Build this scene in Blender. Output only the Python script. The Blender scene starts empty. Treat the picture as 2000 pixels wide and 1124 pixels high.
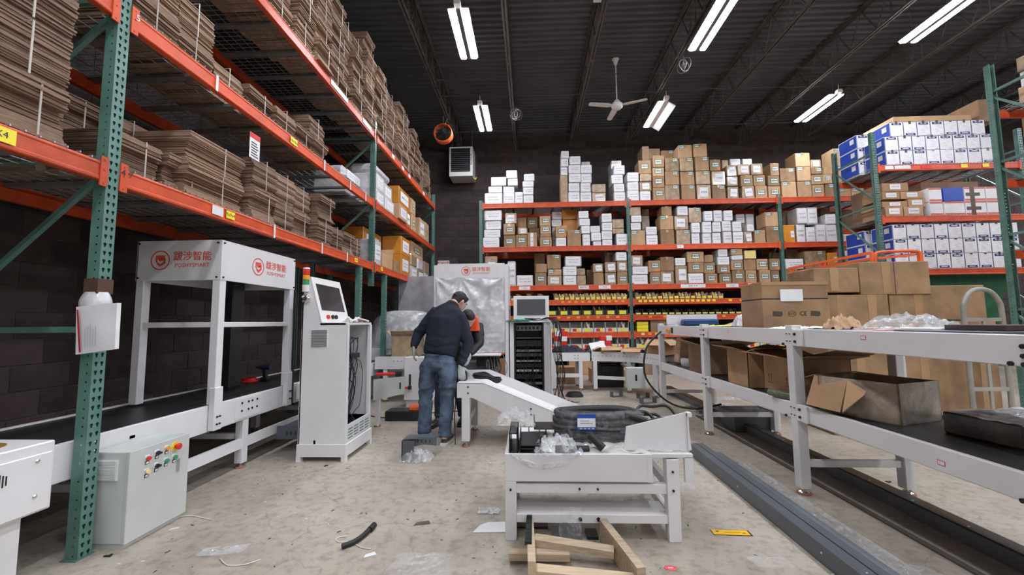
import bpy, bmesh, math, random
from mathutils import Vector, Matrix, noise
from mathutils.geometry import tessellate_polygon
random.seed(7)
C = bpy.data.collections.new('warehouse'); bpy.context.scene.collection.children.link(C)
SC = bpy.context.scene
PI = math.pi
H = 1.32
# ---------------------------------------------------------------- camera, exposure, world
cam = bpy.data.cameras.new('camera'); camo = bpy.data.objects.new('camera', cam); C.objects.link(camo)
cam.sensor_width = 36; cam.lens = 36 * 801 / 2000; cam.clip_start = 0.05; cam.clip_end = 100
PIT, YAW, ROL = 0.0843, -0.04227, -0.00938
def cam_axes():
    cp, sp, cy, sy, cr, sr = math.cos(PIT), math.sin(PIT), math.cos(YAW), math.sin(YAW), math.cos(ROL), math.sin(ROL)
    f = Vector((sy*cp, cy*cp, sp)); r = Vector((cy, -sy, 0)); u = r.cross(f)
    return cr*r + sr*u, -sr*r + cr*u, f
RX, UX, FX = cam_axes()
M = Matrix((( RX.x, UX.x, -FX.x, 0), (RX.y, UX.y, -FX.y, 0), (RX.z, UX.z, -FX.z, H), (0, 0, 0, 1)))
camo.matrix_world = M; SC.camera = camo
SC.view_settings.view_transform = 'Standard'; SC.view_settings.look = 'None'
SC.view_settings.gamma = 1; SC.view_settings.use_curve_mapping = False
SC.view_settings.exposure = 1.75
LAMP = 27.0           # radiance of the lit tubes
W = bpy.data.worlds.new('world'); SC.world = W; W.use_nodes = True
W.node_tree.nodes['Background'].inputs[0].default_value = (.6, .65, .7, 1)
W.node_tree.nodes['Background'].inputs[1].default_value = 0.0
# a point seen at pixel (px,py) of the 2000x1124 photograph, on the plane X=, Y= or Z=
def at(px, py, X=None, Y=None, Z=None):
    d = RX*((px-1000)/801) - UX*((py-562)/801) + FX
    t = X/d.x if X is not None else (Y/d.y if Y is not None else (Z-H)/d.z)
    return Vector((0, 0, H)) + d*t

# ---------------------------------------------------------------- materials
MATS = {}
def mat(name, col, rough=.5, metal=0, var=.08, scale=6, bump=0, bscale=40, coat=0, spec=.5, emit=None, stretch=None, alpha=1):
    if name in MATS: return MATS[name]
    m = bpy.data.materials.new(name); m.use_nodes = True; nt = m.node_tree; b = nt.nodes['Principled BSDF']
    b.inputs['Roughness'].default_value = rough; b.inputs['Metallic'].default_value = metal
    b.inputs['Coat Weight'].default_value = coat; b.inputs['Coat Roughness'].default_value = .12
    b.inputs['Specular IOR Level'].default_value = spec
    b.inputs['Base Color'].default_value = (*col, 1)
    tc = nt.nodes.new('ShaderNodeTexCoord'); src = tc.outputs['Object']
    if stretch:
        mp = nt.nodes.new('ShaderNodeMapping'); mp.inputs['Scale'].default_value = stretch; nt.links.new(src, mp.inputs[0]); src = mp.outputs[0]
    if var:
        n = nt.nodes.new('ShaderNodeTexNoise'); n.inputs['Scale'].default_value = scale; n.inputs['Detail'].default_value = 6
        nt.links.new(src, n.inputs['Vector'])
        oi = nt.nodes.new('ShaderNodeObjectInfo')
        ad = nt.nodes.new('ShaderNodeMath'); ad.operation = 'MULTIPLY_ADD'; ad.inputs[1].default_value = .35; nt.links.new(oi.outputs['Random'], ad.inputs[0]); nt.links.new(n.outputs[0], ad.inputs[2])
        r = nt.nodes.new('ShaderNodeMapRange'); r.inputs[1].default_value = .35; r.inputs[2].default_value = .95; r.inputs[3].default_value = 1-var*1.6; r.inputs[4].default_value = 1+var
        nt.links.new(ad.outputs[0], r.inputs[0])
        mx = nt.nodes.new('ShaderNodeVectorMath'); mx.operation = 'SCALE'; mx.inputs[0].default_value = col; nt.links.new(r.outputs[0], mx.inputs['Scale'])
        nt.links.new(mx.outputs[0], b.inputs['Base Color'])
    if bump:
        n2 = nt.nodes.new('ShaderNodeTexNoise'); n2.inputs['Scale'].default_value = bscale; n2.inputs['Detail'].default_value = 4; nt.links.new(src, n2.inputs['Vector'])
        bp = nt.nodes.new('ShaderNodeBump'); bp.inputs['Strength'].default_value = bump; bp.inputs['Distance'].default_value = .02
        nt.links.new(n2.outputs[0], bp.inputs['Height']); nt.links.new(bp.outputs[0], b.inputs['Normal'])
    if emit: b.inputs['Emission Color'].default_value = (*emit[:3], 1); b.inputs['Emission Strength'].default_value = emit[3]
    MATS[name] = m; return m
def film(name, tint=(.9, .92, .95), base=.35, rough=.12, bump=.6, bscale=14):
    m = bpy.data.materials.new(name); m.use_nodes = True; nt = m.node_tree; b = nt.nodes['Principled BSDF']
    b.inputs['Base Color'].default_value = (*tint, 1); b.inputs['Roughness'].default_value = rough; b.inputs['Specular IOR Level'].default_value = .9
    tc = nt.nodes.new('ShaderNodeTexCoord'); n = nt.nodes.new('ShaderNodeTexNoise'); n.inputs['Scale'].default_value = bscale; n.inputs['Detail'].default_value = 5; n.inputs['Distortion'].default_value = 1.5
    nt.links.new(tc.outputs['Object'], n.inputs['Vector'])
    bp = nt.nodes.new('ShaderNodeBump'); bp.inputs['Strength'].default_value = bump; bp.inputs['Distance'].default_value = .03
    nt.links.new(n.outputs[0], bp.inputs['Height']); nt.links.new(bp.outputs[0], b.inputs['Normal'])
    tr = nt.nodes.new('ShaderNodeBsdfTransparent'); mx = nt.nodes.new('ShaderNodeMixShader')
    r = nt.nodes.new('ShaderNodeMapRange'); r.inputs[1].default_value = .4; r.inputs[2].default_value = .7; r.inputs[3].default_value = base*.6; r.inputs[4].default_value = min(1, base*1.9)
    nt.links.new(n.outputs[0], r.inputs[0]); nt.links.new(r.outputs[0], mx.inputs[0])
    nt.links.new(tr.outputs[0], mx.inputs[1]); nt.links.new(b.outputs[0], mx.inputs[2]); nt.links.new(mx.outputs[0], nt.nodes['Material Output'].inputs[0])
    MATS[name] = m; return m
teal = mat('teal_paint', (.095, .205, .172), .38, var=.25, scale=9, bump=.06, spec=.6)
tealdk = mat('teal_paint_dark', (.05, .15, .12), .45, var=.25)
orange = mat('orange_beam_paint', (.62, .080, .020), .42, var=.22, scale=7, stretch=(1, 1, 1), bump=.04)
orangelift = mat('orange_lift_paint', (.78, .13, .03), .4, var=.12)
galv = mat('galvanised_wire', (.42, .42, .43), .38, .6, var=.15)
galvdk = mat('galvanised_channel', (.23, .23, .24), .45, .4, var=.2)
kraft = mat('kraft_board', (.36, .222, .118), .75, var=.28, scale=4, bump=.12, bscale=18)
kraft2 = mat('kraft_board_pale', (.50, .315, .17), .7, var=.14, scale=4, bump=.1)
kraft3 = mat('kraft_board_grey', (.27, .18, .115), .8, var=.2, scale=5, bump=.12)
sheetm = mat('cardboard_sheet', (.27, .178, .122), .8, var=.3, scale=11, stretch=(1, 1, 8))
orangebox = mat('orange_wrapped_board', (.60, .24, .03), .3, var=.15, bump=.2, coat=.5)
filmk = mat('film_wrapped_board', (.40, .29, .18), .3, var=.3, scale=9, bump=.5, bscale=16, coat=.8)
whitew = mat('white_wrapped_parcel', (.62, .62, .63), .35, var=.2, scale=7, bump=.5, bscale=14, coat=.5)
paper = mat('white_paper', (.80, .80, .82), .6, var=.07)
papery = mat('yellow_paper', (.82, .68, .26), .6, var=.07)
ink = mat('ink', (.03, .03, .045), .6, var=0)
inkgrey = mat('grey_print', (.42, .42, .5), .6, var=0)
greenp = mat('green_print', (.06, .22, .12), .6, var=0)
bluep = mat('blue_print', (.012, .065, .42), .4, var=.06)
navyp = mat('navy_print', (.02, .035, .16), .5, var=0)
tapem = mat('brown_tape', (.40, .245, .12), .25, var=.1, coat=.6)
tapedk = mat('dark_tape', (.10, .06, .045), .3, var=.1, coat=.4)
yellow = mat('yellow_label', (.90, .75, .04), .5, var=.05)
redp = mat('red_print', (.70, .03, .03), .5, var=0)
logo = mat('logo_red', (.74, .09, .05), .4, var=0)
white = mat('white_powder_coat', (.74, .73, .745), .35, var=.05, scale=3, bump=.02)
whitep = mat('white_plastic_panel', (.80, .80, .80), .3, var=.03)
cabgrey = mat('light_grey_enclosure', (.56, .59, .57), .38, var=.06)
stainl = mat('brushed_steel', (.45, .45, .46), .35, .7, var=.1, stretch=(1, 8, 1))
black = mat('black_rubber', (.013, .013, .014), .5, var=.2, bump=.1)
blackp = mat('black_plastic', (.016, .016, .018), .32, var=.1)
belt = mat('black_belt', (.02, .02, .021), .42, var=.35, scale=3, bump=.08, bscale=60)
bolt = mat('dark_bolt', (.03, .03, .032), .35, .5, var=0)
chrome = mat('chrome', (.7, .7, .7), .15, 1, var=0)
steelgrey = mat('slate_grey_steel', (.115, .13, .15), .38, .2, var=.12, scale=4)
screenm = mat('dark_screen', (.025, .025, .03), .12, var=0)
rust = mat('rusty_foot', (.30, .12, .06), .6, var=.3)
wood = mat('raw_timber', (.52, .41, .28), .7, var=.22, scale=5, stretch=(1, 12, 12), bump=.2)
woodend = mat('timber_end_grain', (.45, .30, .17), .8, var=.35, scale=12, stretch=(1, 1, 8))
moss = mat('dark_bark', (.02, .035, .028), .9, var=.5, scale=20, bump=.6)
denim = mat('blue_denim', (.115, .16, .235), .85, var=.55, scale=7, bump=.3, bscale=60)
navyk = mat('navy_knit', (.010, .014, .028), .9, var=.2, bump=.25, bscale=120)
skin = mat('skin', (.55, .33, .24), .5, var=.05)
hairm = mat('black_hair', (.012, .011, .011), .55, var=.3, scale=60, bump=.5, bscale=90)
glovem = mat('grey_knit_glove', (.40, .42, .40), .85, var=.15, scale=40, bump=.3, bscale=120)
jackm = mat('black_jacket', (.012, .012, .014), .6, var=.2)
vest = mat('orange_fabric', (.85, .10, .03), .7, var=.1)
redpl = mat('red_plastic', (.70, .03, .02), .35, var=.05)
greenpl = mat('green_plastic', (.03, .32, .12), .35, var=0)
yellowpl = mat('yellow_plastic', (.85, .65, .02), .35, var=0)
amberpl = mat('amber_plastic', (.85, .33, .02), .35, var=0)
whitewall = mat('off_white_paint', (.55, .53, .50), .7, var=.1)
tarp = mat('dark_green_tarpaulin', (.012, .10, .045), .6, var=.4, scale=3, bump=.5, bscale=5)
hosem = mat('black_foam_hose', (.012, .012, .013), .6, var=.2)
clear = film('clear_film', base=.17, bump=.6, bscale=7)
clear2 = film('cloudy_film', (.85, .87, .90), .30, bump=.6, bscale=7)
clear3 = film('silver_film', (.72, .73, .76), .93, rough=.2, bump=.5, bscale=5)
housing = mat('lamp_channel', (.16, .16, .17), .5, var=0)
lampoff = mat('lamp_housing', (.75, .74, .72), .4, var=0)
lampon = mat('lit_led_tube', (1, 1, 1), .4, var=0, emit=(.955, .985, 1.05, LAMP))
mortar = mat('mortar', (.085, .066, .063), .9, var=.2)
brickm = mat('painted_block', (.058, .038, .036), .75, var=.4, scale=5, bump=.3, bscale=30)
ceilm = mat('painted_deck', (.080, .080, .090), .55, var=.2, scale=2)
joistm = mat('painted_joist', (.085, .072, .066), .6, var=.3, scale=5)
# concrete floor
fl = bpy.data.materials.new('concrete_floor'); fl.use_nodes = True; nt = fl.node_tree; b = nt.nodes['Principled BSDF']
tc = nt.nodes.new('ShaderNodeTexCoord')
def N(t, **k):
    n = nt.nodes.new(t)
    for a, v in k.items():
        if a in n.inputs: n.inputs[a].default_value = v
        else: setattr(n, a, v)
    return n
def L(a, b_): nt.links.new(a, b_)
n1 = N('ShaderNodeTexNoise', Scale=.9, Detail=8.0, Roughness=.65); L(tc.outputs['Object'], n1.inputs['Vector'])
n2 = N('ShaderNodeTexNoise', Scale=14.0, Detail=8.0, Roughness=.7); L(tc.outputs['Object'], n2.inputs['Vector'])
cr = N('ShaderNodeValToRGB'); cr.color_ramp.elements[0].position = .32; cr.color_ramp.elements[0].color = (.305, .265, .218, 1)
cr.color_ramp.elements[1].position = .66; cr.color_ramp.elements[1].color = (.51, .455, .385, 1); L(n1.outputs[0], cr.inputs[0])
cr2 = N('ShaderNodeValToRGB'); cr2.color_ramp.elements[0].position = .33; cr2.color_ramp.elements[0].color = (.55, .52, .5, 1); cr2.color_ramp.elements[1].position = .52; cr2.color_ramp.elements[1].color = (1, 1, 1, 1); L(n2.outputs[0], cr2.inputs[0])
mx = N('ShaderNodeMix', data_type='RGBA', blend_type='MULTIPLY'); mx.inputs[0].default_value = .75; L(cr.outputs[0], mx.inputs[6]); L(cr2.outputs[0], mx.inputs[7])
vo = N('ShaderNodeTexVoronoi', feature='DISTANCE_TO_EDGE', Scale=.55); dn = N('ShaderNodeTexNoise', Scale=2.5, Detail=5.0); L(tc.outputs['Object'], dn.inputs['Vector'])
va = N('ShaderNodeVectorMath', operation='MULTIPLY_ADD'); va.inputs[1].default_value = (.5, .5, .5); L(dn.outputs[1], va.inputs[0]); L(tc.outputs['Object'], va.inputs[2]); L(va.outputs[0], vo.inputs['Vector'])
ck = N('ShaderNodeMapRange'); ck.inputs[1].default_value = .0; ck.inputs[2].default_value = .0035; ck.inputs[3].default_value = .72; ck.inputs[4].default_value = 1; L(vo.outputs[0], ck.inputs[0])
m2 = N('ShaderNodeMix', data_type='RGBA', blend_type='MULTIPLY'); m2.inputs[0].default_value = 1; L(mx.outputs[2], m2.inputs[6]); L(ck.outputs[0], m2.inputs[7])
# scattered dark scuffs
n3 = N('ShaderNodeTexNoise', Scale=4.5, Detail=10.0, Roughness=.8); mp = N('ShaderNodeMapping'); mp.inputs['Scale'].default_value = (1, .55, 1); mp.inputs['Rotation'].default_value = (0, 0, .7); L(tc.outputs['Object'], mp.inputs[0]); L(mp.outputs[0], n3.inputs['Vector'])
sc3 = N('ShaderNodeMapRange'); sc3.inputs[1].default_value = .61; sc3.inputs[2].default_value = .72; sc3.inputs[3].default_value = 1; sc3.inputs[4].default_value = .30; L(n3.outputs[0], sc3.inputs[0])
m3 = N('ShaderNodeMix', data_type='RGBA', blend_type='MULTIPLY'); m3.inputs[0].default_value = 1; L(m2.outputs[2], m3.inputs[6]); L(sc3.outputs[0], m3.inputs[7])
L(m3.outputs[2], b.inputs['Base Color']); b.inputs['Roughness'].default_value = .5
rr = N('ShaderNodeMapRange'); rr.inputs[3].default_value = .35; rr.inputs[4].default_value = .7; L(n1.outputs[0], rr.inputs[0]); L(rr.outputs[0], b.inputs['Roughness'])
bp = N('ShaderNodeBump'); bp.inputs['Strength'].default_value = .15; bp.inputs['Distance'].default_value = .01; L(n2.outputs[0], bp.inputs['Height']); L(bp.outputs[0], b.inputs['Normal'])
MATS['floor'] = fl

# ---------------------------------------------------------------- mesh building
ORIG = {}
class MB:
    def __init__(s): s.v = []; s.f = []; s.m = []; s.sm = []; s.T = None
    def add(s, vs, fs, mi=0, smooth=False):
        o = len(s.v)
        for p in vs:
            p = Vector(p)
            s.v.append(s.T @ p if s.T else p)
        for f in fs: s.f.append([o+i for i in f]); s.m.append(mi); s.sm.append(smooth)
        return s
    def box(s, x0, x1, y0, y1, z0, z1, mi=0, bev=0, jit=0):
        if bev:
            b = min(bev, (x1-x0)/2.5, (y1-y0)/2.5, (z1-z0)/2.5); vs = []; idx = {}
            for i, x in enumerate((x0, x1)):
                for j, y in enumerate((y0, y1)):
                    for k, z in enumerate((z0, z1)):
                        sx, sy, sz = (1, -1)[i], (1, -1)[j], (1, -1)[k]
                        for a in range(3):
                            p = [x+sx*b, y+sy*b, z+sz*b]; p[a] = (x, y, z)[a]
                            idx[(i, j, k, a)] = len(vs); vs.append(p)
            I = idx; fs = []
            for i in (0, 1):
                q = [I[(i, 0, 0, 0)], I[(i, 1, 0, 0)], I[(i, 1, 1, 0)], I[(i, 0, 1, 0)]]; fs.append(q if i else q[::-1])
                q = [I[(0, i, 0, 1)], I[(0, i, 1, 1)], I[(1, i, 1, 1)], I[(1, i, 0, 1)]]; fs.append(q if i else q[::-1])
                q = [I[(0, 0, i, 2)], I[(1, 0, i, 2)], I[(1, 1, i, 2)], I[(0, 1, i, 2)]]; fs.append(q if i else q[::-1])
                for j in (0, 1):
                    fs.append([I[(i, j, 0, 0)], I[(i, j, 1, 0)], I[(i, j, 1, 1)], I[(i, j, 0, 1)]])
                    fs.append([I[(i, 0, j, 0)], I[(i, 1, j, 0)], I[(i, 1, j, 2)], I[(i, 0, j, 2)]])
                    fs.append([I[(0, i, j, 1)], I[(1, i, j, 1)], I[(1, i, j, 2)], I[(0, i, j, 2)]])
                    for k in (0, 1): fs.append([I[(i, j, k, 0)], I[(i, j, k, 1)], I[(i, j, k, 2)]])
            return s.add(vs, fs, mi)
        vs = [[x, y, z] for x in (x0, x1) for y in (y0, y1) for z in (z0, z1)]
        if jit:
            for p in vs:
                for a in range(3): p[a] += random.uniform(-jit, jit)
        return s.add(vs, [(0, 1, 3, 2), (4, 6, 7, 5), (0, 4, 5, 1), (2, 3, 7, 6), (0, 2, 6, 4), (1, 5, 7, 3)], mi)
    def cyl(s, p0, p1, r, n=10, r1=None, mi=0, smooth=True, cap=True):
        p0, p1 = Vector(p0), Vector(p1); d = (p1-p0).normalized(); a = d.orthogonal().normalized(); b2 = d.cross(a); r1 = r if r1 is None else r1
        vs = [p0+(a*math.cos(2*PI*i/n)+b2*math.sin(2*PI*i/n))*r for i in range(n)]+[p1+(a*math.cos(2*PI*i/n)+b2*math.sin(2*PI*i/n))*r1 for i in range(n)]
        s.add(vs, [(i, (i+1) % n, n+(i+1) % n, n+i) for i in range(n)], mi, smooth)
        if cap: s.add(vs[:n], [list(range(n))[::-1]], mi); s.add(vs[n:], [list(range(n))], mi)
        return s
    def bar(s, p0, p1, w, h, mi=0, up=(0, 0, 1)):
        p0, p1 = Vector(p0), Vector(p1); d = (p1-p0).normalized(); u = Vector(up)
        if abs(d.dot(u)) > .95: u = Vector((0, 1, 0))
        a = d.cross(u).normalized(); b2 = a.cross(d).normalized()
        vs = [p+a*(sx*w/2)+b2*(sz*h/2) for p in (p0, p1) for sx, sz in ((-1, -1), (1, -1), (1, 1), (-1, 1))]
        return s.add(vs, [(0, 3, 2, 1), (4, 5, 6, 7), (0, 1, 5, 4), (1, 2, 6, 5), (2, 3, 7, 6), (3, 0, 4, 7)], mi)
    def tube(s, pts, r, n=6, mi=0, closed=False, sub=4, cap=True):
        P = [Vector(p) for p in pts]
        if sub > 1 and len(P) > 2:
            Q = []; m = len(P)
            rng = range(m if closed else m-1)
            for i in rng:
                p0 = P[(i-1) % m] if closed or i > 0 else P[i]; p1 = P[i]; p2 = P[(i+1) % m]; p3 = P[(i+2) % m] if closed or i+2 < m else p2
                for k in range(sub):
                    t = k/sub; Q.append(.5*((2*p1)+(p2-p0)*t+(2*p0-5*p1+4*p2-p3)*t*t+(3*p1-p0-3*p2+p3)*t*t*t))
            if not closed: Q.append(P[-1])
            P = Q
        m = len(P); vs = []; prev = None
        for i, p in enumerate(P):
            d = (P[(i+1) % m]-P[i-1]) if closed else (P[min(i+1, m-1)]-P[max(i-1, 0)])
            d = d.normalized() if d.length > 1e-9 else Vector((0, 0, 1))
            a = d.orthogonal().normalized() if prev is None else (prev-d*prev.dot(d)).normalized()
            prev = a; b2 = d.cross(a)
            rr_ = r[i*len(r)//m] if isinstance(r, (list, tuple)) else r
            vs += [p+(a*math.cos(2*PI*k/n)+b2*math.sin(2*PI*k/n))*rr_ for k in range(n)]
        fs = []
        for i in range(m if closed else m-1):
            j = (i+1) % m
            for k in range(n): fs.append((i*n+k, i*n+(k+1) % n, j*n+(k+1) % n, j*n+k))
        s.add(vs, fs, mi, True)
        if cap and not closed: s.add(vs[:n], [list(range(n))[::-1]], mi); s.add(vs[-n:], [list(range(n))], mi)
        return s
    def prism(s, poly, axis, d0, d1, mi=0):
        def P(u, v, d): return {'x': (d, u, v), 'y': (u, d, v), 'z': (u, v, d)}[axis]
        n = len(poly); vs = [P(u, v, d0) for u, v in poly]+[P(u, v, d1) for u, v in poly]
        tri = tessellate_polygon([[Vector((u, v, 0)) for u, v in poly]])
        fs = [tuple(t) for t in tri]+[tuple(n+i for i in t[::-1]) for t in tri]+[(i, (i+1) % n, n+(i+1) % n, n+i) for i in range(n)]
        return s.add(vs, fs, mi)
    def quad(s, a, b2, c, d, mi=0): return s.add([a, b2, c, d], [(0, 1, 2, 3)], mi)
    def lathe(s, prof, c, n=16, mi=0, axis='z', cap=True):
        vs = []
        for r, h in prof:
            for i in range(n):
                a = 2*PI*i/n; x, y = r*math.cos(a), r*math.sin(a)
                vs.append({'z': (c[0]+x, c[1]+y, c[2]+h), 'y': (c[0]+x, c[1]+h, c[2]+y), 'x': (c[0]+h, c[1]+x, c[2]+y)}[axis])
        m = len(prof); fs = [(j*n+i, j*n+(i+1) % n, (j+1)*n+(i+1) % n, (j+1)*n+i) for j in range(m-1) for i in range(n)]
        s.add(vs, fs, mi, True)
        if cap: s.add(vs[:n], [list(range(n))[::-1]], mi); s.add(vs[-n:], [list(range(n))], mi)
        return s
    def merge(s, o, T=None, mi=None):
        b0 = len(s.v); s.v += [(T @ p if T else p.copy()) for p in o.v]
        s.f += [[b0+i for i in f] for f in o.f]; s.m += (o.m if mi is None else [mi]*len(o.m)); s.sm += o.sm; return s
    def mesh(s, name, mats, org=(0, 0, 0)):
        me = bpy.data.meshes.new(name); o = Vector(org)
        me.from_pydata([tuple(p-o) for p in s.v], [], s.f)
        if not isinstance(mats, (list, tuple)): mats = [mats]
        for m in mats: me.materials.append(m)
        me.polygons.foreach_set('material_index', s.m); me.polygons.foreach_set('use_smooth', s.sm)
        me.update()
        bm = bmesh.new(); bm.from_mesh(me); bmesh.ops.recalc_face_normals(bm, faces=bm.faces); bm.to_mesh(me); bm.free()
        return me
    def build(s, name, mats, parent=None, org=None, me=None):
        if parent is not None: org = ORIG.get(parent.name, (0, 0, 0))
        elif org is None:
            xs = [p.x for p in s.v]; ys = [p.y for p in s.v]; zs = [p.z for p in s.v]
            org = ((min(xs)+max(xs))/2, (min(ys)+max(ys))/2, min(zs))
        o = bpy.data.objects.new(name, s.mesh(name, mats, org)); C.objects.link(o)
        if parent is not None: o.parent = parent
        else: o.location = org
        ORIG[o.name] = tuple(org); return o
def inst(name, me, parent=None, loc=(0, 0, 0), rot=(0, 0, 0), scl=(1, 1, 1)):
    o = bpy.data.objects.new(name, me); C.objects.link(o)
    if parent is not None:
        g = ORIG.get(parent.name, (0, 0, 0)); loc = Vector(loc)-Vector(g); o.parent = parent
    o.location = loc; o.rotation_euler = rot; o.scale = scl
    ORIG[o.name] = tuple(loc); return o
def tag(o, label=None, cat=None, group=None, kind=None):
    if label: o['label'] = label
    if cat: o['category'] = cat
    if group: o['group'] = group
    if kind: o['kind'] = kind
    return o
def thing(name, loc, label, cat, group=None):
    o = bpy.data.objects.new(name, None); C.objects.link(o); o.location = loc; o.empty_display_size = .1
    ORIG[o.name] = tuple(loc); return tag(o, label, cat, group)
def struct(o): o['kind'] = 'structure'; return o
def text_mesh(txt, size, m, ext=.0008, bold=0):
    cu = bpy.data.curves.new('lettering', 'FONT'); cu.body = txt; cu.size = size; cu.extrude = ext; cu.align_x = 'CENTER'; cu.align_y = 'CENTER'; cu.offset = bold; cu.resolution_u = 2
    ob = bpy.data.objects.new('lettering', cu); C.objects.link(ob)
    me = bpy.data.meshes.new_from_object(ob.evaluated_get(bpy.context.evaluated_depsgraph_get()))
    C.objects.unlink(ob); bpy.data.objects.remove(ob); me.name = 'lettering'; me.materials.clear(); me.materials.append(m); return me
FRONT = (PI/2, 0, 0)          # lettering that reads from -Y
RIGHT = (PI/2, 0, PI/2)       # lettering that reads from +X
LEFT = (PI/2, 0, -PI/2)       # reads from -X
ORD = ['first', 'second', 'third', 'fourth', 'fifth', 'sixth', 'seventh', 'eighth', 'ninth', 'tenth', 'eleventh', 'twelfth', 'thirteenth', 'fourteenth', 'fifteenth', 'sixteenth', 'seventeenth', 'eighteenth', 'nineteenth', 'twentieth', 'twenty-first', 'twenty-second', 'twenty-third', 'twenty-fourth', 'twenty-fifth', 'twenty-sixth', 'twenty-seventh', 'twenty-eighth', 'twenty-ninth', 'thirtieth'] + ['thirty-'+w for w in ('first', 'second', 'third', 'fourth', 'fifth', 'sixth', 'seventh', 'eighth', 'ninth')]
def crumple(nx, ny, sx, sy, amp, seed, dome=0):
    mb = MB(); vs = []; nx = nx*2 if nx < 60 else nx; ny = ny*2 if ny < 60 else ny
    for j in range(ny+1):
        for i in range(nx+1):
            u, v = i/nx-.5, j/ny-.5
            n_ = .75*(1-abs(2*noise.noise(Vector((u*3.2+seed, v*3.2, seed)))))-.25+.35*(1-abs(2*noise.noise(Vector((u*8, v*8+seed, 3)))))-.2
            e = max(0, 1-(abs(u)*2)**3)*max(0, 1-(abs(v)*2)**3)
            w = 1+.18*noise.noise(Vector((u*3, v*3, seed+9)))
            vs.append((u*sx*w, v*sy*w, abs(n_)*amp*(.35+.65*e)+dome*e))
    fs = [(j*(nx+1)+i, j*(nx+1)+i+1, (j+1)*(nx+1)+i+1, (j+1)*(nx+1)+i) for j in range(ny) for i in range(nx)]
    return mb.add(vs, fs, 0, True)
# ---------------------------------------------------------------- the room
mb = MB(); mb.box(-3.95, 15.5, -8, 12.0, -.1, 0); struct(mb.build('floor', fl, org=(0, 0, 0)))
def wall(name, axis, at_, u0, u1, near, sgn, z1=7.1, iu=None, iz=None):
    mb = MB(); t = .2*sgn
    if axis == 'y': mb.box(u0, u1, min(at_, at_+t), max(at_, at_+t), 0, z1)
    else: mb.box(min(at_, at_+t), max(at_, at_+t), u0, u1, 0, z1)
    w = struct(mb.build(name, mortar, org=(0, 0, 0)))
    b = MB(); b.box(-.1975, .1975, -.008, .02, 0, .194, bev=.004); bm_ = b.mesh('brick', brickm)
    rest = MB(); n = 0
    rows = int(z1/.2035); cols = int((u1-u0)/.407)+1
    for r in range(rows):
        for c in range(cols):
            u = u0+.2+c*.407+(.2035 if r % 2 else 0); z = r*.2035+.005
            if u > u1-.2: continue
            if iu and iu[0] < u < iu[1] and iz[0] < z < iz[1]:
                pos = (u, at_, z) if axis == 'y' else (at_, u, z)
                inst('brick', bm_, w, pos, (0, 0, 0 if axis == 'y' else PI/2 if sgn < 0 else -PI/2)); n += 1
            elif near:
                if axis == 'y': rest.box(u-.1975, u+.1975, at_-.008*sgn if sgn < 0 else at_-.008, at_+.001, z, z+.194)
                else: rest.box(at_-.001, at_+.008, u-.1975, u+.1975, z, z+.194)
    if rest.v: tag(rest.build('block_courses', brickm, w), kind='stuff')
    return w
wall('wall_back', 'y', 12.0, -3.95, 15.5, True, 1, iu=(-2.95, 3.4), iz=(3.0, 6.75))
wall('wall_left', 'x', -3.95, -8, 12.0, True, -1, iu=(1.2, 9), iz=(.2, 2.2))
mb = MB(); mb.box(15.5, 15.7, -8, 12.2, 0, 7.1); struct(mb.build('wall_right', brickm, org=(0, 0, 0)))
mb = MB(); mb.box(-3.95, 15.5, -8.2, -8, 0, 7.1); struct(mb.build('wall_front', whitewall, org=(0, 0, 0)))
# corrugated roof deck
mb = MB(); prof = []; y = -8
while y < 12.05:
    prof += [(y, 7.03), (y+.045, 7.03), (y+.06, 7.068), (y+.137, 7.068)]; y += .1524
vs = [(x, p[0], p[1]) for x in (-4.1, 15.7) for p in prof]; n = len(prof)
mb.add(vs, [(i, i+1, n+i+1, n+i) for i in range(n-1)]); mb.box(-4.1, 15.7, -8.2, 12.2, 7.09, 7.2)
ceil = struct(mb.build('ceiling', ceilm, org=(0, 0, 0)))
web = MB(); y = -4.9; k = 0
while y < 11.3:
    web.bar((0, y, 6.42), (0, y+.3, 6.98), .018, .018); web.bar((0, y+.3, 6.98), (0, y+.6, 6.42), .018, .018)
    if k % 2: web.bar((0, y+.3, 6.98), (0, y+.3, 6.42), .018, .018)
    y += .6; k += 1
webm = web.mesh('joist', joistm)
bc = MB(); bc.box(-.045, -.012, -4.95, 11.35, 6.38, 6.386); bc.box(-.018, -.012, -4.95, 11.35, 6.386, 6.43); bc.box(.012, .045, -4.95, 11.35, 6.38, 6.386); bc.box(.012, .018, -4.95, 11.35, 6.386, 6.43)
for i in range(14): bc.box(-.012, .012, -4.4+i*1.2, -4.3+i*1.2, 6.386, 6.40)
bcm = bc.mesh('bottom_chord', joistm)
tcx = MB(); tcx.box(-.055, -.012, -4.95, 12, 7.01, 7.025); tcx.box(-.022, -.012, -4.95, 12, 6.96, 7.01); tcx.box(.012, .055, -4.95, 12, 7.01, 7.025); tcx.box(.012, .022, -4.95, 12, 6.96, 7.01)
tcm = tcx.mesh('top_chord', joistm)
for i, x in enumerate((-3.56, -1.965, -.35, 1.27, 2.93, 4.59, 6.19, 7.79, 9.4, 11.0, 12.6, 14.2)):
    j = inst('joist', webm, ceil, (x, 0, 0)); inst('bottom_chord', bcm, j, (x, 0, 0)); inst('top_chord', tcm, j, (x, 0, 0))
for y in (2.6, 5.6, 8.2, 10.6):
    for z in (6.44, 6.94):
        mb = MB(); mb.cyl((-3.9, y, z), (15.4, y, z), .008, 5); mb.build('bridging_rod', joistm, ceil)
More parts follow.
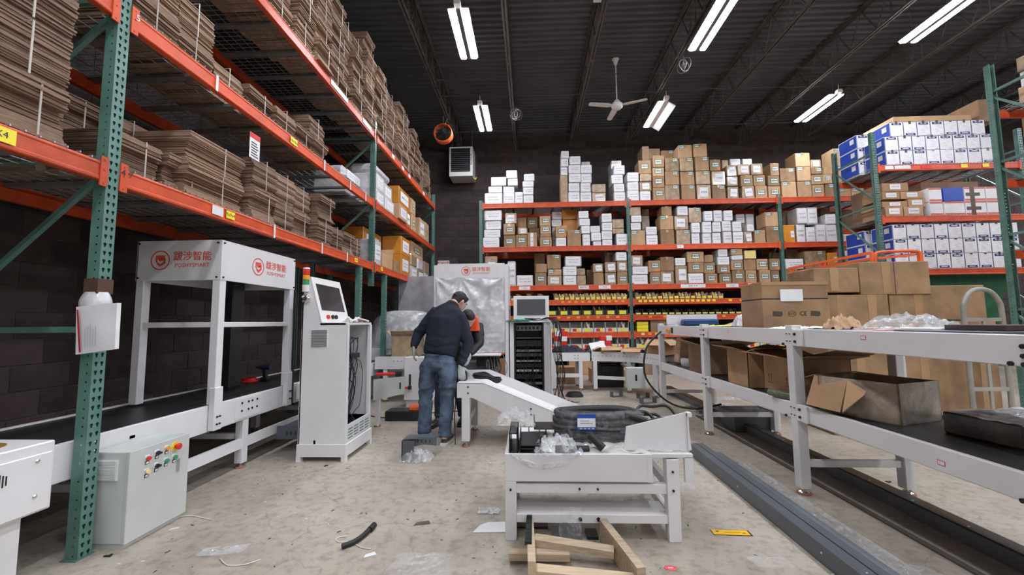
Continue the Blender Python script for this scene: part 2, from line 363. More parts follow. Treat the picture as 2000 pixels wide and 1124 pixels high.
mb = MB(); mb.tube([(-3.9, 9.0, 6.55), (-1, 9.0, 6.53), (1, 9.02, 6.5), (4, 9.0, 6.52), (7, 9.02, 6.5), (11, 9, 6.52)], .012, 5); mb.build('conduit', joistm, ceil)
mb = MB(); mb.tube([(1.12, -4, 6.35), (1.12, 6, 6.35)], .014, 5, sub=1); mb.box(1.06, 1.18, 6.0, 6.08, 6.30, 6.38); mb.build('conduit', lampoff, ceil)

# ---------------------------------------------------------------- ceiling lights
def fixture(x, y, label, off=False, name='ceiling_light'):
    t = thing(name, (x, y, 6.2), label, 'ceiling light', 'twin tube ceiling lights')
    mb = MB(); mb.box(x-.035, x+.035, y-.61, y+.61, 6.205, 6.26)
    if off:
        mb.add([(x+.04, y-.61, 6.22), (x+.22, y-.61, 6.10), (x+.22, y+.61, 6.10), (x+.04, y+.61, 6.22), (x+.04, y-.61, 6.235), (x+.225, y-.61, 6.115), (x+.225, y+.61, 6.115), (x+.04, y+.61, 6.235)], [(0, 1, 2, 3), (7, 6, 5, 4), (0, 4, 5, 1), (2, 6, 7, 3), (1, 5, 6, 2)])
        mb.box(x-.17, x-.035, y-.61, y+.61, 6.22, 6.24)
    else: mb.box(x-.17, x+.17, y-.61, y+.61, 6.23, 6.25)
    mb.build('housing', lampoff if off else housing, t)
    for s in ((-1,) if off else (-1, 1)):
        m2_ = MB(); cx = x+s*.098
        m2_.add([(cx-.052, y-.6, 6.228), (cx-.042, y-.6, 6.205), (cx+.042, y-.6, 6.205), (cx+.052, y-.6, 6.228), (cx-.052, y+.6, 6.228), (cx-.042, y+.6, 6.205), (cx+.042, y+.6, 6.205), (cx+.052, y+.6, 6.228)],
                [(0, 1, 5, 4), (1, 2, 6, 5), (2, 3, 7, 6), (0, 3, 2, 1), (4, 5, 6, 7)])
        m2_.build('tube', lampon, t)
    m3_ = MB(); m3_.box(x-.05, x+.05, y-.72, y-.62, 6.22, 6.29); m3_.cyl((x, y-.67, 6.29), (x, y-.67, 6.42), .008, 5); m3_.build('junction_box', lampoff, t)
    m4_ = MB()
    for dy in (-.5, .5): m4_.cyl((x, y+dy, 6.25), (x, y+dy, 7.0), .004, 4)
    m4_.build('hanger', galvdk, t)
LX = (-1.06, 3.1, 6.78, 12.2, 15.1); LY = (9.5, 6.6, 3.7, .8, -2.1, -5.1)  # rightmost columns are out of view, added for broader light from the right
colname = ('beside the flattened cartons', 'mid hall', 'by the blue cartons', 'added fill past the blue cartons', 'added fill far right')
rown = ('nearest the back wall', 'second row from the back wall', 'third row from the back wall', 'fourth row from the back wall', 'fifth row from the back wall', 'last row')
for j, y in enumerate(LY):
    for i, x in enumerate(LX):
        off = (j == 0 and i == 1)
        if off: fixture(x, 9.55, 'ceiling light with one lit tube and one tilted dark reflector, beside the ceiling fan', True)
        else: fixture(x, y, 'lit twin tube light, %s, %s' % (colname[i], rown[j]))
# ceiling fan
fc = at(1205, 207, Y=8.6); t = thing('ceiling_fan', fc, 'cream three blade ceiling fan on a long rod under the dark roof deck', 'fan')
mb = MB(); mb.lathe([(.02, .14), (.05, .12), (.09, .06), (.12, .03), (.12, -.03), (.08, -.07), (.03, -.08)], fc, 16); mb.build('motor', lampoff, t)
mb = MB(); mb.cyl(fc+Vector((0, 0, .12)), (fc.x, fc.y, 6.98), .012, 8); mb.build('rod', lampoff, t)
mb = MB(); mb.lathe([(.03, -.12), (.06, -.02), (.08, .0)], (fc.x, fc.y, 7.02), 12); mb.build('canopy', lampoff, t)
for a in (95, 190, 338):
    mb = MB(); R_ = Matrix.Translation(fc) @ Matrix.Rotation(math.radians(a), 4, 'Z') @ Matrix.Rotation(math.radians(8), 4, 'X'); mb.T = R_
    mb.prism([(.10, -.03), (.2, -.065), (.6, -.055), (.63, -.03), (.63, .03), (.6, .055), (.2, .065), (.10, .03)], 'z', -.004, .004); mb.build('blade', lampoff, t)
# wall heater
t = thing('unit_heater', (-1.9, 11.65, 5.5), 'white box unit heater with black louvres high on the back wall', 'heater')
mb = MB(); mb.box(-2.25, -1.57, 11.32, 11.92, 5.49, 6.36, bev=.01); mb.build('cabinet', whitep, t)
mb = MB(); mb.box(-2.19, -1.64, 11.30, 11.325, 5.62, 6.30); mb.build('opening', blackp, t)
for k in range(11):
    mb = MB(); mb.add([(-2.18, 11.295, 5.66+k*.058), (-1.65, 11.295, 5.66+k*.058), (-1.65, 11.27, 5.64+k*.058), (-2.18, 11.27, 5.64+k*.058)], [(0, 1, 2, 3)]); mb.box(-2.18, -1.65, 11.27, 11.298, 5.636+k*.058, 5.640+k*.058); mb.build('louvre', steelgrey if k % 3 else galvdk, t)
inst('lettering', text_mesh('REZNOR', .085, ink), t, (-1.612, 11.318, 5.98), (PI/2, -PI/2, 0))
for x in (-2.2, -1.62):
    mb = MB(); mb.cyl((x, 11.6, 6.36), (x, 11.6, 7.03), .012, 6); mb.build('hanger_rod', galvdk, t)
mb = MB(); mb.tube([(-1.62, 11.5, 5.55), (-1.52, 11.5, 5.45), (-1.5, 11.6, 5.55)], .015, 6); mb.build('gas_hose', yellow, t)
# small orange fan on the joist
q = at(866, 262, Y=9.6); t = thing('drum_fan', q, 'round orange drum fan with black guard hanging by the back wall', 'fan')
mb = MB(); mb.lathe([(.212, -.09), (.23, -.085), (.23, .09), (.215, .10), (.205, .09), (.205, -.08), (.212, -.09)], q, 28, axis='y', cap=False); mb.build('drum', orangelift, t)
mb = MB()
for r_ in (.05, .09, .13, .17, .2): mb.tube([q+Vector((r_*math.cos(a*PI/8), -.085, r_*math.sin(a*PI/8))) for a in range(16)], .003, 4, closed=True, sub=1)
for a in range(12): mb.cyl(q+Vector((.03*math.cos(a*PI/6), -.085, .03*math.sin(a*PI/6))), q+Vector((.21*math.cos(a*PI/6), -.085, .21*math.sin(a*PI/6))), .003, 4)
mb.build('guard', blackp, t)
mb = MB(); mb.cyl(q+Vector((0, -.06, 0)), q+Vector((0, .06, 0)), .05, 12); mb.build('motor', blackp, t)
for a in range(5):
    mb = MB(); mb.T = Matrix.Translation(q) @ Matrix.Rotation(a*2*PI/5, 4, 'Y') @ Matrix.Rotation(.5, 4, 'X'); mb.prism([(.03, -.03), (.19, -.06), (.19, .05), (.03, .02)], 'y', -.003, .003); mb.build('blade', blackp, t)
mb = MB(); mb.bar(q+Vector((0, 0, .22)), (q.x, q.y, 6.40), .02, .02); mb.cyl((q.x, q.y+.05, q.z+.22), (-1.965, q.y+.1, 6.38), .01, 5); mb.build('bracket', galvdk, t)
for px, py, lab in ((1008, 222, 'small tangle of silvery wire hanging from a joist left of the ceiling fan'), (1336, 126, 'small tangle of wire on a joist below the big middle light')):
    c_ = at(px, py, Z=6.20); mb = MB(); rg = random.Random(px)
    for i in range(7): r_ = rg.uniform(.06, .15); a0 = rg.uniform(0, 3); mb.tube([c_+Vector((r_*math.cos(a*PI/4)*math.cos(a0), r_*math.cos(a*PI/4)*math.sin(a0), r_*math.sin(a*PI/4)-.02)) for a in range(8)], .005, 4, closed=True, sub=3)
    mb.cyl(c_+Vector((0, 0, .0)), (c_.x, c_.y, 6.39), .004, 4); tag(mb.build('wire_tangle', galv), lab, 'wire')
# exit sign
q = at(866, 516, Y=11.9); t = thing('exit_sign', q, 'red and white EXIT sign on the back wall above the wrapped machine', 'sign')
mb = MB(); mb.box(q.x-.17, q.x+.17, 11.9, 11.99, q.z-.12, q.z+.10, bev=.005); mb.build('case', whitep, t)
inst('lettering', text_mesh('EXIT', .17, redp), t, (q.x, 11.897, q.z-.005), FRONT)

# ---------------------------------------------------------------- pallet racking
def circ(cx, cy, rx, ry, n=8, a0=0): return [Vector((cx+rx*math.cos(a0+2*PI*i/n), cy+ry*math.sin(a0+2*PI*i/n), 0)) for i in range(n)]
def drop(cx, cy): # teardrop hole outline
    return [Vector((cx+x, cy+y, 0)) for x, y in ((-.004, -.012), (.004, -.012), (.005, -.002), (.009, .004), (.0085, .010), (.004, .0145), (-.004, .0145), (-.0085, .010), (-.009, .004), (-.005, -.002))]
PM = {}
def post_mesh(z0, z1, m=None):
    key = (round(z0, 2), round(z1, 2))
    if key in PM: return PM[key]
    mb = MB(); p = .0508; n = int((z1-z0)/p); h = (z1-z0)/n; w = .038
    outer = [Vector((-w, 0, 0)), Vector((w, 0, 0)), Vector((w, h, 0)), Vector((-w, h, 0))]
    loops = [outer, drop(-.0165, h/2), drop(.0165, h/2)]
    flat = [v for l in loops for v in l]; tri = tessellate_polygon(loops)
    so = [Vector((0, 0, 0)), Vector((.076, 0, 0)), Vector((.076, h, 0)), Vector((0, h, 0))]
    sl = [so, [Vector((.03+a, h/2+b_, 0)) for a, b_ in ((-.005, -.005), (.005, -.005), (.005, .005), (-.005, .005))]]
    sflat = [v for l in sl for v in l]; stri = tessellate_polygon(sl)
    for k in range(n):
        z = z0+k*h
        mb.add([(v.x, 0, z+v.y) for v in flat], tri)
        for s in (-1, 1): mb.add([(s*w, v.x, z+v.y) for v in sflat], stri)
    for s in (-1, 1): mb.add([(s*w, .076, z0), (s*.024, .076, z0), (s*.024, .076, z1), (s*w, .076, z1)], [(0, 1, 2, 3)])
    if z0 == 0: mb.box(-.05, .05, -.004, .09, 0, .008)
    PM[key] = mb.mesh('post', teal); return PM[key]
def beam_mesh(L_, hgt=.118, name='beam'):
    mb = MB(); k = hgt/.118
    mb.prism([(y, z*k) for y, z in ((0, -.012), (.004, -.002), (.012, 0), (.03, 0), (.03, -.035), (.05, -.035), (.05, -.118), (.006, -.118), (0, -.112), (0, -.098), (.004, -.092), (.004, -.024), (0, -.018))], 'x', .03, L_-.03)
    for x0 in (0, L_-.045): mb.box(x0, x0+.045, -.005, .003, -.15*k, .03)
    for x0 in (.022, L_-.022):
        for z in (.01, -.05, -.13*k): mb.cyl((x0, -.009, z), (x0, -.004, z), .006, 6)
    return mb.mesh(name, orange)
DK = {}
def deck_mesh(L_, D):
    key = (round(L_, 2), round(D, 2))
    if key in DK: return DK[key]
    mb = MB(); r = .0045
    n = int(L_/.064)
    for i in range(n+1):
        x = .03+i*(L_-.06)/n; mb.box(x-r/2, x+r/2, .008, D-.008, -.002, .003)
        mb.box(x-r*.7, x+r*.7, -.008, .016, -.004, .006)
    for j in range(11):
        y = .03+j*(D-.06)/10; mb.box(.03, L_-.03, y-r/2, y+r/2, -.007, -.002)
    DK[key] = mb.mesh('wire_deck', galv); return DK[key]
def rack(name, label, loc, rz, posts, D, levels, zt, fz=None, bz=None, deck=True, brace=True, skip=(), hgt=.118, group=None, z0b=.25, flip=False):
    t = thing(name, (0, 0, 0), label, 'shelving rack', group); ORIG[t.name] = (0, 0, 0)
    for i, x in enumerate(posts):
        z0 = (fz or {}).get(i, 0)
        inst('post', post_mesh(z0, zt), t, (x, 0, 0)); inst('post', post_mesh(0, zt), t, (x, D, 0), (0, 0, PI))
        if brace:
            zs = [z0b+k*1.05 for k in range(6) if z0b+k*1.05 < zt]; ya, yb = (D-.03, .03) if flip else (.03, D-.03)
            for k, z in enumerate(zs):
                if z > zt-.05: break
                if z > z0: mb = MB(); mb.bar((x, .03, z), (x, D-.03, z), .03, .035); mb.build('brace', teal, t)
                if k+1 < len(zs) and z > z0-.6: mb = MB(); mb.bar((x, ya, zs[k+1]-.06), (x, yb, z+.07), .028, .028); mb.build('brace', teal, t)
    bc_ = {}
    ch = MB(); ch.box(-.03, .03, .01, D-.01, -.034, -.030); ch.box(-.03, -.027, .01, D-.01, -.030, -.008); ch.box(.027, .03, .01, D-.01, -.030, -.008); chm = ch.mesh('channel', galvdk)
    for i in range(len(posts)-1):
        L_ = posts[i+1]-posts[i]-.076; x0 = posts[i]+.038; lk = round(L_, 3)
        if lk not in bc_: bc_[lk] = beam_mesh(L_, hgt)
        for k, z in enumerate(levels):
            if (i, k) in skip: continue
            inst('beam', bc_[lk], t, (x0, -.006, z)); inst('beam', bc_[lk], t, (x0+L_, D+.006, z), (0, 0, PI))
            if deck is True or (deck and k in deck):
                d = inst('wire_deck', deck_mesh(L_, D), t, (x0, 0, z+.005)); d['kind'] = 'stuff'; ORIG[d.name] = (x0, 0, z+.005)
                n = 9 if L_ > 3.8 else 7
                for c in range(n): inst('channel', chm, d, (x0+(c+.5)*L_/n, 0, z+.005))
            else:
                mb = MB(); mb.box(x0+.01, x0+L_-.01, .03, D-.03, z-.035, z+.0); mb.build('shelf_board', kraft3, t)
    t.location = loc; t.rotation_euler = (0, 0, rz); return t
LRX, LY0 = -2.56, 2.358
LLEV = (2.31, 3.365, 4.53)
lr = rack('pallet_rack', 'long green and orange pallet rack loaded with flattened cartons along the brick side wall', (LRX, 0, 0), PI/2,
          [-1.985, LY0, 6.60, 10.94], 1.07, LLEV, 4.84, fz={2: 1.93}, z0b=1.30)
ORIG[lr.name] = (0, 0, 0)
for y in (6.12, 7.22):
    inst('post', post_mesh(0, 2.2), lr, (y, .0, 0)); inst('post', post_mesh(0, 2.2), lr, (y, 1.07, 0), (0, 0, PI))
# paper tags and plastic ties on the rack's aisle beams (local x runs along the aisle)
def beam_tag(rk, x, z, w, h, m, txt=None, tm=None, y=-.0105):
    mb = MB(); mb.box(x-w/2, x+w/2, y-.001, y+.001, z-h/2, z+h/2); g = mb.build('beam_label', m, rk)
    if txt: inst('lettering', text_mesh(txt, h*.62, tm or ink, .0004), g, (x, y-.0015, z), FRONT)
    return g
beam_tag(lr, 1.80, LLEV[0]-.055, .14, .075, yellow, '7X4', ink)
beam_tag(lr, 3.345, LLEV[0]-.055, .10, .065, yellow, '9x9x4', ink)
beam_tag(lr, 3.20, LLEV[0]-.055, .12, .075, paper)
for z in LLEV[:2]: inst('lettering', text_mesh('5' if z > 3 else '4 7', .06, paper if z > 3 else ink, .0004), lr, (LY0+.075, -.0145, z-.03), (PI/2, 0, 0))
beam_tag(lr, 4.23, LLEV[1]-.055, .13, .07, yellow, '14x10x4', ink)
beam_tag(lr, 5.9, LLEV[0]-.055, .10, .06, yellow, '12x9', ink); beam_tag(lr, 6.95, LLEV[0]-.05, .10, .06, yellow, '8x6', ink)
beam_tag(lr, 5.25, LLEV[2]-.05, .50, .07, paper); beam_tag(lr, 6.2, LLEV[2]-.05, .34, .07, paper)
for x in (7.45, 8.05, 8.5, 9.7): beam_tag(lr, x, LLEV[2]-.055, .14, .07, paper)
for x, k in ((3.95, 0), (4.9, 0), (5.6, 0), (3.12, 1), (4.9, 1), (5.65, 1), (6.2, 1)):
    mb = MB(); z = LLEV[k]; mb.box(x-.012, x+.012, -.014, -.009, z-.125, z+.01); mb.box(x-.012, x+.012, -.012, .02, z+.006, z+.010); mb.build('white_strap', paper, lr)
bx0 = -1.222
BLEV = (4.37, 3.23, 2.235, 1.86, 1.471, 1.05, .65)
br = rack('pallet_rack', 'tall green and orange rack across the back wall full of labelled cartons and parts bins', (0, 10.3, 0), 0,
          [bx0, 2.524, 6.266, 10.0], 1.07, BLEV, 4.45, deck=(0, 1, 2), hgt=.135)
ORIG[br.name] = (0, 0, 0)
for x, k, w, txt in ((-.12, 2, .28, '1-2-3'), (1.36, 2, .26, 'PARTS L'), (1.88, 2, .3, 'W-8'), (4.05, 2, .6, 'REEL 4-75'), (5.0, 2, .3, '1-2-3'), (5.55, 2, .34, 'CH-7'), (3.78, 1, .16, 'A')):
    beam_tag(br, x, BLEV[k]-.065, w, .085, paper, txt, ink, y=-.012)
for k, x0, x1, n, cols in ((3, .75, 2.4, 10, (amberpl,)), (3, 2.68, 4.6, 15, (yellow,)), (3, 4.8, 6.1, 5, (yellow, amberpl)), (4, .6, 2.3, 7, (amberpl,)), (4, 2.8, 6.0, 9, (amberpl,)), (5, 2.7, 3.2, 3, (papery, amberpl))):
    for i in range(n): beam_tag(br, x0+(x1-x0)*(i+.5)/n, BLEV[k]-.05, .08, .055, cols[i % len(cols)], y=-.012)
RX_, RYA, RYB = 6.80, 8.1, 4.96
RLEV = (4.315, 3.29, 2.262)
ra = rack('pallet_rack', 'green orange rack holding blue and white cartons, braced end frame showing', (0, RYA, 0), 0,
          [RX_, 9.55], 1.07, RLEV, 4.99, z0b=.38, flip=True)
ORIG[ra.name] = (0, 0, 0)
for x, w, m_ in ((7.05, .16, paper), (7.3, .3, paper), (7.75, .2, redp), (8.45, .12, yellow), (8.85, .12, yellow)): beam_tag(ra, x, RLEV[0]-.055, w, .07, m_)
rb = rack('pallet_rack', 'near green rack frame at the picture edge before the blue cartons', (0, RYB, 0), 0,
          [RX_-.06, 9.5], 1.07, RLEV, 4.99, z0b=.38, flip=True)
ORIG[rb.name] = (0, 0, 0)
# ---------------------------------------------------------------- cartons
def add_text(mb, txt, size, mi, c, bold=0):
    me = text_mesh(txt, size, ink, 0, bold); x, y, z = c
    mb.add([(v.co.x+x, y, v.co.y+z) for v in me.vertices], [tuple(p.vertices) for p in me.polygons], mi); bpy.data.meshes.remove(me)
def scribble(mb, x0, x1, z, h, y, seed, mi=2):
    r = random.Random(seed); x = x0; up = True
    while x < x1:
        w = r.uniform(.006, .016); a = r.uniform(.4, 1)*h; 
        if r.random() < .14: x += w*1.2; continue
        mb.bar((x, y, z-a/2 if up else z+a/2), (x+w, y, z+a/2 if up else z-a/2), .0006, .004, mi, up=(0, 1, 0)) if False else mb.add([(x, y, z-(a/2 if up else -a/2)), (x+.0045, y, z-(a/2 if up else -a/2)), (x+w+.0045, y, z+(a/2 if up else -a/2)), (x+w, y, z+(a/2 if up else -a/2))], [(0, 1, 2, 3)], mi)
        up = not up; x += w
LAB = {}
def labels():
    for v in range(3):   # small green framed label 1.0 x .62
        mb = MB(); mb.box(-.5, .5, -.002, 0, -.33, .33, 0); mb.box(-.41, .41, -.003, 0, -.24, .24, 1); add_text(mb, 'ORNO', .34, 2, (0, -.0042, 0), .012)
        LAB['g%d' % v] = mb.mesh('label', [greenp, paper, ink])
    for v in range(5):   # big white sheet 1 x 1 with handwriting
        mb = MB(); mb.box(-.5, .5, -.002, 0, -.5, .5, 1)
        r = random.Random(v)
        sc = MB(); scribble(sc, -.2, .2, .06, .05, -.0035, v*3+1); scribble(sc, -.16, .17, -.05, .06, -.0035, v*3+2)
        for p in sc.v: mb_p = p
        mb.merge(sc, Matrix.Diagonal((2.0, 1, 2.4, 1))); LAB['w%d' % v] = mb.mesh('label', [greenp, paper, ink])
    for v in range(3):
        mb = MB(); mb.box(-.5, .5, -.002, 0, -.5, .5, 1); sc = MB(); scribble(sc, -.17, .17, .0, .09, -.0035, v+40); mb.merge(sc, Matrix.Diagonal((2.2, 1, 3, 1))); LAB['m%d' % v] = mb.mesh('label', [greenp, paper, ink])
labels()
LOOK = {'w': 'carton with big white sheet', 'g': 'brown carton with green label', 'gt': 'brown carton, green label near top', 'gl': 'brown carton, green label at corner',
        'm': 'film wrapped carton with white label', 'f': 'shiny film wrapped carton', 'p': 'plain brown carton', 'o': 'orange wrapped carton', 'v': 'brown carton with upright label', 'y': 'carton with yellow sheet'}
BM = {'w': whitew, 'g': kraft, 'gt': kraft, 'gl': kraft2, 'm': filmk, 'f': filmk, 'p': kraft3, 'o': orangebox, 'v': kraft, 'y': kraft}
def box_body(x0, x1, y0, y1, z0, z1, m, name='carton', bev=.006, parent=None):
    mb = MB(); mb.box(x0, x1, y0, y1, z0, z1, bev=bev)
    return mb.build(name, m, parent, org=((x0+x1)/2, (y0+y1)/2, z0))
def seam(o, x0, x1, y0, y1, z0, z1, m=None, side='y'):
    """tape along the top centre and down the face"""
    mb = MB(); w = .03
    if side == 'y': cx = (x0+x1)/2; mb.box(cx-w, cx+w, y0-.0015, y0, z1-.07, z1); mb.box(cx-w, cx+w, y0, y1, z1, z1+.0015)
    else: cy = (y0+y1)/2; mb.box(x0-.0015, x0, cy-w, cy+w, z1-.07, z1); mb.box(x0, x1, cy-w, cy+w, z1, z1+.0015)
    mb.build('tape', m or tapem, o)
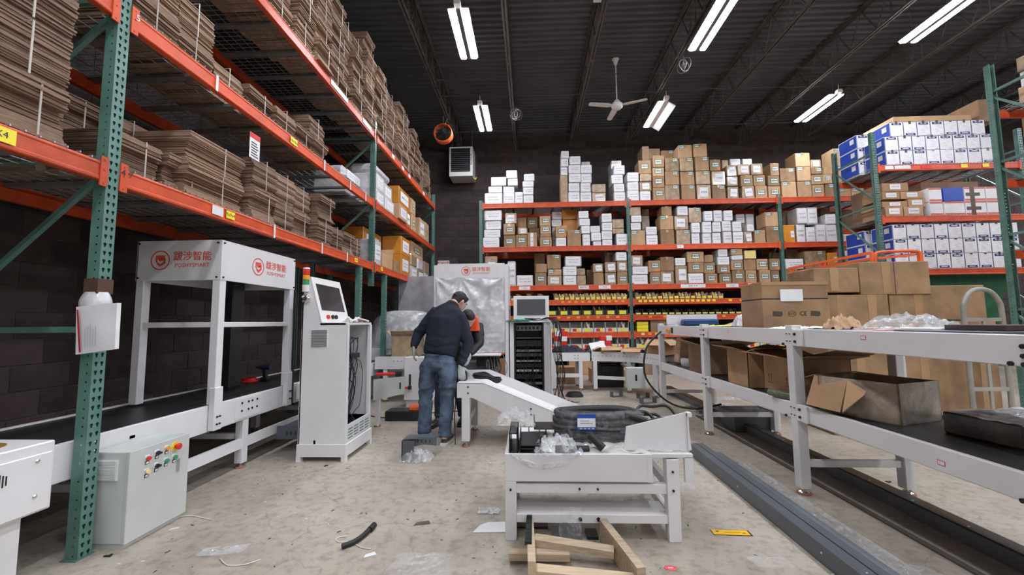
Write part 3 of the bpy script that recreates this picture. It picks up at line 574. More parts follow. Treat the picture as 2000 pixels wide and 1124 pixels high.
BX = [
(1,-1.13,-0.66,4.36,4.66,'w',0),(1,-1.03,-0.66,4.66,4.84,'w',0),(1,-0.96,-0.56,4.84,5.09,'w',0),(1,-0.64,-0.35,4.36,4.65,'w',0),
(1,-0.64,-0.35,4.65,4.83,'w',0),(1,-0.56,-0.27,5.03,5.25,'w',0),(1,-0.53,-0.27,4.83,5.03,'w',0),(1,-0.34,-0.13,4.36,4.68,'w',0),
(1,-0.14,0.15,4.79,4.95,'w',0),(1,-0.13,0.14,4.59,4.79,'w',0),(1,-0.12,0.14,4.36,4.59,'w',0),(1,-0.11,0.17,4.95,5.14,'w',0),
(1,0.83,1.02,4.36,5.08,'f',0),(1,0.86,1.03,5.08,5.31,'w',0),(1,0.86,1.05,5.31,5.53,'w',0),(1,0.87,1.07,5.53,5.74,'w',0),
(1,1.02,1.32,4.36,4.64,'w',0),(1,1.04,1.33,4.64,4.88,'w',0),(1,1.05,1.36,5.12,5.36,'w',0),(1,1.05,1.35,4.88,5.12,'w',0),
(1,1.08,1.37,5.36,5.59,'w',0),(1,1.33,1.62,4.36,4.63,'w',0),(1,1.34,1.61,4.63,4.87,'w',0),(1,1.35,1.64,4.87,5.12,'w',0),
(1,1.36,1.65,5.12,5.35,'w',0),(1,1.44,1.68,4.36,5.62,'w',1),(1,1.63,1.98,4.36,4.61,'m',0),(1,1.64,1.99,4.61,4.84,'f',0),
(1,2.14,2.43,4.83,5.07,'w',0),(1,2.18,2.48,4.36,4.61,'w',0),(1,2.19,2.46,4.61,4.83,'w',0),(1,2.20,2.49,5.07,5.32,'w',0),
(1,2.24,2.51,4.36,5.62,'w',1),(1,2.52,2.82,4.36,4.64,'w',0),(1,2.53,2.82,4.64,4.86,'w',0),(1,2.54,2.83,4.86,5.12,'w',0),
(1,2.83,3.15,5.07,5.43,'g',0),(1,2.84,3.12,4.36,4.62,'w',0),(1,2.85,3.15,4.62,4.87,'m',0),(1,2.86,3.15,4.87,5.07,'f',0),
(1,3.06,3.25,4.36,5.99,'p',1),(1,3.17,3.47,4.36,4.70,'g',0),(1,3.18,3.47,4.70,5.00,'g',0),(1,3.19,3.48,5.00,5.23,'g',0),
(1,3.20,3.49,5.23,5.55,'g',0),(1,3.25,3.55,4.36,5.93,'p',1),(1,3.48,3.84,4.36,4.76,'gt',0),(1,3.50,3.85,4.76,5.12,'gt',0),
(1,3.51,3.86,5.12,5.47,'gt',0),(1,3.57,3.92,4.36,5.87,'gt',1),(1,3.86,4.20,5.46,5.81,'gl',0),(1,3.88,4.23,4.75,5.11,'gt',0),
(1,3.88,4.21,5.11,5.46,'gt',0),(1,3.89,4.23,4.36,4.75,'gt',0),(1,4.24,4.58,5.48,5.83,'gl',0),(1,4.26,4.60,5.11,5.48,'gt',0),
(1,4.27,4.62,4.76,5.11,'gt',0),(1,4.28,4.63,4.36,4.76,'m',0),(1,4.63,4.89,5.10,5.40,'g',0),(1,4.66,5.00,4.73,5.10,'m',0),
(1,4.66,4.99,4.36,4.73,'gt',0),(1,5.03,5.30,4.69,4.95,'m',0),(1,5.04,5.31,4.36,4.69,'m',0),(1,5.04,5.29,4.95,5.25,'m',0),
(1,5.13,5.30,4.36,5.56,'f',1),(1,5.32,5.62,4.98,5.27,'m',0),(1,5.34,5.62,4.36,5.58,'w',1),(1,5.37,5.67,4.69,4.98,'g',0),
(1,5.39,5.69,4.36,4.69,'m',0),(1,5.64,5.93,4.97,5.27,'m',0),(1,5.67,5.93,4.36,5.58,'w',1),(1,5.69,5.98,4.69,4.97,'g',0),
(1,5.72,6.01,4.36,4.69,'g',0),(1,6.04,6.33,4.68,4.95,'g',0),(1,6.04,6.34,4.36,4.68,'g',0),(1,6.12,6.34,4.95,5.27,'g',0),
(1,6.19,6.29,4.36,5.30,'p',1),(1,6.35,6.72,4.77,5.13,'gt',0),(1,6.36,6.72,4.36,4.77,'gl',0),(1,6.74,7.10,5.15,5.51,'gl',0),
(1,6.75,7.10,4.36,4.78,'gt',0),(1,6.75,7.09,4.78,5.15,'gl',0),(1,7.11,7.40,4.69,4.95,'g',0),(1,7.11,7.36,4.95,5.12,'gt',0),
(1,7.12,7.41,4.36,4.69,'g',0),(1,7.13,7.38,5.12,5.34,'m',0),(1,7.40,7.61,4.70,4.94,'g',0),(1,7.43,7.63,4.36,4.70,'gt',0),
(1,7.44,7.71,4.94,5.13,'p',0),(1,7.67,8.04,5.14,5.61,'gl',0),(1,7.75,8.05,4.36,4.59,'gl',0),(1,7.76,8.04,4.59,5.14,'gl',0),
(1,8.06,8.34,4.36,4.58,'gl',0),(2,-1.17,-0.75,3.22,3.49,'w',0),(2,-1.14,-0.72,3.49,3.70,'w',0),(2,-1.13,-0.68,3.93,4.20,'w',0),
(2,-1.12,-0.70,3.70,3.93,'w',0),(2,-0.64,-0.35,3.55,3.84,'g',0),(2,-0.64,-0.34,3.22,3.55,'g',0),(2,-0.60,-0.30,3.84,4.13,'m',0),
(2,-0.33,-0.04,3.22,3.55,'g',0),(2,-0.30,-0.05,3.22,4.12,'g',1),(2,-0.27,-0.03,3.55,3.73,'m',0),(2,-0.03,0.24,3.82,4.12,'g',1),
(2,-0.03,0.22,3.22,3.60,'v',0),(2,0.01,0.30,3.22,3.82,'p',1),(2,0.29,0.59,3.22,3.48,'g',0),(2,0.29,0.57,3.77,4.03,'g',0),
(2,0.29,0.57,3.48,3.56,'p',0),(2,0.30,0.57,3.56,3.77,'g',0),(2,0.62,0.71,3.22,3.83,'w',1),(2,0.62,0.89,4.04,4.25,'w',1),
(2,0.62,0.89,3.83,4.04,'w',1),(2,0.69,0.97,3.46,3.77,'g',0),(2,0.69,0.96,3.22,3.46,'w',0),(2,0.90,1.30,4.03,4.31,'o',1),
(2,0.91,1.31,3.22,4.03,'o',1),(2,0.98,1.33,3.22,3.65,'gt',0),(2,1.28,1.54,3.94,4.14,'w',0),(2,1.28,1.57,3.75,3.94,'w',0),
(2,1.33,1.56,3.54,3.75,'w',0),(2,1.36,1.56,3.22,3.54,'w',0),(2,1.57,1.82,3.57,3.75,'w',0),(2,1.58,1.83,3.35,3.57,'w',0),
(2,1.63,1.84,3.22,3.35,'w',0),(2,1.85,2.11,3.22,3.38,'w',0),(2,1.85,2.12,3.38,3.61,'w',0),(2,1.86,2.12,3.61,3.83,'w',0),
(2,1.86,2.12,3.83,4.06,'w',0),(2,2.12,2.42,3.67,3.91,'f',0),(2,2.12,2.42,3.53,3.67,'f',0),(2,2.21,2.51,3.22,3.53,'w',0),
(2,2.22,2.51,3.22,3.55,'p',1),(2,2.57,2.86,3.99,4.22,'f',0),(2,2.58,2.94,3.22,3.61,'gl',0),(2,2.59,2.85,3.61,3.81,'w',0),
(2,2.59,2.86,3.81,3.99,'w',0),(2,2.96,3.24,3.48,3.70,'w',0),(2,2.96,3.25,3.22,3.48,'w',0),(2,2.99,3.20,3.22,4.10,'f',1),
(2,3.00,3.19,4.10,4.28,'p',1),(2,3.32,3.66,3.22,3.61,'p',0),(2,3.32,3.65,3.61,3.97,'gl',0),(2,3.37,3.63,3.97,4.21,'p',0),
(2,3.68,4.03,3.60,3.96,'m',0),(2,3.71,4.06,3.22,3.60,'gt',0),(2,3.75,4.03,3.96,4.21,'w',0),(2,4.05,4.36,3.78,4.17,'gt',0),
(2,4.09,4.31,3.51,3.78,'w',0),(2,4.09,4.30,3.22,3.51,'w',0),(2,4.35,4.57,3.22,3.50,'w',0),(2,4.36,4.59,3.50,3.80,'w',0),
(2,4.40,4.62,3.80,4.07,'w',0),(2,4.60,4.81,3.22,3.52,'w',0),(2,4.61,4.82,3.52,3.78,'w',0),(2,4.65,4.85,3.78,4.08,'w',0),
(2,4.85,5.07,3.54,3.81,'w',0),(2,4.86,5.09,3.22,3.54,'w',0),(2,4.90,5.13,3.81,4.08,'w',0),(2,5.10,5.33,3.52,3.79,'w',0),
(2,5.10,5.35,3.22,3.52,'w',0),(2,5.37,5.58,3.22,3.52,'m',0),(2,5.43,5.66,3.84,4.09,'w',1),(2,5.46,5.63,3.52,3.71,'w',0),
(2,5.57,5.68,3.22,3.84,'m',1),(2,5.63,5.90,3.22,3.56,'gl',0),(2,5.68,5.89,3.22,4.09,'w',1),(2,5.91,6.24,3.22,3.64,'gt',0),
(2,5.91,6.23,3.64,4.01,'gl',0),(2,6.33,6.61,3.22,3.67,'o',0),(2,6.62,6.86,3.22,4.17,'p',1),(2,6.66,6.88,3.22,3.69,'w',0),
(2,6.68,6.92,3.69,4.10,'w',0),(2,6.88,7.10,3.22,3.61,'w',0),(2,6.93,7.19,3.67,4.11,'w',0),(2,7.11,7.34,3.22,3.67,'w',0),
(2,7.37,7.63,3.22,3.67,'w',0),(2,7.38,7.63,3.67,3.93,'w',0),(2,7.59,7.84,3.22,4.22,'p',1),(2,7.75,7.93,3.22,3.44,'w',0),
(2,7.95,8.10,3.22,3.44,'w',0),(2,8.12,8.42,3.22,4.15,'p',1),(3,-1.13,-0.81,2.23,3.01,'m',0),(3,-0.55,-0.34,2.23,2.87,'w',0),
(3,-0.51,-0.35,2.23,2.60,'p',1),(3,-0.32,0.10,2.23,2.51,'w',0),(3,0.14,0.43,2.23,3.14,'g',1),(3,0.15,0.44,2.23,2.56,'g',0),
(3,0.17,0.45,2.56,2.79,'p',0),(3,0.46,0.81,2.65,3.02,'gt',0),(3,0.46,0.82,2.23,2.49,'m',0),(3,0.47,0.82,2.49,2.65,'gl',0),
(3,0.85,1.19,2.23,2.48,'w',0),(3,0.85,1.20,2.48,2.71,'w',0),(3,0.91,1.33,2.71,2.98,'w',0),(3,1.20,1.43,2.23,2.48,'f',0),
(3,1.21,1.42,2.48,2.66,'f',0),(3,1.51,1.64,2.23,2.68,'p',1),(3,1.61,1.87,2.54,2.78,'m',0),(3,1.62,1.87,2.23,2.54,'p',0),
(3,1.90,2.18,2.23,2.54,'m',0),(3,1.91,2.19,2.54,2.81,'m',0),(3,1.99,2.24,2.23,3.14,'p',1),(3,2.18,2.46,2.83,3.06,'w',0),
(3,2.21,2.47,2.23,2.55,'g',0),(3,2.21,2.47,2.55,2.83,'m',0),(3,2.56,2.97,2.23,2.48,'w',0),(3,2.57,2.86,2.69,2.97,'m',0),
(3,2.58,2.98,2.48,2.69,'w',0),(3,2.99,3.29,2.54,2.83,'g',0),(3,3.02,3.28,2.23,2.54,'g',0),(3,3.29,3.63,2.56,2.92,'p',0),
(3,3.29,3.62,2.23,2.56,'m',0),(3,3.65,3.91,2.69,2.89,'w',0),(3,3.65,3.94,2.23,2.69,'m',0),(3,3.95,4.37,2.77,3.04,'g',0),
(3,3.96,4.34,2.23,2.50,'w',0),(3,3.97,4.35,2.50,2.77,'g',0),(3,4.36,4.63,2.48,2.76,'g',0),(3,4.38,4.59,2.76,2.95,'p',0),
(3,4.38,4.67,2.23,2.48,'g',0),(3,4.68,4.99,2.48,2.69,'g',0),(3,4.69,4.99,2.69,2.90,'w',0),(3,4.71,4.95,2.90,3.09,'w',0),
(3,4.72,5.01,2.23,2.48,'g',0),(3,5.02,5.31,2.56,2.81,'g',0),(3,5.02,5.30,2.93,3.09,'gl',0),(3,5.03,5.34,2.23,2.56,'g',0),
(3,5.03,5.31,2.81,2.93,'w',0),(3,5.34,5.63,2.55,2.83,'p',0),(3,5.34,5.64,2.83,3.05,'y',0),(3,5.36,5.62,2.23,2.55,'g',0),
(3,5.64,5.91,2.55,2.83,'g',0),(3,5.69,5.96,2.23,2.55,'g',0),(3,5.96,6.21,2.54,2.83,'g',0),(3,5.97,6.18,2.23,2.54,'g',0),
(3,6.22,6.50,2.23,3.06,'p',1),(3,6.30,6.61,2.23,2.56,'p',0),(3,6.32,6.77,2.56,2.82,'w',0),(3,6.64,6.95,2.23,3.14,'g',1),
(3,6.81,7.32,2.55,3.01,'gt',0),(3,6.83,7.01,2.23,2.54,'g',0),(3,7.02,7.31,2.23,2.55,'w',0),(3,7.32,7.58,2.23,2.63,'w',0),
(3,7.34,7.59,2.63,2.96,'o',0),(3,7.62,7.89,2.23,2.87,'p',0),(3,7.76,7.94,2.87,3.00,'w',0)
]
rng = random.Random(5)
cols_seen = {}
tn = {1: 'back rack top', 2: 'back rack second', 3: 'back rack third'}
BXs = sorted(BX, key=lambda b: (b[0], b[6], b[1]+b[2]))
stacks = {}
for b in BXs:
    key = None
    for s_ in stacks.get((b[0], b[6]), []):
        ov = min(b[2], s_[0][2])-max(b[1], s_[0][1])
        if ov > .5*min(b[2]-b[1], s_[0][2]-s_[0][1]): s_.append(b); key = 1; break
    if not key: stacks.setdefault((b[0], b[6]), []).append([b])
for (tier, back), sts in stacks.items():
    sts.sort(key=lambda s_: s_[0][1])
    for i, st in enumerate(sts):
        st.sort(key=lambda b: b[3])
        for k, (t_, x0, x1, z0, z1, ty, bk) in enumerate(st):
            pos = 'bottom of' if k == 0 and len(st) > 1 else ('on top of' if k == len(st)-1 and len(st) > 1 else ('alone as' if len(st) == 1 else ORD[k]+' up in'))
            lab = '%s, %s %s %sstack, %s shelf' % (LOOK[ty], pos, ORD[i], 'rear ' if back else '', tn[tier])
            y0 = 10.32+(.45 if back else 0)+rng.uniform(0, .03); dep = .40 if not back else .5
            if ty == 'gl' and z1-z0 > .24: dep = .42
            jx = rng.uniform(-.004, .004)
            m_ = BM[ty]
            if ty == 'g' and rng.random() < .35: m_ = kraft2
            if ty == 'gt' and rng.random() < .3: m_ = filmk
            if ty == 'p' and not back: m_ = kraft
            g = 'cartons on the %s shelf' % tn[tier]
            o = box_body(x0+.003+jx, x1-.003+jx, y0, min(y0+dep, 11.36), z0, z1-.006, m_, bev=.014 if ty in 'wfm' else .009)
            tag(o, lab, 'carton', g)
            w, h = x1-x0, z1-z0; cx, cz = (x0+x1)/2+jx, (z0+z1)/2
            def lb(key, x, z, sx, sz, rot=0): inst('label', LAB[key], o, (x, y0-.0005, z), (0, rot, 0), (sx, 1, sz))
            if ty == 'w': lb('w%d' % rng.randrange(5), cx+rng.uniform(-.01, .01), cz, w*rng.uniform(.80, .95), h*rng.uniform(.8, .93), rng.uniform(-.03, .03))
            elif ty == 'g': s_ = min(.19, w*.72); lb('g%d' % rng.randrange(3), cx+rng.uniform(-.01, .02), cz+rng.uniform(-.02, .02), s_, s_)
            elif ty == 'gt': lb('g0', cx+w*.22, z1-.055, .13, .14)
            elif ty == 'gl': lb('g1', cx-w*.26, z1-.055, .13, .14)
            elif ty == 'm': lb('m%d' % rng.randrange(3), cx+rng.uniform(-.02, .02), cz, w*.6, h*.6, rng.uniform(-.1, .1))
            elif ty == 'v': lb('w1', cx-.01, cz, w*.3, h*.9)
            elif ty == 'o' and not back: lb('m1', cx+w*.28, cz-.01, w*.3, h*.35)
            elif ty == 'y':
                mb = MB(); mb.box(cx-w*.45, cx+w*.45, y0-.002, y0, cz-h*.45, cz+h*.45); mb.build('label', papery, o)
            if (ty in ('gt', 'gl', 'p') or (ty == 'g' and rng.random() < .4)) and not back: seam(o, x0, x1, y0, y0+dep, z0, z1-.002)
            if ty == 'g' and rng.random() < .25:
                mb = MB(); mb.box(cx+w*.2, cx+w*.42, y0-.002, y0, z0+h*.1, z0+h*.3); mb.build('sticker', mat('orange_sticker', (.9, .2, .03), .5, var=0), o)
# ---------------------------------------------------------------- parts bins on the lower shelves
def bin_mesh(w, h, d, body, front=1.0, lab=(yellow, greenp), cut=.45):
    mb = MB(); t_ = .005
    mb.box(-w/2, w/2, 0, d, 0, t_, 0); mb.box(-w/2, -w/2+t_, .0, d, 0, h, 0); mb.box(w/2-t_, w/2, .0, d, 0, h, 0); mb.box(-w/2, w/2, d-t_, d, 0, h, 0); mb.box(-w/2, w/2, 0, t_, 0, h*cut, 0)
    lw_ = .44 if w < .2 else .30
    mb.box(-w*.28 if w > .2 else -w*.42, w*lw_, -.003, 0, h*.08, h*cut*.86, 1); mb.box(w*.05, w*lw_, -.0045, 0, h*.08, h*cut*.86, 2)
    return mb.mesh('parts_bin', [body, lab[0], lab[1]])
binwhite = mat('white_corrugated_bin', (.72, .71, .68), .6, var=.08); binblack = mat('black_bin_plastic', (.03, .034, .03), .4, var=.1)
lime = mat('lime_label', (.62, .82, .12), .5, var=0)
small = bin_mesh(.115, .12, .3, binwhite, lab=(yellow, yellow), cut=.5); smallk = bin_mesh(.115, .15, .3, kraft2, lab=(yellow, papery), cut=.5); smallb = bin_mesh(.14, .14, .3, binblack, lab=(papery, lime), cut=.4)
blackb = bin_mesh(.285, .26, .4, binblack, lab=(yellow, lime), cut=.5); whiteb = bin_mesh(.285, .25, .4, binwhite, lab=(redp, yellow), cut=.42); whitey = bin_mesh(.285, .25, .4, binwhite, lab=(yellow, lime), cut=.42)
wires_m = None
def content(kind, w, h, d, seed):
    r = random.Random(seed); mb = MB()
    for k in range(7):
        x = r.uniform(-w*.36, w*.36); y = r.uniform(.03, d*.6); a = r.uniform(.5, 1.25)*h; s_ = r.uniform(.012, .03)
        if kind == 'cable': mb.tube([(x, y, .02), (x+r.uniform(-.04, .04), y, a*.8), (x+r.uniform(-.05, .05), y+.03, a)], .004, 4, sub=2)
        else: mb.T = Matrix.Translation((x, y, a*.45)) @ Matrix.Rotation(r.uniform(-.6, .6), 4, 'Y'); mb.box(-s_, s_, -.01, .01, -a*.4, a*.5); mb.T = None
    return mb
conts = [content('box', .115, .15, .3, 1).mesh('contents', kraft2), content('box', .14, .14, .3, 2).mesh('contents', blackp), content('box', .28, .2, .4, 3).mesh('contents', kraft3), content('cable', .28, .3, .4, 4).mesh('contents', black), content('box', .115, .14, .3, 5).mesh('contents', papery), content('box', .28, .22, .4, 6).mesh('contents', whitep)]
def bins(shelf, x0, x1, n, me, cont, desc, shelfname, grp, zoff=.0):
    pitch = (x1-x0)/n
    for i in range(n):
        x = x0+(i+.5)*pitch; e = me[i % len(me)]
        o = inst('parts_bin', e, None, (x, 10.34, shelf+.002+zoff)); tag(o, '%s, %s along %s' % (desc, ORD[i], shelfname), 'bin', grp)
        cc = cont[i % len(cont)]
        if cc is not None: q_ = inst('contents', cc, o, (x, 10.35, shelf+.008+zoff)); q_['kind'] = 'stuff'
S4 = 'bins shelf'
bins(BLEV[3], .62, 2.44, 14, [small, small, smallk], [conts[0], conts[4]], 'small yellow labelled parts bin', S4+' middle bay', 'small yellow labelled bins')
bins(BLEV[3], -.62, .5, 8, [smallk, small], [conts[0], conts[1]], 'small brown parts bin with yellow label', S4+' end bay', 'small brown bins')
bins(BLEV[3], 2.64, 4.8, 16, [small, smallk, smallb], [conts[0], None, conts[4]], 'small bin with bright yellow label', S4+' far bay', 'small yellow labelled bins')
bins(BLEV[4], .42, 2.46, 7, [blackb], [None, conts[2], None], 'large black parts bin with lime label', 'row of black bins', 'large black bins')
bins(BLEV[4], 2.62, 6.2, 22, [smallb], [conts[1], None], 'small black parts bin with pale label', 'shelf behind the white foam box', 'small black bins')
bins(BLEV[5], .42, 2.46, 7, [whitey, whiteb, whiteb], [conts[5], None, None], 'white cardboard parts bin with red and yellow label', 'upper row of white bins', 'white bins upper row')
bins(BLEV[6], .42, 2.46, 7, [whiteb], [None, conts[3]], 'white cardboard parts bin holding cables', 'lower row of white bins', 'white bins lower row')
bins(BLEV[6], 2.62, 6.2, 12, [whitey, whiteb], [conts[5], conts[1]], 'white parts bin seen under the conveyor deck', 'lower bin shelf', 'white bins under the conveyor')
for i in range(3):
    tag(box_body(2.66, 2.94, 10.36, 10.7, 1.052+i*.085, 1.052+i*.085+.08, yellow, 'carton'), 'flat bright yellow box, %s of three beside the white bins' % ('bottom', 'middle', 'top')[i], 'box', 'yellow boxes')
tag(box_body(3.0, 3.45, 10.36, 10.9, 1.052, 1.40, kraft3, 'carton'), 'dull olive carton beside the flat yellow boxes', 'carton')
for i, (x0, x1, z) in enumerate(((5.4, 5.75, 1.865), (5.78, 6.15, 1.865))): tag(box_body(x0, x1, 10.36, 10.7, z, z+.13, whitep if i else kraft2, 'carton'), ('small tan tray of parts' if i == 0 else 'small white open box')+' on the small bins shelf near the big taped carton', 'box')
r_ = random.Random(3)
for i in range(12):
    x = -.9+i*.93; w_ = r_.uniform(.45, .8)
    tag(box_body(x, x+w_, 10.35, 11.0, .003, r_.uniform(.32, .5), (kraft, kraft3, kraft2)[i % 3], 'carton'), '%s %s carton on the floor under the back rack' % (ORD[i], ('brown', 'dark', 'pale')[i % 3]), 'carton', 'cartons on the floor under the back rack')

# ---------------------------------------------------------------- flattened carton bundles on the left rack
strapm = mat('pale_strap', (.50, .46, .42), .5, var=.2)
def bundle_mesh(w, d, h, n, seed):
    r = random.Random(seed); mb = MB(); ph = r.uniform(0, 6)
    for i in range(n):
        t_ = h/n; z = i*t_; bow = .030*math.sin(ph+i*3.2/n*2)+.022*((i*3//n) % 2)+.012*math.sin(i*1.7+ph)*.4
        a = r.uniform(-.006, .006); b_ = r.uniform(-.008, .008)
        mb.T = Matrix.Rotation(r.uniform(-.012, .012), 4, 'Z')
        sk = r.uniform(.0, .004)
        mb.box(-w/2+a+bow*.5, w/2+a+r.uniform(-.006, .006)+bow*.5, b_+bow+.02, d+b_*2, z+t_*.10, z+t_*.97+sk*.3)
    mb.T = None; return mb.mesh('sheets', sheetm)
def strap_mesh(w, d, h, seed):
    r = random.Random(seed); x = r.uniform(-.05, .05); mb = MB(); mb.box(x-.0045, x+.0045, -.014, -.010, h*.04, h+.003); mb.box(x-.0045, x+.0045, -.012, d*.9, h+.001, h+.003); return mb.mesh('strap', strapm)
BUN = [(bundle_mesh(.36, .52, .30, 26, s), strap_mesh(.36, .52, .30, s)) for s in range(5)]
BUNW = [(bundle_mesh(.62, .60, .26, 22, s+20), strap_mesh(.62, .60, .26, s)) for s in range(3)]
bcount = {}
def bundle(kind, y, z, xoff, k, i, where, grp, sc=1):
    sm_, st_ = (BUNW if kind == 'w' else BUN)[random.randrange(3 if kind == 'w' else 5)]
    o = bpy.data.objects.new('cardboard_bundle', None); C.objects.link(o); o.location = (LRX-.02-xoff, y, z); o.rotation_euler = (0, 0, PI/2+random.uniform(-.02, .02)); o.scale = (1, 1, sc)
    ORIG[o.name] = (0, 0, 0); inst('sheets', sm_, o); inst('strap', st_, o)
    tag(o, 'flat carton bundle, %s up in %s stack, %s' % (ORD[k], ORD[i], where), 'cardboard', grp)
def row(level, ys, heights, pitch, kind, where, grp, xoff=0, lean=.0):
    h = .26 if kind == 'w' else .30
    for i, (y, n) in enumerate(zip(ys, heights)):
        xo = xoff+random.uniform(-.03, .07)
        for k in range(n):
            bundle(kind, y+random.uniform(-.01, .01)+lean*k, LLEV[level]+.009+k*h, xo+random.uniform(-.03, .03), k, i, where, grp)
row(0, [1.95, 1.58, 1.21, .84, .47], [3, 3, 3, 3, 2], .37, 'n', 'lowest shelf left of the near green post', 'flat cartons on the lowest shelf, near bay')
row(0, [2.66, 3.06], [1, 1], .4, 'n', 'lowest shelf beside the near green post', 'flat cartons on the lowest shelf', .1)
row(0, [3.30], [2], .66, 'w', 'lowest shelf, wide bundles', 'flat cartons on the lowest shelf', -.02)
row(0, [3.86, 4.24, 4.62, 5.00], [2, 2, 2, 2], .38, 'n', 'lowest shelf behind the wide bundles', 'flat cartons on the lowest shelf')
row(0, [5.40, 5.78, 6.14, 6.42][:3], [1, 1, 1], .38, 'n', 'lowest shelf by the middle post', 'flat cartons on the lowest shelf')
row(0, [2.62, 3.0, 3.4, 3.8, 4.2], [2, 2, 2, 2, 2], .4, 'n', 'lowest shelf rear line', 'rear flat cartons on the lowest shelf', .56)
row(1, [2.7, 3.1, 3.5, 3.9, 4.3, 4.68, 5.06], [2, 2, 1, 1, 1, 1, 2], .38, 'n', 'middle shelf', 'flat cartons on the middle shelf', .1)
row(1, [1.9, 1.5], [2, 2], .38, 'n', 'middle shelf left of the near post', 'flat cartons on the middle shelf')
row(2, [3.7, 4.08, 4.46, 4.84, 5.22, 5.60, 5.98, 6.36], [3, 3, 4, 4, 4, 4, 4, 5], .38, 'n', 'top shelf before the middle post', 'flat cartons on the top shelf, near part')
row(2, [6.80, 7.18, 7.56, 7.94, 8.32, 8.70, 9.08, 9.46, 9.84, 10.22, 10.60], [4, 4, 4, 4, 4, 4, 4, 4, 3, 3, 3], .38, 'n', 'top shelf beyond the middle post', 'flat cartons on the top shelf, far part')
mb = MB(); q = at(497, 287, X=LRX+.005); mb.box(LRX+.006, LRX+.009, q.y-.07, q.y+.07, q.z-.12, q.z+.12); o = mb.build('shipping_label', paper)
tag(o, 'white and red shipping label sheet on a flat carton bundle', 'label'); mb = MB(); mb.box(LRX+.009, LRX+.0105, q.y-.07, q.y+.07, q.z+.07, q.z+.12); mb.build('red_band', redp, o); mb = MB()
for i in range(6): mb.box(LRX+.009, LRX+.0103, q.y-.05, q.y+.05-.01*(i % 3), q.z-.10+i*.025, q.z-.09+i*.025)
mb.build('print', ink, o)
# cartons and parcels in the far bay of the left rack
def lcart(y0, y1, z, h, m, desc, depth=.5, xo=0, lab=None, cat='carton', name='carton', rz=0, bev=.008):
    mb = MB(); mb.box(LRX-.03-xo-depth, LRX-.03-xo, y0, y1, z, z+h, bev=bev); o = mb.build(name, m, org=(LRX-.03-xo-depth/2, (y0+y1)/2, z))
    tag(o, desc, cat, 'cartons in the far bay of the left rack'); x = LRX-.029-xo
    if lab: ll = inst('label', LAB[lab], o, (x, (y0+y1)/2, z+h*.5), (0, 0, PI/2), ((y1-y0)*(.7 if lab[0] != 'g' else .5), 1, h*.6))
    return o
Z1, Z2 = LLEV[0]+.01, LLEV[1]+.01
W2 = 'left rack middle shelf'
lcart(6.72, 7.14, Z2, .26, whitew, 'white wrapped parcel at the bottom nearest the post, '+W2, lab='w0'); lcart(6.74, 7.10, Z2+.26, .27, whitew, 'white parcel on the white parcel nearest the post, '+W2, lab='w2'); 
lcart(7.2, 7.66, Z2, .25, whitew, 'white wrapped parcel beside the brown taped carton, '+W2, lab='w1'); lcart(7.18, 7.62, Z2+.25, .27, whitew, 'white parcel second up beside the orange carton, '+W2, lab='w3', xo=.03)
tag(lcart(6.76, 7.5, Z2+.53, .2, clear3, 'sagging silver film wrapped pack lying on the white parcels', xo=.02, bev=.07), cat='parcel')
lcart(6.1, 6.7, Z2, .2, whitew, 'low white parcel behind the middle post, middle shelf', xo=.25, lab='w4'); lcart(6.05, 6.75, Z2+.2, .22, clear3, 'silver wrapped pack behind the middle post, middle shelf', xo=.25, lab='w4', bev=.06)
lcart(7.78, 8.30, Z2, .30, kraft2, 'pale brown taped carton jutting over the beam, '+W2, depth=.4, xo=-.07, lab='w2')
lcart(8.34, 8.78, Z2, .36, orangebox, 'lower orange wrapped carton, '+W2, lab='m1'); lcart(8.0, 8.76, Z2+.37, .36, orangebox, 'upper orange wrapped carton, '+W2, lab='m0', xo=.02)
lcart(8.82, 9.16, Z2, .38, kraft2, 'pale carton under the green labelled one, '+W2, lab='g1'); lcart(8.80, 9.14, Z2+.38, .34, kraft2, 'pale carton with green label right of the orange one, '+W2, lab='g0')
lcart(9.5, 9.98, Z2, .46, kraft2, 'large pale carton near the far end, '+W2, depth=.6, lab='m2'); lcart(10.02, 10.4, Z2, .24, kraft2, 'lower pale carton at the far end, '+W2, lab='g0'); lcart(10.02, 10.4, Z2+.24, .24, kraft2, 'upper pale carton at the far end, '+W2, lab='g1')
W1 = 'left rack lowest shelf'
lcart(6.68, 7.02, Z1, .42, whitew, 'white labelled parcel right of the middle post, '+W1, lab='w0', depth=.4); 
lcart(7.10, 7.62, Z1, .24, kraft2, 'open pale carton with raised flap, '+W1, depth=.35); mb = MB(); mb.T = Matrix.Translation((LRX-.03, 7.62, Z1+.24)) @ Matrix.Rotation(-.35, 4, 'X'); mb.box(-.35, 0, 0, .006, 0, .18); o = mb.build('cardboard_flap', kraft2); tag(o, 'raised pale flap of the open carton on the lowest shelf', 'cardboard')
lcart(7.72, 8.06, Z1, .22, kraft, 'small brown carton beside the orange ones, '+W1, depth=.35)
lcart(7.2, 8.1, Z1+.26, .50, orangebox, 'big dark orange carton set back, '+W1, depth=.4, xo=.4, lab='m1'); lcart(7.2, 8.1, Z1, .25, kraft3, 'brown carton under the big orange one, '+W1, depth=.4, xo=.4)
lcart(8.14, 8.72, Z1, .40, orangebox, 'orange wrapped carton at the bottom, '+W1, lab='w2', depth=.4); lcart(8.14, 8.74, Z1+.40, .38, orangebox, 'orange wrapped carton second up with a white sheet, '+W1, lab='w0', depth=.4)
lcart(8.85, 9.35, Z1, .26, whitew, 'white wrapped pack at the bottom, '+W1, lab='m1'); lcart(8.85, 9.32, Z1+.26, .28, filmk, 'film wrapped carton on the white pack, '+W1, bev=.03)
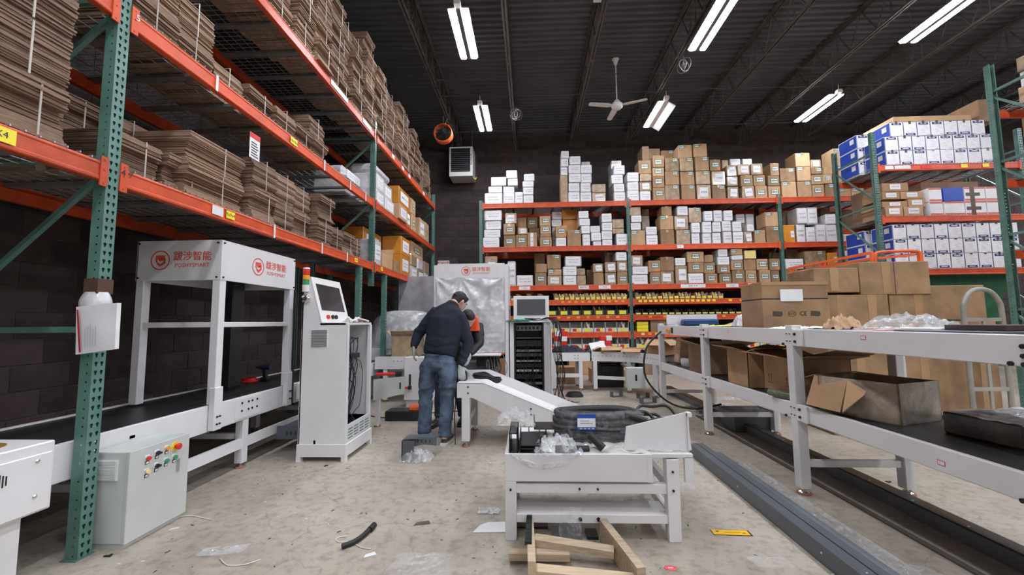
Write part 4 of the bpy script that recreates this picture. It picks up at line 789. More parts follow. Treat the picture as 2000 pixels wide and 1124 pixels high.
lcart(9.4, 9.95, Z1, .25, filmk, 'film wrapped carton on the shelf between white packs, '+W1, lab='w4'); lcart(9.4, 9.85, Z1+.25, .26, whitew, 'white wrapped carton under the tall brown one, '+W1, bev=.03)
lcart(9.15, 10.2, Z1+.55, .34, kraft2, 'wide brown carton topping the far stack, '+W1, xo=.1, lab='g0'); lcart(10.0, 10.4, Z1, .25, whitew, 'white wrapped pack at the far end, '+W1, lab='w1'); lcart(10.0, 10.45, Z1+.25, .28, filmk, 'film wrapped carton at the far end, '+W1)

# ---------------------------------------------------------------- blue and white cartons on the right rack
def bw_mesh(w, d, h, v):
    mb = MB(); mb.box(-w/2+.001, w/2-.001, 0, d, 0, h-.002, 0)
    mb.box(-w/2, -w/2+.0015, .012, d-.012, .012, h-.014, 1)                       # blue side
    mb.box(-w/2-.0005, -w/2+.001, .08, .19, h*.45, h*.8, 0)
    z = h*.84 if v % 3 != 2 else h*.10
    mb.box(-w*.36, w*.36, -.0018, 0, z-.022, z+.022, 2); mb.box(-w*.22, w*.22, -.0025, 0, z-.006, z+.008, 0)
    r = random.Random(v)
    for k in range(9): x = r.uniform(-w*.3, w*.15); zz = h*(.2+.055*k); mb.box(x, x+r.uniform(.03, .09), -.0012, 0, zz, zz+.006, 3)
    mb.box(w*.2, w*.42, -.0012, 0, h*.05, h*.07, 4)
    mb.box(-.022, .022, -.003, 0, h-.03-(v % 2)*.02, h+.012 if v % 2 else h-.002, 5)
    for a_, b_, c_, d_ in ((-w/2, -w/2+.006, 0, h-.002), (w/2-.006, w/2, 0, h-.002), (-w/2, w/2, h-.010, h-.002)): mb.box(a_, b_, -.0012, 0, c_, d_, 2)
    return mb.mesh('carton', [paper, bluep, navyp, mat('pale_grey_print', (.60, .60, .72), .6, var=0), ink, tapedk])
BW = [bw_mesh(.252, .50, .288, v) for v in range(6)]
def bw(x, y, z, lab): o = inst('carton', BW[random.randrange(6)], None, (x, y, z)); tag(o, lab, 'carton', 'blue and white cartons'); return o
for lv, z0, x0, nn, nm in ((0, RLEV[0]+.01, 7.16, (8, 8, 7), 'top'), (2, RLEV[2]+.01, 7.16, (9, 9, 9), 'lowest')):
    for r in range(3):
        for c in range(nn[r]):
            sh = .0 if r < 2 or lv else .12
            bw(x0+c*.256+sh, 8.12, z0+r*.29, 'white blue carton, %s in %s row up, right rack %s shelf' % (ORD[c], ORD[r], nm))
        for c in range(2):
            bw(x0-.10+c*.256, 8.66, z0+r*.29, 'blue sided carton, rear %s in %s row up, right rack %s shelf' % (ORD[c], ORD[r], nm))
def rcart(x0, x1, y0, y1, z0, h, m, lab, name='carton', lb=None, cat='carton', bev=.005):
    mb = MB(); mb.box(x0, x1, y0, y1, z0, z0+h, bev=bev); o = mb.build(name, m, org=((x0+x1)/2, (y0+y1)/2, z0)); tag(o, lab, cat)
    if lb: inst('label', LAB[lb], o, ((x0+x1)/2, y0-.001, z0+h*.55), (0, 0, 0), (min(.2, (x1-x0)*.6), 1, h*.6))
    return o
ZT = RLEV[0]+.01+.87
rcart(7.35, 8.85, 8.25, 9.1, ZT, .17, kraft2, 'long flat brown carton on top of the blue and white cartons')
rcart(8.95, 9.3, 8.2, 9.1, RLEV[0]+.88, .45, kraft, 'brown carton at the right end of the blue and white top rows')
ZM = RLEV[1]+.01
seq = [(6.95, 7.28, .19, 0), (7.30, 7.66, .19, 0), (6.93, 7.40, .12, 1), (7.42, 7.74, .16, 1), (6.97, 7.30, .15, 2), (7.32, 7.74, .15, 2), (7.0, 7.5, .18, 3)]
zz = {}
for i, (a, b_, h, r) in enumerate(seq):
    z = {0: 0, 1: .19, 2: .36, 3: .52}[r]; rcart(a, b_, 8.14+.03*r, 8.7, ZM+z, h-.004, kraft2 if i % 2 else kraft, 'brown accessory carton, %s row up, %s, middle shelf of the right rack' % (ORD[r], 'right one' if i % 2 else 'left one'), lb='m%d' % (i % 3))
rcart(7.1, 7.9, 8.75, 9.15, ZM, .72, kraft3, 'dark brown carton behind the accessory cartons')
for r in range(2):
    for c, (a, b_) in enumerate(((7.78, 8.02), (8.05, 8.42), (8.44, 8.82), (8.84, 9.22))):
        o = rcart(a, b_, 8.13, 8.75, ZM+r*.275, .27, bluep if (r == 1 and c == 1) else paper, '%s carton, %s in the %s row, middle shelf of the right rack' % ('blue' if (r == 1 and c == 1) else 'white and red', ORD[c], 'upper' if r else 'lower'))
        mb = MB()
        for z in (.012, .235): mb.box(a, b_, 8.128, 8.13, ZM+r*.275+z, ZM+r*.275+z+.03)
        if not (r == 1 and c == 1): mb.build('red_band', mat('faded_red_print', (.62, .13, .09), .5, var=0), o)
        if c == 2: mb = MB(); mb.box(a+.1, a+.18, 8.125, 8.13, ZM+r*.275, ZM+r*.275+.27); mb.box(a+.02, a+.28, 8.124, 8.13, ZM+r*.275+.1, ZM+r*.275+.16); mb.build('tape', tapedk, o)
mb = MB(); mb.box(7.9, 9.0, 8.4, 8.9, ZM+.56, ZM+.74); tag(mb.build('carton', kraft3), 'brown carton lying on the white and red cartons', 'carton')
tp = crumple(20, 10, 2.3, 1.4, .05, 4); tp2 = MB(); tp2.merge(tp, Matrix.Translation((8.1, 8.35, 1.5)) @ Matrix.Rotation(PI/2, 4, 'X')); tag(tp2.build('tarpaulin', tarp), 'dark green tarpaulin hanging below the blue and white cartons', 'tarpaulin')
# near rack cargo at the picture edge
for i, (a, b_, y0, y1, lv, z, h, m_, d_) in enumerate((
    (7.0, 7.9, 5.0, 5.9, 1, 0, .42, kraft2, 'big brown carton, middle shelf of the near right rack'), (7.0, 7.8, 5.1, 5.9, 1, .43, .40, kraft, 'upper brown carton, middle shelf of the near right rack'),
    (7.0, 7.7, 5.0, 5.9, 0, 0, .25, kraft2, 'low carton, top shelf of the near right rack'), (7.05, 7.6, 5.2, 5.9, 0, .26, .22, whitew, 'white wrapped parcel, top shelf of the near right rack'), (7.02, 7.5, 5.2, 5.9, 0, .49, .2, filmk, 'film wrapped parcel topping the near right rack'),
    (7.0, 8.0, 5.0, 5.9, 2, 0, .5, kraft2, 'big brown carton, lowest shelf of the near right rack'))):
    rcart(a, b_, y0, y1, RLEV[lv]+.01+z, h, m_, d_, lb='m1' if i in (3, 4) else None)
for i in range(6): rcart(7.02+i*.36, 7.34+i*.36, 9.25, 9.9, .003, .9+.1*(i % 2), kraft3, '%s dark brown carton standing on the floor behind the right rack' % ORD[i]) if i % 2 else None
# ---------------------------------------------------------------- shared machine parts
def logo_mb(r=1.0):
    mb = MB(); n = 40
    mb.add([(math.cos(2*PI*i/n)*rr_, 0, math.sin(2*PI*i/n)*rr_) for rr_ in (r, r*.88) for i in range(n)], [(i, (i+1) % n, n+(i+1) % n, n+i) for i in range(n)])
    for poly in ([(-.48, .50), (.55, .50), (.42, .17), (.02, -.12), (-.17, .02), (-.28, .2), (-.30, -.28), (-.48, -.12)], [(.1, .02), (.32, .2), (.56, .28), (.56, -.3), (.04, -.66), (-.30, -.42), (-.30, -.16), (.04, -.38), (.34, -.16), (.34, .02), (.2, -.1)]):
        mb.prism([(x*r, z*r) for x, z in poly], 'y', -.0005, .0)
    return mb
def sign(parent, cx, cy, cz, rot, s=1.0):
    """emblem and two lines of lettering, s = height of the emblem circle"""
    lm = logo_mb(s/2).mesh('emblem', logo); R_ = Matrix.Rotation(rot, 4, 'Z')
    def P(u, v): return Vector((cx, cy, cz))+R_ @ Vector((u, -.0015, v))
    inst('emblem', lm, parent, P(-.95*s, 0), (0, 0, rot))
    inst('lettering', text_mesh('跋涉智能', s*.50, logo, .0004, .004*s), parent, P(.72*s, .17*s), (PI/2, 0, rot))
    inst('lettering', text_mesh('POSHYSMART', s*.29, logo, .0004, .0), parent, P(.72*s, -.27*s), (PI/2, 0, rot))
def foot(parent, x, y, top, r=.045):
    mb = MB(); mb.cyl((x, y, .02), (x, y, top), .009, 8); mb.lathe([(r*.5, .03), (r*.8, .016)], (x, y, 0), 14); mb.build('levelling_screw', chrome, parent)
    mb = MB(); mb.lathe([(r, 0), (r, .012), (r*.8, .016)], (x, y, 0), 16); mb.build('foot_pad', rust, parent)
def bolts(parent, pts, ax, r=.009, m=None):
    mb = MB()
    for p in pts:
        d = {'x': Vector((.010, 0, 0)), 'y': Vector((0, -.010, 0)), 'X': Vector((-.010, 0, 0))}[ax]; mb.cyl(p, Vector(p)+d, r, 6)
    o = mb.build('bolts', m or bolt, parent); o['kind'] = 'stuff'; return o
def conveyor(name, label, xf, xb, y0, y1, zt, zb, legs, low=None, m_belt=belt, cross=True, legw=.075):
    """belt conveyor along Y: xf = side facing the aisle, xb = far side"""
    t = thing(name, ((xf+xb)/2, (y0+y1)/2, 0), label, 'conveyor'); s = 1 if xf > xb else -1; th = .03
    for x, n_ in ((xf, 0), (xb+s*th, 1)):
        a, b_ = sorted((x, x-s*th)); mb = MB(); mb.box(a, b_, y0, y1, zb, zt, bev=.004); mb.build('side_rail', white, t)
    mb = MB(); a, b_ = sorted((xf-s*th, xb+s*th)); mb.box(a, b_, y0+.04, y1-.04, zt-.03, zt-.012); mb.build('belt', m_belt, t)
    mb = MB(); mb.box(a, b_, y0+.06, y1-.06, zt-.12, zt-.034); mb.build('bed', galvdk, t)
    for y in legs:
        for x in (xf-s*.004, xb+s*(.004+legw)):
            a, b_ = sorted((x, x-s*legw)); mb = MB(); mb.box(a, b_, y-legw/2, y+legw/2, .045, zb-.001, bev=.004); mb.build('leg', white, t); foot(t, (a+b_)/2, y, .06)
        if cross: a, b_ = sorted((xf-s*legw, xb+s*legw)); mb = MB(); mb.box(a, b_, y-.02, y+.02, .26, .31); mb.build('cross_bar', white, t)
    if low:
        for x in (xf-s*.015, xb+s*.045):
            ys = [y0]+list(legs)+[y1]
            for q in range(len(legs)-1):
                a, b_ = sorted((x, x-s*.03)); mb = MB(); mb.box(a, b_, legs[q]+legw/2, legs[q+1]-legw/2, low[0], low[1]); mb.build('lower_rail', white, t)
    return t
# ---------------------------------------------------------------- left belt conveyor and photo portal
cv = conveyor('belt_conveyor', 'long white belt conveyor with black belt running under the left rack', -2.66, -3.48, 2.12, 7.6, .655, .44, (2.62, 3.82, 5.1, 6.4), low=(.18, .27))
bolts(cv, [Vector((-2.66, y, z)) for y, z in ((2.42, .56), (2.42, .50), (3.74, .60), (3.83, .60), (3.88, .60), (3.95, .60), (3.74, .53), (3.83, .53), (3.88, .53), (3.95, .53), (5.0, .6), (5.08, .6), (5.14, .6), (5.0, .54), (5.08, .54), (5.14, .54))], 'x', .011)
mb = MB(); mb.box(-2.66, -2.655, 3.66, 4.02, .46, .64, bev=.002); mb.build('joint_plate', white, cv); mb = MB(); mb.box(-2.66, -2.655, 4.9, 5.3, .46, .64, bev=.002); mb.build('joint_plate', white, cv)
mb = MB(); mb.cyl((-2.70, 2.10, .60), (-3.44, 2.10, .60), .042, 16); mb.build('drum_roller', black, cv)
mb = MB(); mb.box(-2.665, -2.66, 2.68, 2.72, .57, .59); mb.build('rating_label', redp, cv)
mb = MB(); mb.box(-2.64, -2.56, 4.58, 4.70, .47, .66, bev=.01); o = mb.build('end_bracket', whitep, cv)
mb = MB(); mb.tube([(-2.60, 4.64, .5), (-2.58, 4.66, .42), (-2.62, 4.7, .25), (-2.6, 4.72, .1), (-2.66, 4.9, .02)], .008, 6); mb.build('power_cable', black, cv)
pt = thing('photo_portal', (-2.98, 3.9, .5), 'white open portal frame with red emblem signs standing over the left conveyor', 'machine')
PX0, PX1, PY0, PY1 = -3.36, -2.615, 3.35, 4.44; lw = .07
for x in (PX0, PX1-lw):
    for y in (PY0, PY1-lw): mb = MB(); mb.box(x, x+lw, y, y+lw, .66, 2.03, bev=.004); mb.build('post', white, pt)
for y in (PY0, PY1-lw): mb = MB(); mb.box(PX1-.04, PX1+.012, y-.01, y+lw+.01, .45, .80, bev=.004); mb.build('mounting_plate', white, pt)
bolts(pt, [Vector((PX1+.012, y, z)) for y in (3.37, 3.40) for z in (.50, .56)]+[Vector((PX1+.012, y, z)) for y in (4.40, 4.43) for z in (.52, .6)], 'x', .008)
for a in ((PX0, PX1-.012, PY0-.004, PY0+.012), (PX0, PX1, PY1-.012, PY1+.004)): mb = MB(); mb.box(a[0], a[1], a[2], a[3], 1.70, 2.045, bev=.002); mb.build('fascia', white, pt)
for x in (PX0-.004, PX1-.012): mb = MB(); mb.box(x, x+.016, PY0-.004, PY1+.004, 1.70, 2.045, bev=.002); mb.build('fascia', white, pt)
mb = MB(); mb.box(PX0+.01, PX1-.01, PY0+.01, PY1-.01, 2.02, 2.03); mb.build('roof_panel', white, pt)
for x in (PX0+.01, PX1-.05): mb = MB(); mb.box(x, x+.04, PY0+lw, PY1-lw, 1.30, 1.345, bev=.003); mb.build('mid_rail', white, pt)
for y in (PY0+.01, PY1-.05): mb = MB(); mb.box(PX0+lw, PX1-lw, y, y+.04, 1.30, 1.345, bev=.003); mb.build('mid_rail', white, pt)
sign(pt, -2.99, PY0-.004, 1.875, 0, .17)
sign(pt, PX1+.004, 3.98, 1.875, PI/2, .17)
bolts(pt, [Vector((x, PY0-.004, z)) for x in (PX0+.02, PX1-.03) for z in (1.725, 2.02)], 'y', .008); bolts(pt, [Vector((PX1+.004, y, z)) for y in (PY0+.02, PY1-.02) for z in (1.725, 2.02)], 'x', .008)
mb = MB(); mb.box(PX1+.002, PX1+.014, PY1+.004, PY1+.03, .45, 1.70)
for k in range(78): mb.box(PX1+.014, PX1+.02, PY1+.004, PY1+.03, .46+k*.0158, .468+k*.0158)
o = mb.build('toothed_rail', blackp, pt)
mb = MB(); mb.box(-3.34, -3.10, 4.16, 4.34, .665, 1.95, bev=.01); tag(mb.build('camera_column', blackp), 'tall black column inside the portal frame', 'machine')
# control cabinet on the floor
cb = thing('control_cabinet', (-2.53, 2.65, 0), 'grey control cabinet with coloured buttons and red emergency stop beside the near post', 'control box')
mb = MB(); mb.box(-2.648, -2.43, 2.44, 2.865, .03, .56, bev=.004); mb.box(-2.63, -2.43, 2.45, 2.855, 0, .03); mb.build('body', cabgrey, cb)
mb = MB(); mb.box(-2.428, -2.405, 2.435, 2.87, .028, .563, bev=.003); mb.build('door', cabgrey, cb)
mb = MB()
mb.box(-2.615, -2.48, 2.432, 2.44, .395, .515)
for k in range(12): mb.box(-2.607, -2.488, 2.428, 2.433, .402+k*.0095, .4055+k*.0095)
mb.build('vent_louvre', whitep, cb)
X = -2.405
for y, z, kind in ((2.547, .485, 'red'), (2.612, .498, 'key'), (2.682, .505, 'amber'), (2.752, .505, 'estop'), (2.547, .405, 'cream'), (2.612, .418, 'key'), (2.682, .427, 'green'), (2.745, .430, 'green')):
    if kind == 'estop':
        mb = MB(); mb.cyl((X, y, z), (X+.004, y, z), .030, 20); mb.build('yellow_collar', yellowpl, cb)
        mb = MB(); mb.lathe([(.014, .004), (.014, .018), (.020, .020), (.021, .032), (.015, .036)], (X, y, z), 18, axis='x'); mb.build('emergency_stop', redpl, cb); continue
    mb = MB(); mb.box(X, X+.0025, y-.015, y+.015, z-.034, z+.026, bev=.001); mb.build('legend_plate', paper, cb)
    mb = MB(); mb.box(X+.0025, X+.005, y-.013, y+.013, z-.030, z-.008); mb.build('button_frame', bolt, cb); mb = MB(); mb.box(X+.005, X+.0056, y-.009, y+.009, z-.026, z-.014); mb.build('button_label', paper, cb)
    m_ = {'red': redpl, 'amber': amberpl, 'cream': papery, 'green': greenpl, 'key': bolt}[kind]
    mb = MB(); mb.cyl((X+.0025, y, z+.006), (X+.010, y, z+.006), .015, 16); mb.build('bezel', chrome, cb)
    mb = MB(); mb.cyl((X+.010, y, z+.006), (X+.020, y, z+.006), .0125, 16); 
    if kind == 'key': mb.box(X+.018, X+.030, y-.018, y+.012, z, z+.012)
    mb.build('push_button' if kind != 'key' else 'selector_switch', m_, cb)
mb = MB(); mb.box(X, X+.006, y+.025, y+.047, .33, .415, bev=.002); mb.build('latch', stainl, cb)
# white machine at the left edge
t = thing('white_console', (-2.7, 1.5, 0), 'white two part machine housing with vent slots at the lower left edge', 'machine')
mb = MB(); mb.box(-3.25, -2.40, .9, 2.03, .42, .75, bev=.006); mb.build('upper_housing', white, t)
mb = MB(); mb.box(-3.22, -2.40+.008, .9, 2.015, .43, .70, bev=.003); mb.build('side_panel', white, t)
mb = MB(); mb.box(-3.2, -2.47, .9, 1.97, .075, .42, bev=.006); mb.build('lower_housing', white, t)
mb = MB()
for k in range(9): h = .045-.006*abs(k-4); mb.box(-2.392, -2.390, 1.735+k*.012, 1.740+k*.012, .62-h, .62+h)
mb.build('vent_slots', bolt, t)
for y in (1.95,):
    for z in (.67, .505): mb = MB(); mb.lathe([(.010, 0), (.010, .004), (.004, .008)], (-2.392, y, z), 12, axis='x'); mb.build('lock', chrome, t)
mb = MB(); mb.lathe([(.10, 0), (.10, .003)], (-2.60, 1.86, .75), 24); mb.build('turntable_ring', mat('brass_ring', (.5, .33, .08), .35, .5, var=.1), t); mb = MB(); mb.box(-2.72, -2.55, 1.80, 1.84, .753, .765); mb.build('sensor_bar', blackp, t)
foot(t, -2.55, 1.9, .08)
# beacon kiosk
k0, k1 = 3.98, 4.60
ks = thing('touchscreen_kiosk', (-2.0, 4.3, 0), 'tall white kiosk with slanted dark screen and red amber green beacon', 'kiosk')
prof = [(-2.25, .165), (-1.785, .165), (-1.81, 1.325), (-2.065, 1.33), (-2.19, 1.79), (-2.255, 1.79)]
mb = MB(); mb.prism(prof, 'y', k0, k0+.02); mb.build('side_panel', white, ks); mb = MB(); mb.prism(prof, 'y', k1-.02, k1); mb.build('side_panel', white, ks)
mb = MB(); mb.box(-2.255, -2.24, k0, k1, .165, 1.79); mb.build('back_panel', white, ks)
mb = MB(); mb.box(-2.07, -1.795, k0, k1, 1.305, 1.33, bev=.003); mb.build('desk_top', white, ks)
def scr(u, v, off=0): # u along Y 0..1, v up the slope 0..1
    a = Vector((-2.060, k0, 1.33)); b_ = Vector((-2.187, k0, 1.79)); nrm = Vector((.46, 0, .127)).normalized(); p = a.lerp(b_, v)+nrm*off; p.y = k0+(k1-k0)*u; return p
mb = MB(); c_ = [scr(0, 0), scr(1, 0), scr(1, 1), scr(0, 1), scr(0, 0, .012), scr(1, 0, .012), scr(1, 1, .012), scr(0, 1, .012)]; mb.add(c_, [(0, 3, 2, 1), (4, 5, 6, 7), (0, 1, 5, 4), (1, 2, 6, 5), (2, 3, 7, 6), (3, 0, 4, 7)]); mb.build('screen_bezel', whitep, ks)
mb = MB(); mb.add([scr(.09, .27, .0135), scr(.91, .25, .0135), scr(.91, .84, .0135), scr(.09, .86, .0135)], [(0, 1, 2, 3)]); mb.build('screen', screenm, ks)
for u, m_ in ((.22, redpl), (.38, bolt), (.5, bolt)): mb = MB(); p = scr(u, .12, .012); mb.cyl(p, scr(u, .12, .03), .022, 14); mb.build('button', m_, ks)
for x in (-1.785-.03,):
    for y in (k0+.001, k1-.045): mb = MB(); mb.box(x-.01, x+.03, y, y+.04, .165, 1.305, bev=.003); mb.build('frame_post', white, ks)
mb = MB(); mb.box(-2.1, -1.785, k1-.02, k1, .165, .32); mb.box(-2.1, -2.08, k0, k1, .165, .2); mb.build('inner_sill', white, ks)
mb = MB(); mb.box(-1.797, -1.783, k0+.02, k1-.02, .165, .335); mb.build('vent_panel', white, ks)
mb = MB()
for c in range(4):
    for r in range(4): mb.box(-1.783, -1.7815, k0+.05+c*.135, k0+.15+c*.135, .20+r*.028, .210+r*.028)
mb.build('vent_slots', tealdk, ks)
mb = MB(); mb.box(-2.262, -1.775, k0-.012, k1+.02, .045, .165, bev=.004)
for x in (-2.262, -1.82):
    for y in (k0-.012, k1-.025): mb.box(x, x+.045, y, y+.045, 0, .05)
mb.build('plinth', white, ks)
mb = MB(); mb.box(-2.155, -1.985, k0-.006, k0, 1.09, 1.265); mb.build('louvre_frame', whitep, ks)
for k in range(11): mb = MB(); mb.box(-2.147, -1.993, k0-.012, k0-.005, 1.099+k*.0152, 1.106+k*.0152); mb.build('louvre', galvdk, ks)
bx, by = -2.222, k0+.05
for z0, z1, m_, n_ in ((1.81, 1.87, redpl, 'red_lens'), (1.76, 1.81, amberpl, 'amber_lens'), (1.71, 1.76, greenpl, 'green_lens')): mb = MB(); mb.cyl((bx, by-.05, z0), (bx, by-.05, z1-.003), .032, 18); mb.build(n_, m_, ks)
mb = MB(); mb.cyl((bx, by-.05, 1.64), (bx, by-.05, 1.708), .034, 18); mb.cyl((bx, by-.05, 1.868), (bx, by-.05, 1.882), .034, 18, .028); mb.build('beacon_base', lampoff, ks)
mb = MB(); mb.lathe([(.038, 0), (.045, -.02), (.040, -.035), (.02, -.038)], (bx+.01, k0, 1.57), 18, axis='y'); mb.build('siren', chrome, ks)
mb = MB(); mb.box(-2.2, -1.88, k0+.06, k1-.1, .95, 1.0); mb.build('shelf', blackp, ks); mb = MB(); mb.box(-2.15, -1.95, k0+.2, k0+.45, 1.0, 1.16, bev=.01); mb.build('computer', steelgrey, ks)
mb = MB(); mb.box(-2.23, -2.21, k0+.1, k1-.06, .4, .95); mb.build('mounting_plate', galvdk, ks)
for i in range(3): mb = MB(); mb.box(-2.21, -2.15, k0+.14+i*.13, k0+.24+i*.13, .72, .86, bev=.005); mb.build('module', (lampoff, bluep, blackp)[i], ks)
r_ = random.Random(11)
for i in range(20):
    y = k0+r_.uniform(.08, .5); x = -2.0+r_.uniform(-.1, .15); mb = MB(); y2 = k0+r_.uniform(.1, .5)
    mb.tube([(-2.15, y, r_.uniform(.8, 1.1)), (x, y, r_.uniform(.85, 1.2)), (x+.06, y2, r_.uniform(.5, .9)), (x, y2, .4), (-1.95+r_.uniform(-.1, .1), y2, .24), (-2.05, y, .20)], r_.uniform(.0035, .006), 5)
    mb.build('cable', mat('dark_blue_cable', (.02, .03, .08), .4, var=0) if i % 3 == 0 else black, ks)
for i in range(9):
    mb = MB(); c_ = Vector((-1.98, k0+.3, .20+i*.012)); mb.tube([c_+Vector(((.11+.02*r_.random())*math.cos(a*PI/4), (.17+.03*r_.random())*math.sin(a*PI/4), .01*r_.random())) for a in range(8)], .006, 5, closed=True, sub=3); mb.build('cable', black, ks)
gl = MB(); rg = random.Random(2)
for i in range(9):
    p = Vector((-1.98+rg.uniform(-.05, .16), k0+rg.uniform(.08, .5), 1.345)); gl.tube([p, p+Vector((rg.uniform(-.06, .06), rg.uniform(-.08, .08), rg.uniform(.01, .04))), p+Vector((rg.uniform(-.09, .09), rg.uniform(-.12, .12), 0))], rg.uniform(.008, .014), 6)
tag(gl.build('work_gloves', [lampoff]), 'crumpled pale work gloves lying on the kiosk desk', 'gloves')
mb = MB(); p = Vector((-1.9, k0+.42, 1.343)); mb.tube([p, p+Vector((.05, -.08, .02)), p+Vector((.1, .05, 0))], .011, 6); tag(mb.build('wire_offcut', rust), 'short reddish cable end lying by the gloves on the kiosk', 'cable')

# ---------------------------------------------------------------- wrapped machine with sign
t = thing('wrapped_machine', (-1.05, 7.6, 0), 'tall white machine with emblem sign, its front covered in silver plastic film', 'machine')
mb = MB(); mb.box(-1.66, -.44, 7.30, 7.32, 2.11, 2.38, bev=.003); mb.build('fascia', white, t); sign(t, -.98, 7.30, 2.245, 0, .165)
for x in (-1.72, -.44): mb = MB(); mb.box(x, x+.06, 7.3, 7.37, .0, 2.36, bev=.004); mb.build('post', white, t)
mb = MB(); mb.box(-.385, -.375, 7.37, 8.0, .0, 2.37); mb.build('side_panel', white, t); mb = MB(); mb.box(-1.72, -1.70, 7.37, 8.0, 0, 2.36); mb.build('side_panel', white, t)
mb = MB(); mb.box(-1.72, -.38, 7.9, 8.0, .75, 2.36); mb.build('back_panel', white, t)
def drape(nx, nz, w, h, seed, amp=.05):
    mb = MB(); vs = []
    tacks = [(0, 1), (.36, 1), (1, 1)]
    for j in range(nz+1):
        for i in range(nx+1):
            u, v = i/nx, j/nz
            f = 0
            for a, b_ in tacks:
                du, dv = u-a, (b_-v)*1.1; ang = math.atan2(du, dv+.001); d = math.hypot(du, dv); f += math.sin(ang*9+a*5)*.02*math.exp(-d*1.8)*min(1, d*6)
            f += .018*noise.noise(Vector((u*2+seed, v*3, 0)))+.022*(1-abs(2.5*noise.noise(Vector((u*3+v*2, v*3-u*3, seed)))))*(.3+.7*v)+.006*(1-v)*noise.noise(Vector((u*6, v*26, seed)))
            sag = -.03*math.sin(max(0, min(1, (u-.36)/.64))*PI)*v if u > .36 else -.02*math.sin(u/.36*PI)*v
            vs.append((u*w, -abs(f+.03)*2.3, v*h+sag))
    return mb.add(vs, [(j*(nx+1)+i, j*(nx+1)+i+1, (j+1)*(nx+1)+i+1, (j+1)*(nx+1)+i) for j in range(nz) for i in range(nx)], 0, True)
d = MB(); d.merge(drape(60, 60, 1.22, 1.33, 3), Matrix.Translation((-1.66, 7.285, .79))); d.build('plastic_film', clear3, t)
mb = MB(); mb.box(-1.3, -.5, 7.1, 7.3, .74, .78, bev=.01); mb.build('tray', whitep, t)
mb = MB(); mb.box(-1.45, -.75, 7.4, 7.8, .0, .62, bev=.01); mb.build('base_cabinet', steelgrey, t)
for x in (-.95, -.72): mb = MB(); mb.box(x, x+.18, 7.28, 7.38, .54, .72, bev=.02); mb.build('drive_unit', blackp, t)
r_ = random.Random(4)
for i in range(14):
    x = -.62+r_.uniform(-.1, .12); mb = MB(); w_ = r_.uniform(.04, .13); z1_ = .73+r_.uniform(-.03, .05); mb.tube([(x-.1, 7.25, z1_), (x-w_, 7.2, .6), (x-w_*.5, 7.18, .36+r_.random()*.1), (x+w_*.5, 7.2, .36+r_.random()*.1), (x+w_, 7.22, .55), (x+.03, 7.26, z1_)], .006, 5); mb.build('cable', (galvdk, black, black)[i % 3], t)
# ---------------------------------------------------------------- second kiosk (standing cabinet with rack equipment)
t = thing('equipment_cabinet', (-.02, 7.7, 0), 'white cabinet with grey screen on top and open black equipment rack', 'kiosk')
mb = MB(); mb.box(-.29, .35, 7.42, 7.46, 1.36, 1.79, bev=.006); mb.build('screen_bezel', whitep, t); mb = MB(); mb.box(-.225, .285, 7.415, 7.42, 1.44, 1.73); mb.build('screen', mat('grey_screen', (.09, .09, .10), .15, var=0), t)
mb = MB(); mb.prism([(7.46, 1.34), (7.85, 1.34), (7.62, 1.79), (7.46, 1.79)], 'x', -.29, .35); mb.build('hood', white, t)
mb = MB(); mb.box(-.36, .38, 7.36, 8.05, 1.31, 1.34, bev=.003); mb.build('top', white, t)
mb = MB(); mb.box(-.36, -.29, 7.40, 8.05, 0, 1.31, bev=.003); mb.build('side_panel', white, t); mb = MB(); mb.box(.25, .36, 7.40, 8.05, 0, 1.31, bev=.003); mb.build('side_panel', white, t)
mb = MB(); mb.box(.355, .37, 7.02, 7.42, .03, 1.31); mb.T = None; mb.build('open_door', white, t)
mb = MB(); mb.box(-.29, .25, 7.98, 8.05, 0, 1.31); mb.build('back_panel', blackp, t)
mb = MB(); mb.box(-.29, .25, 7.40, 8.0, 0, .08); mb.build('plinth', white, t)
for x in (-.285, .22): mb = MB(); mb.box(x, x+.025, 7.42, 7.45, .08, 1.30); mb.build('rack_rail', blackp, t)
for i, (z, h, m_) in enumerate(((1.16, .10, galvdk), (1.02, .02, steelgrey), (.88, .11, blackp), (.78, .04, galvdk), (.70, .05, steelgrey), (.60, .03, galv), (.50, .07, blackp), (.42, .05, galvdk), (.30, .08, blackp), (.20, .04, galvdk))):
    mb = MB(); mb.box(-.25, .21, 7.5, 7.9, z, z+h, bev=.004)
    mb.build('equipment_unit', m_, t)
    if h > .045:
        mb = MB()
        for k in range(6): mb.box(-.23+k*.07, -.19+k*.07, 7.495, 7.5, z+h*.25, z+h*.75)
        mb.build('connector_row', (bolt, lampoff)[i % 2], t)
r_ = random.Random(9)
for i in range(12):
    x = r_.uniform(-.2, .2); mb = MB(); mb.tube([(x, 7.48, r_.uniform(.5, 1.2)), (x+r_.uniform(-.1, .1), 7.44, r_.uniform(.4, .9)), (r_.uniform(-.1, .2), 7.46, r_.uniform(.2, .4)), (r_.uniform(0, .2), 7.47, .12)], .005, 5); mb.build('cable', black, t)
for i in range(11):
    x = .40+r_.uniform(0, .16); y = 6.98+r_.uniform(-.02, .2); mb = MB()
    mb.tube([(.2, 7.38, 1.36), (.34, 7.3, 1.38+r_.uniform(-.01, .02)), (x, y, 1.30+r_.uniform(-.1, .05)), (x+r_.uniform(-.05, .05), y, .9), (x+r_.uniform(-.05, .07), y, .45), (x+r_.uniform(-.08, .12), y, .02), (x+r_.uniform(0, .3), y-r_.uniform(0, .15), .012)], r_.uniform(.004, .008), 5); mb.build('hanging_cable', black, t)
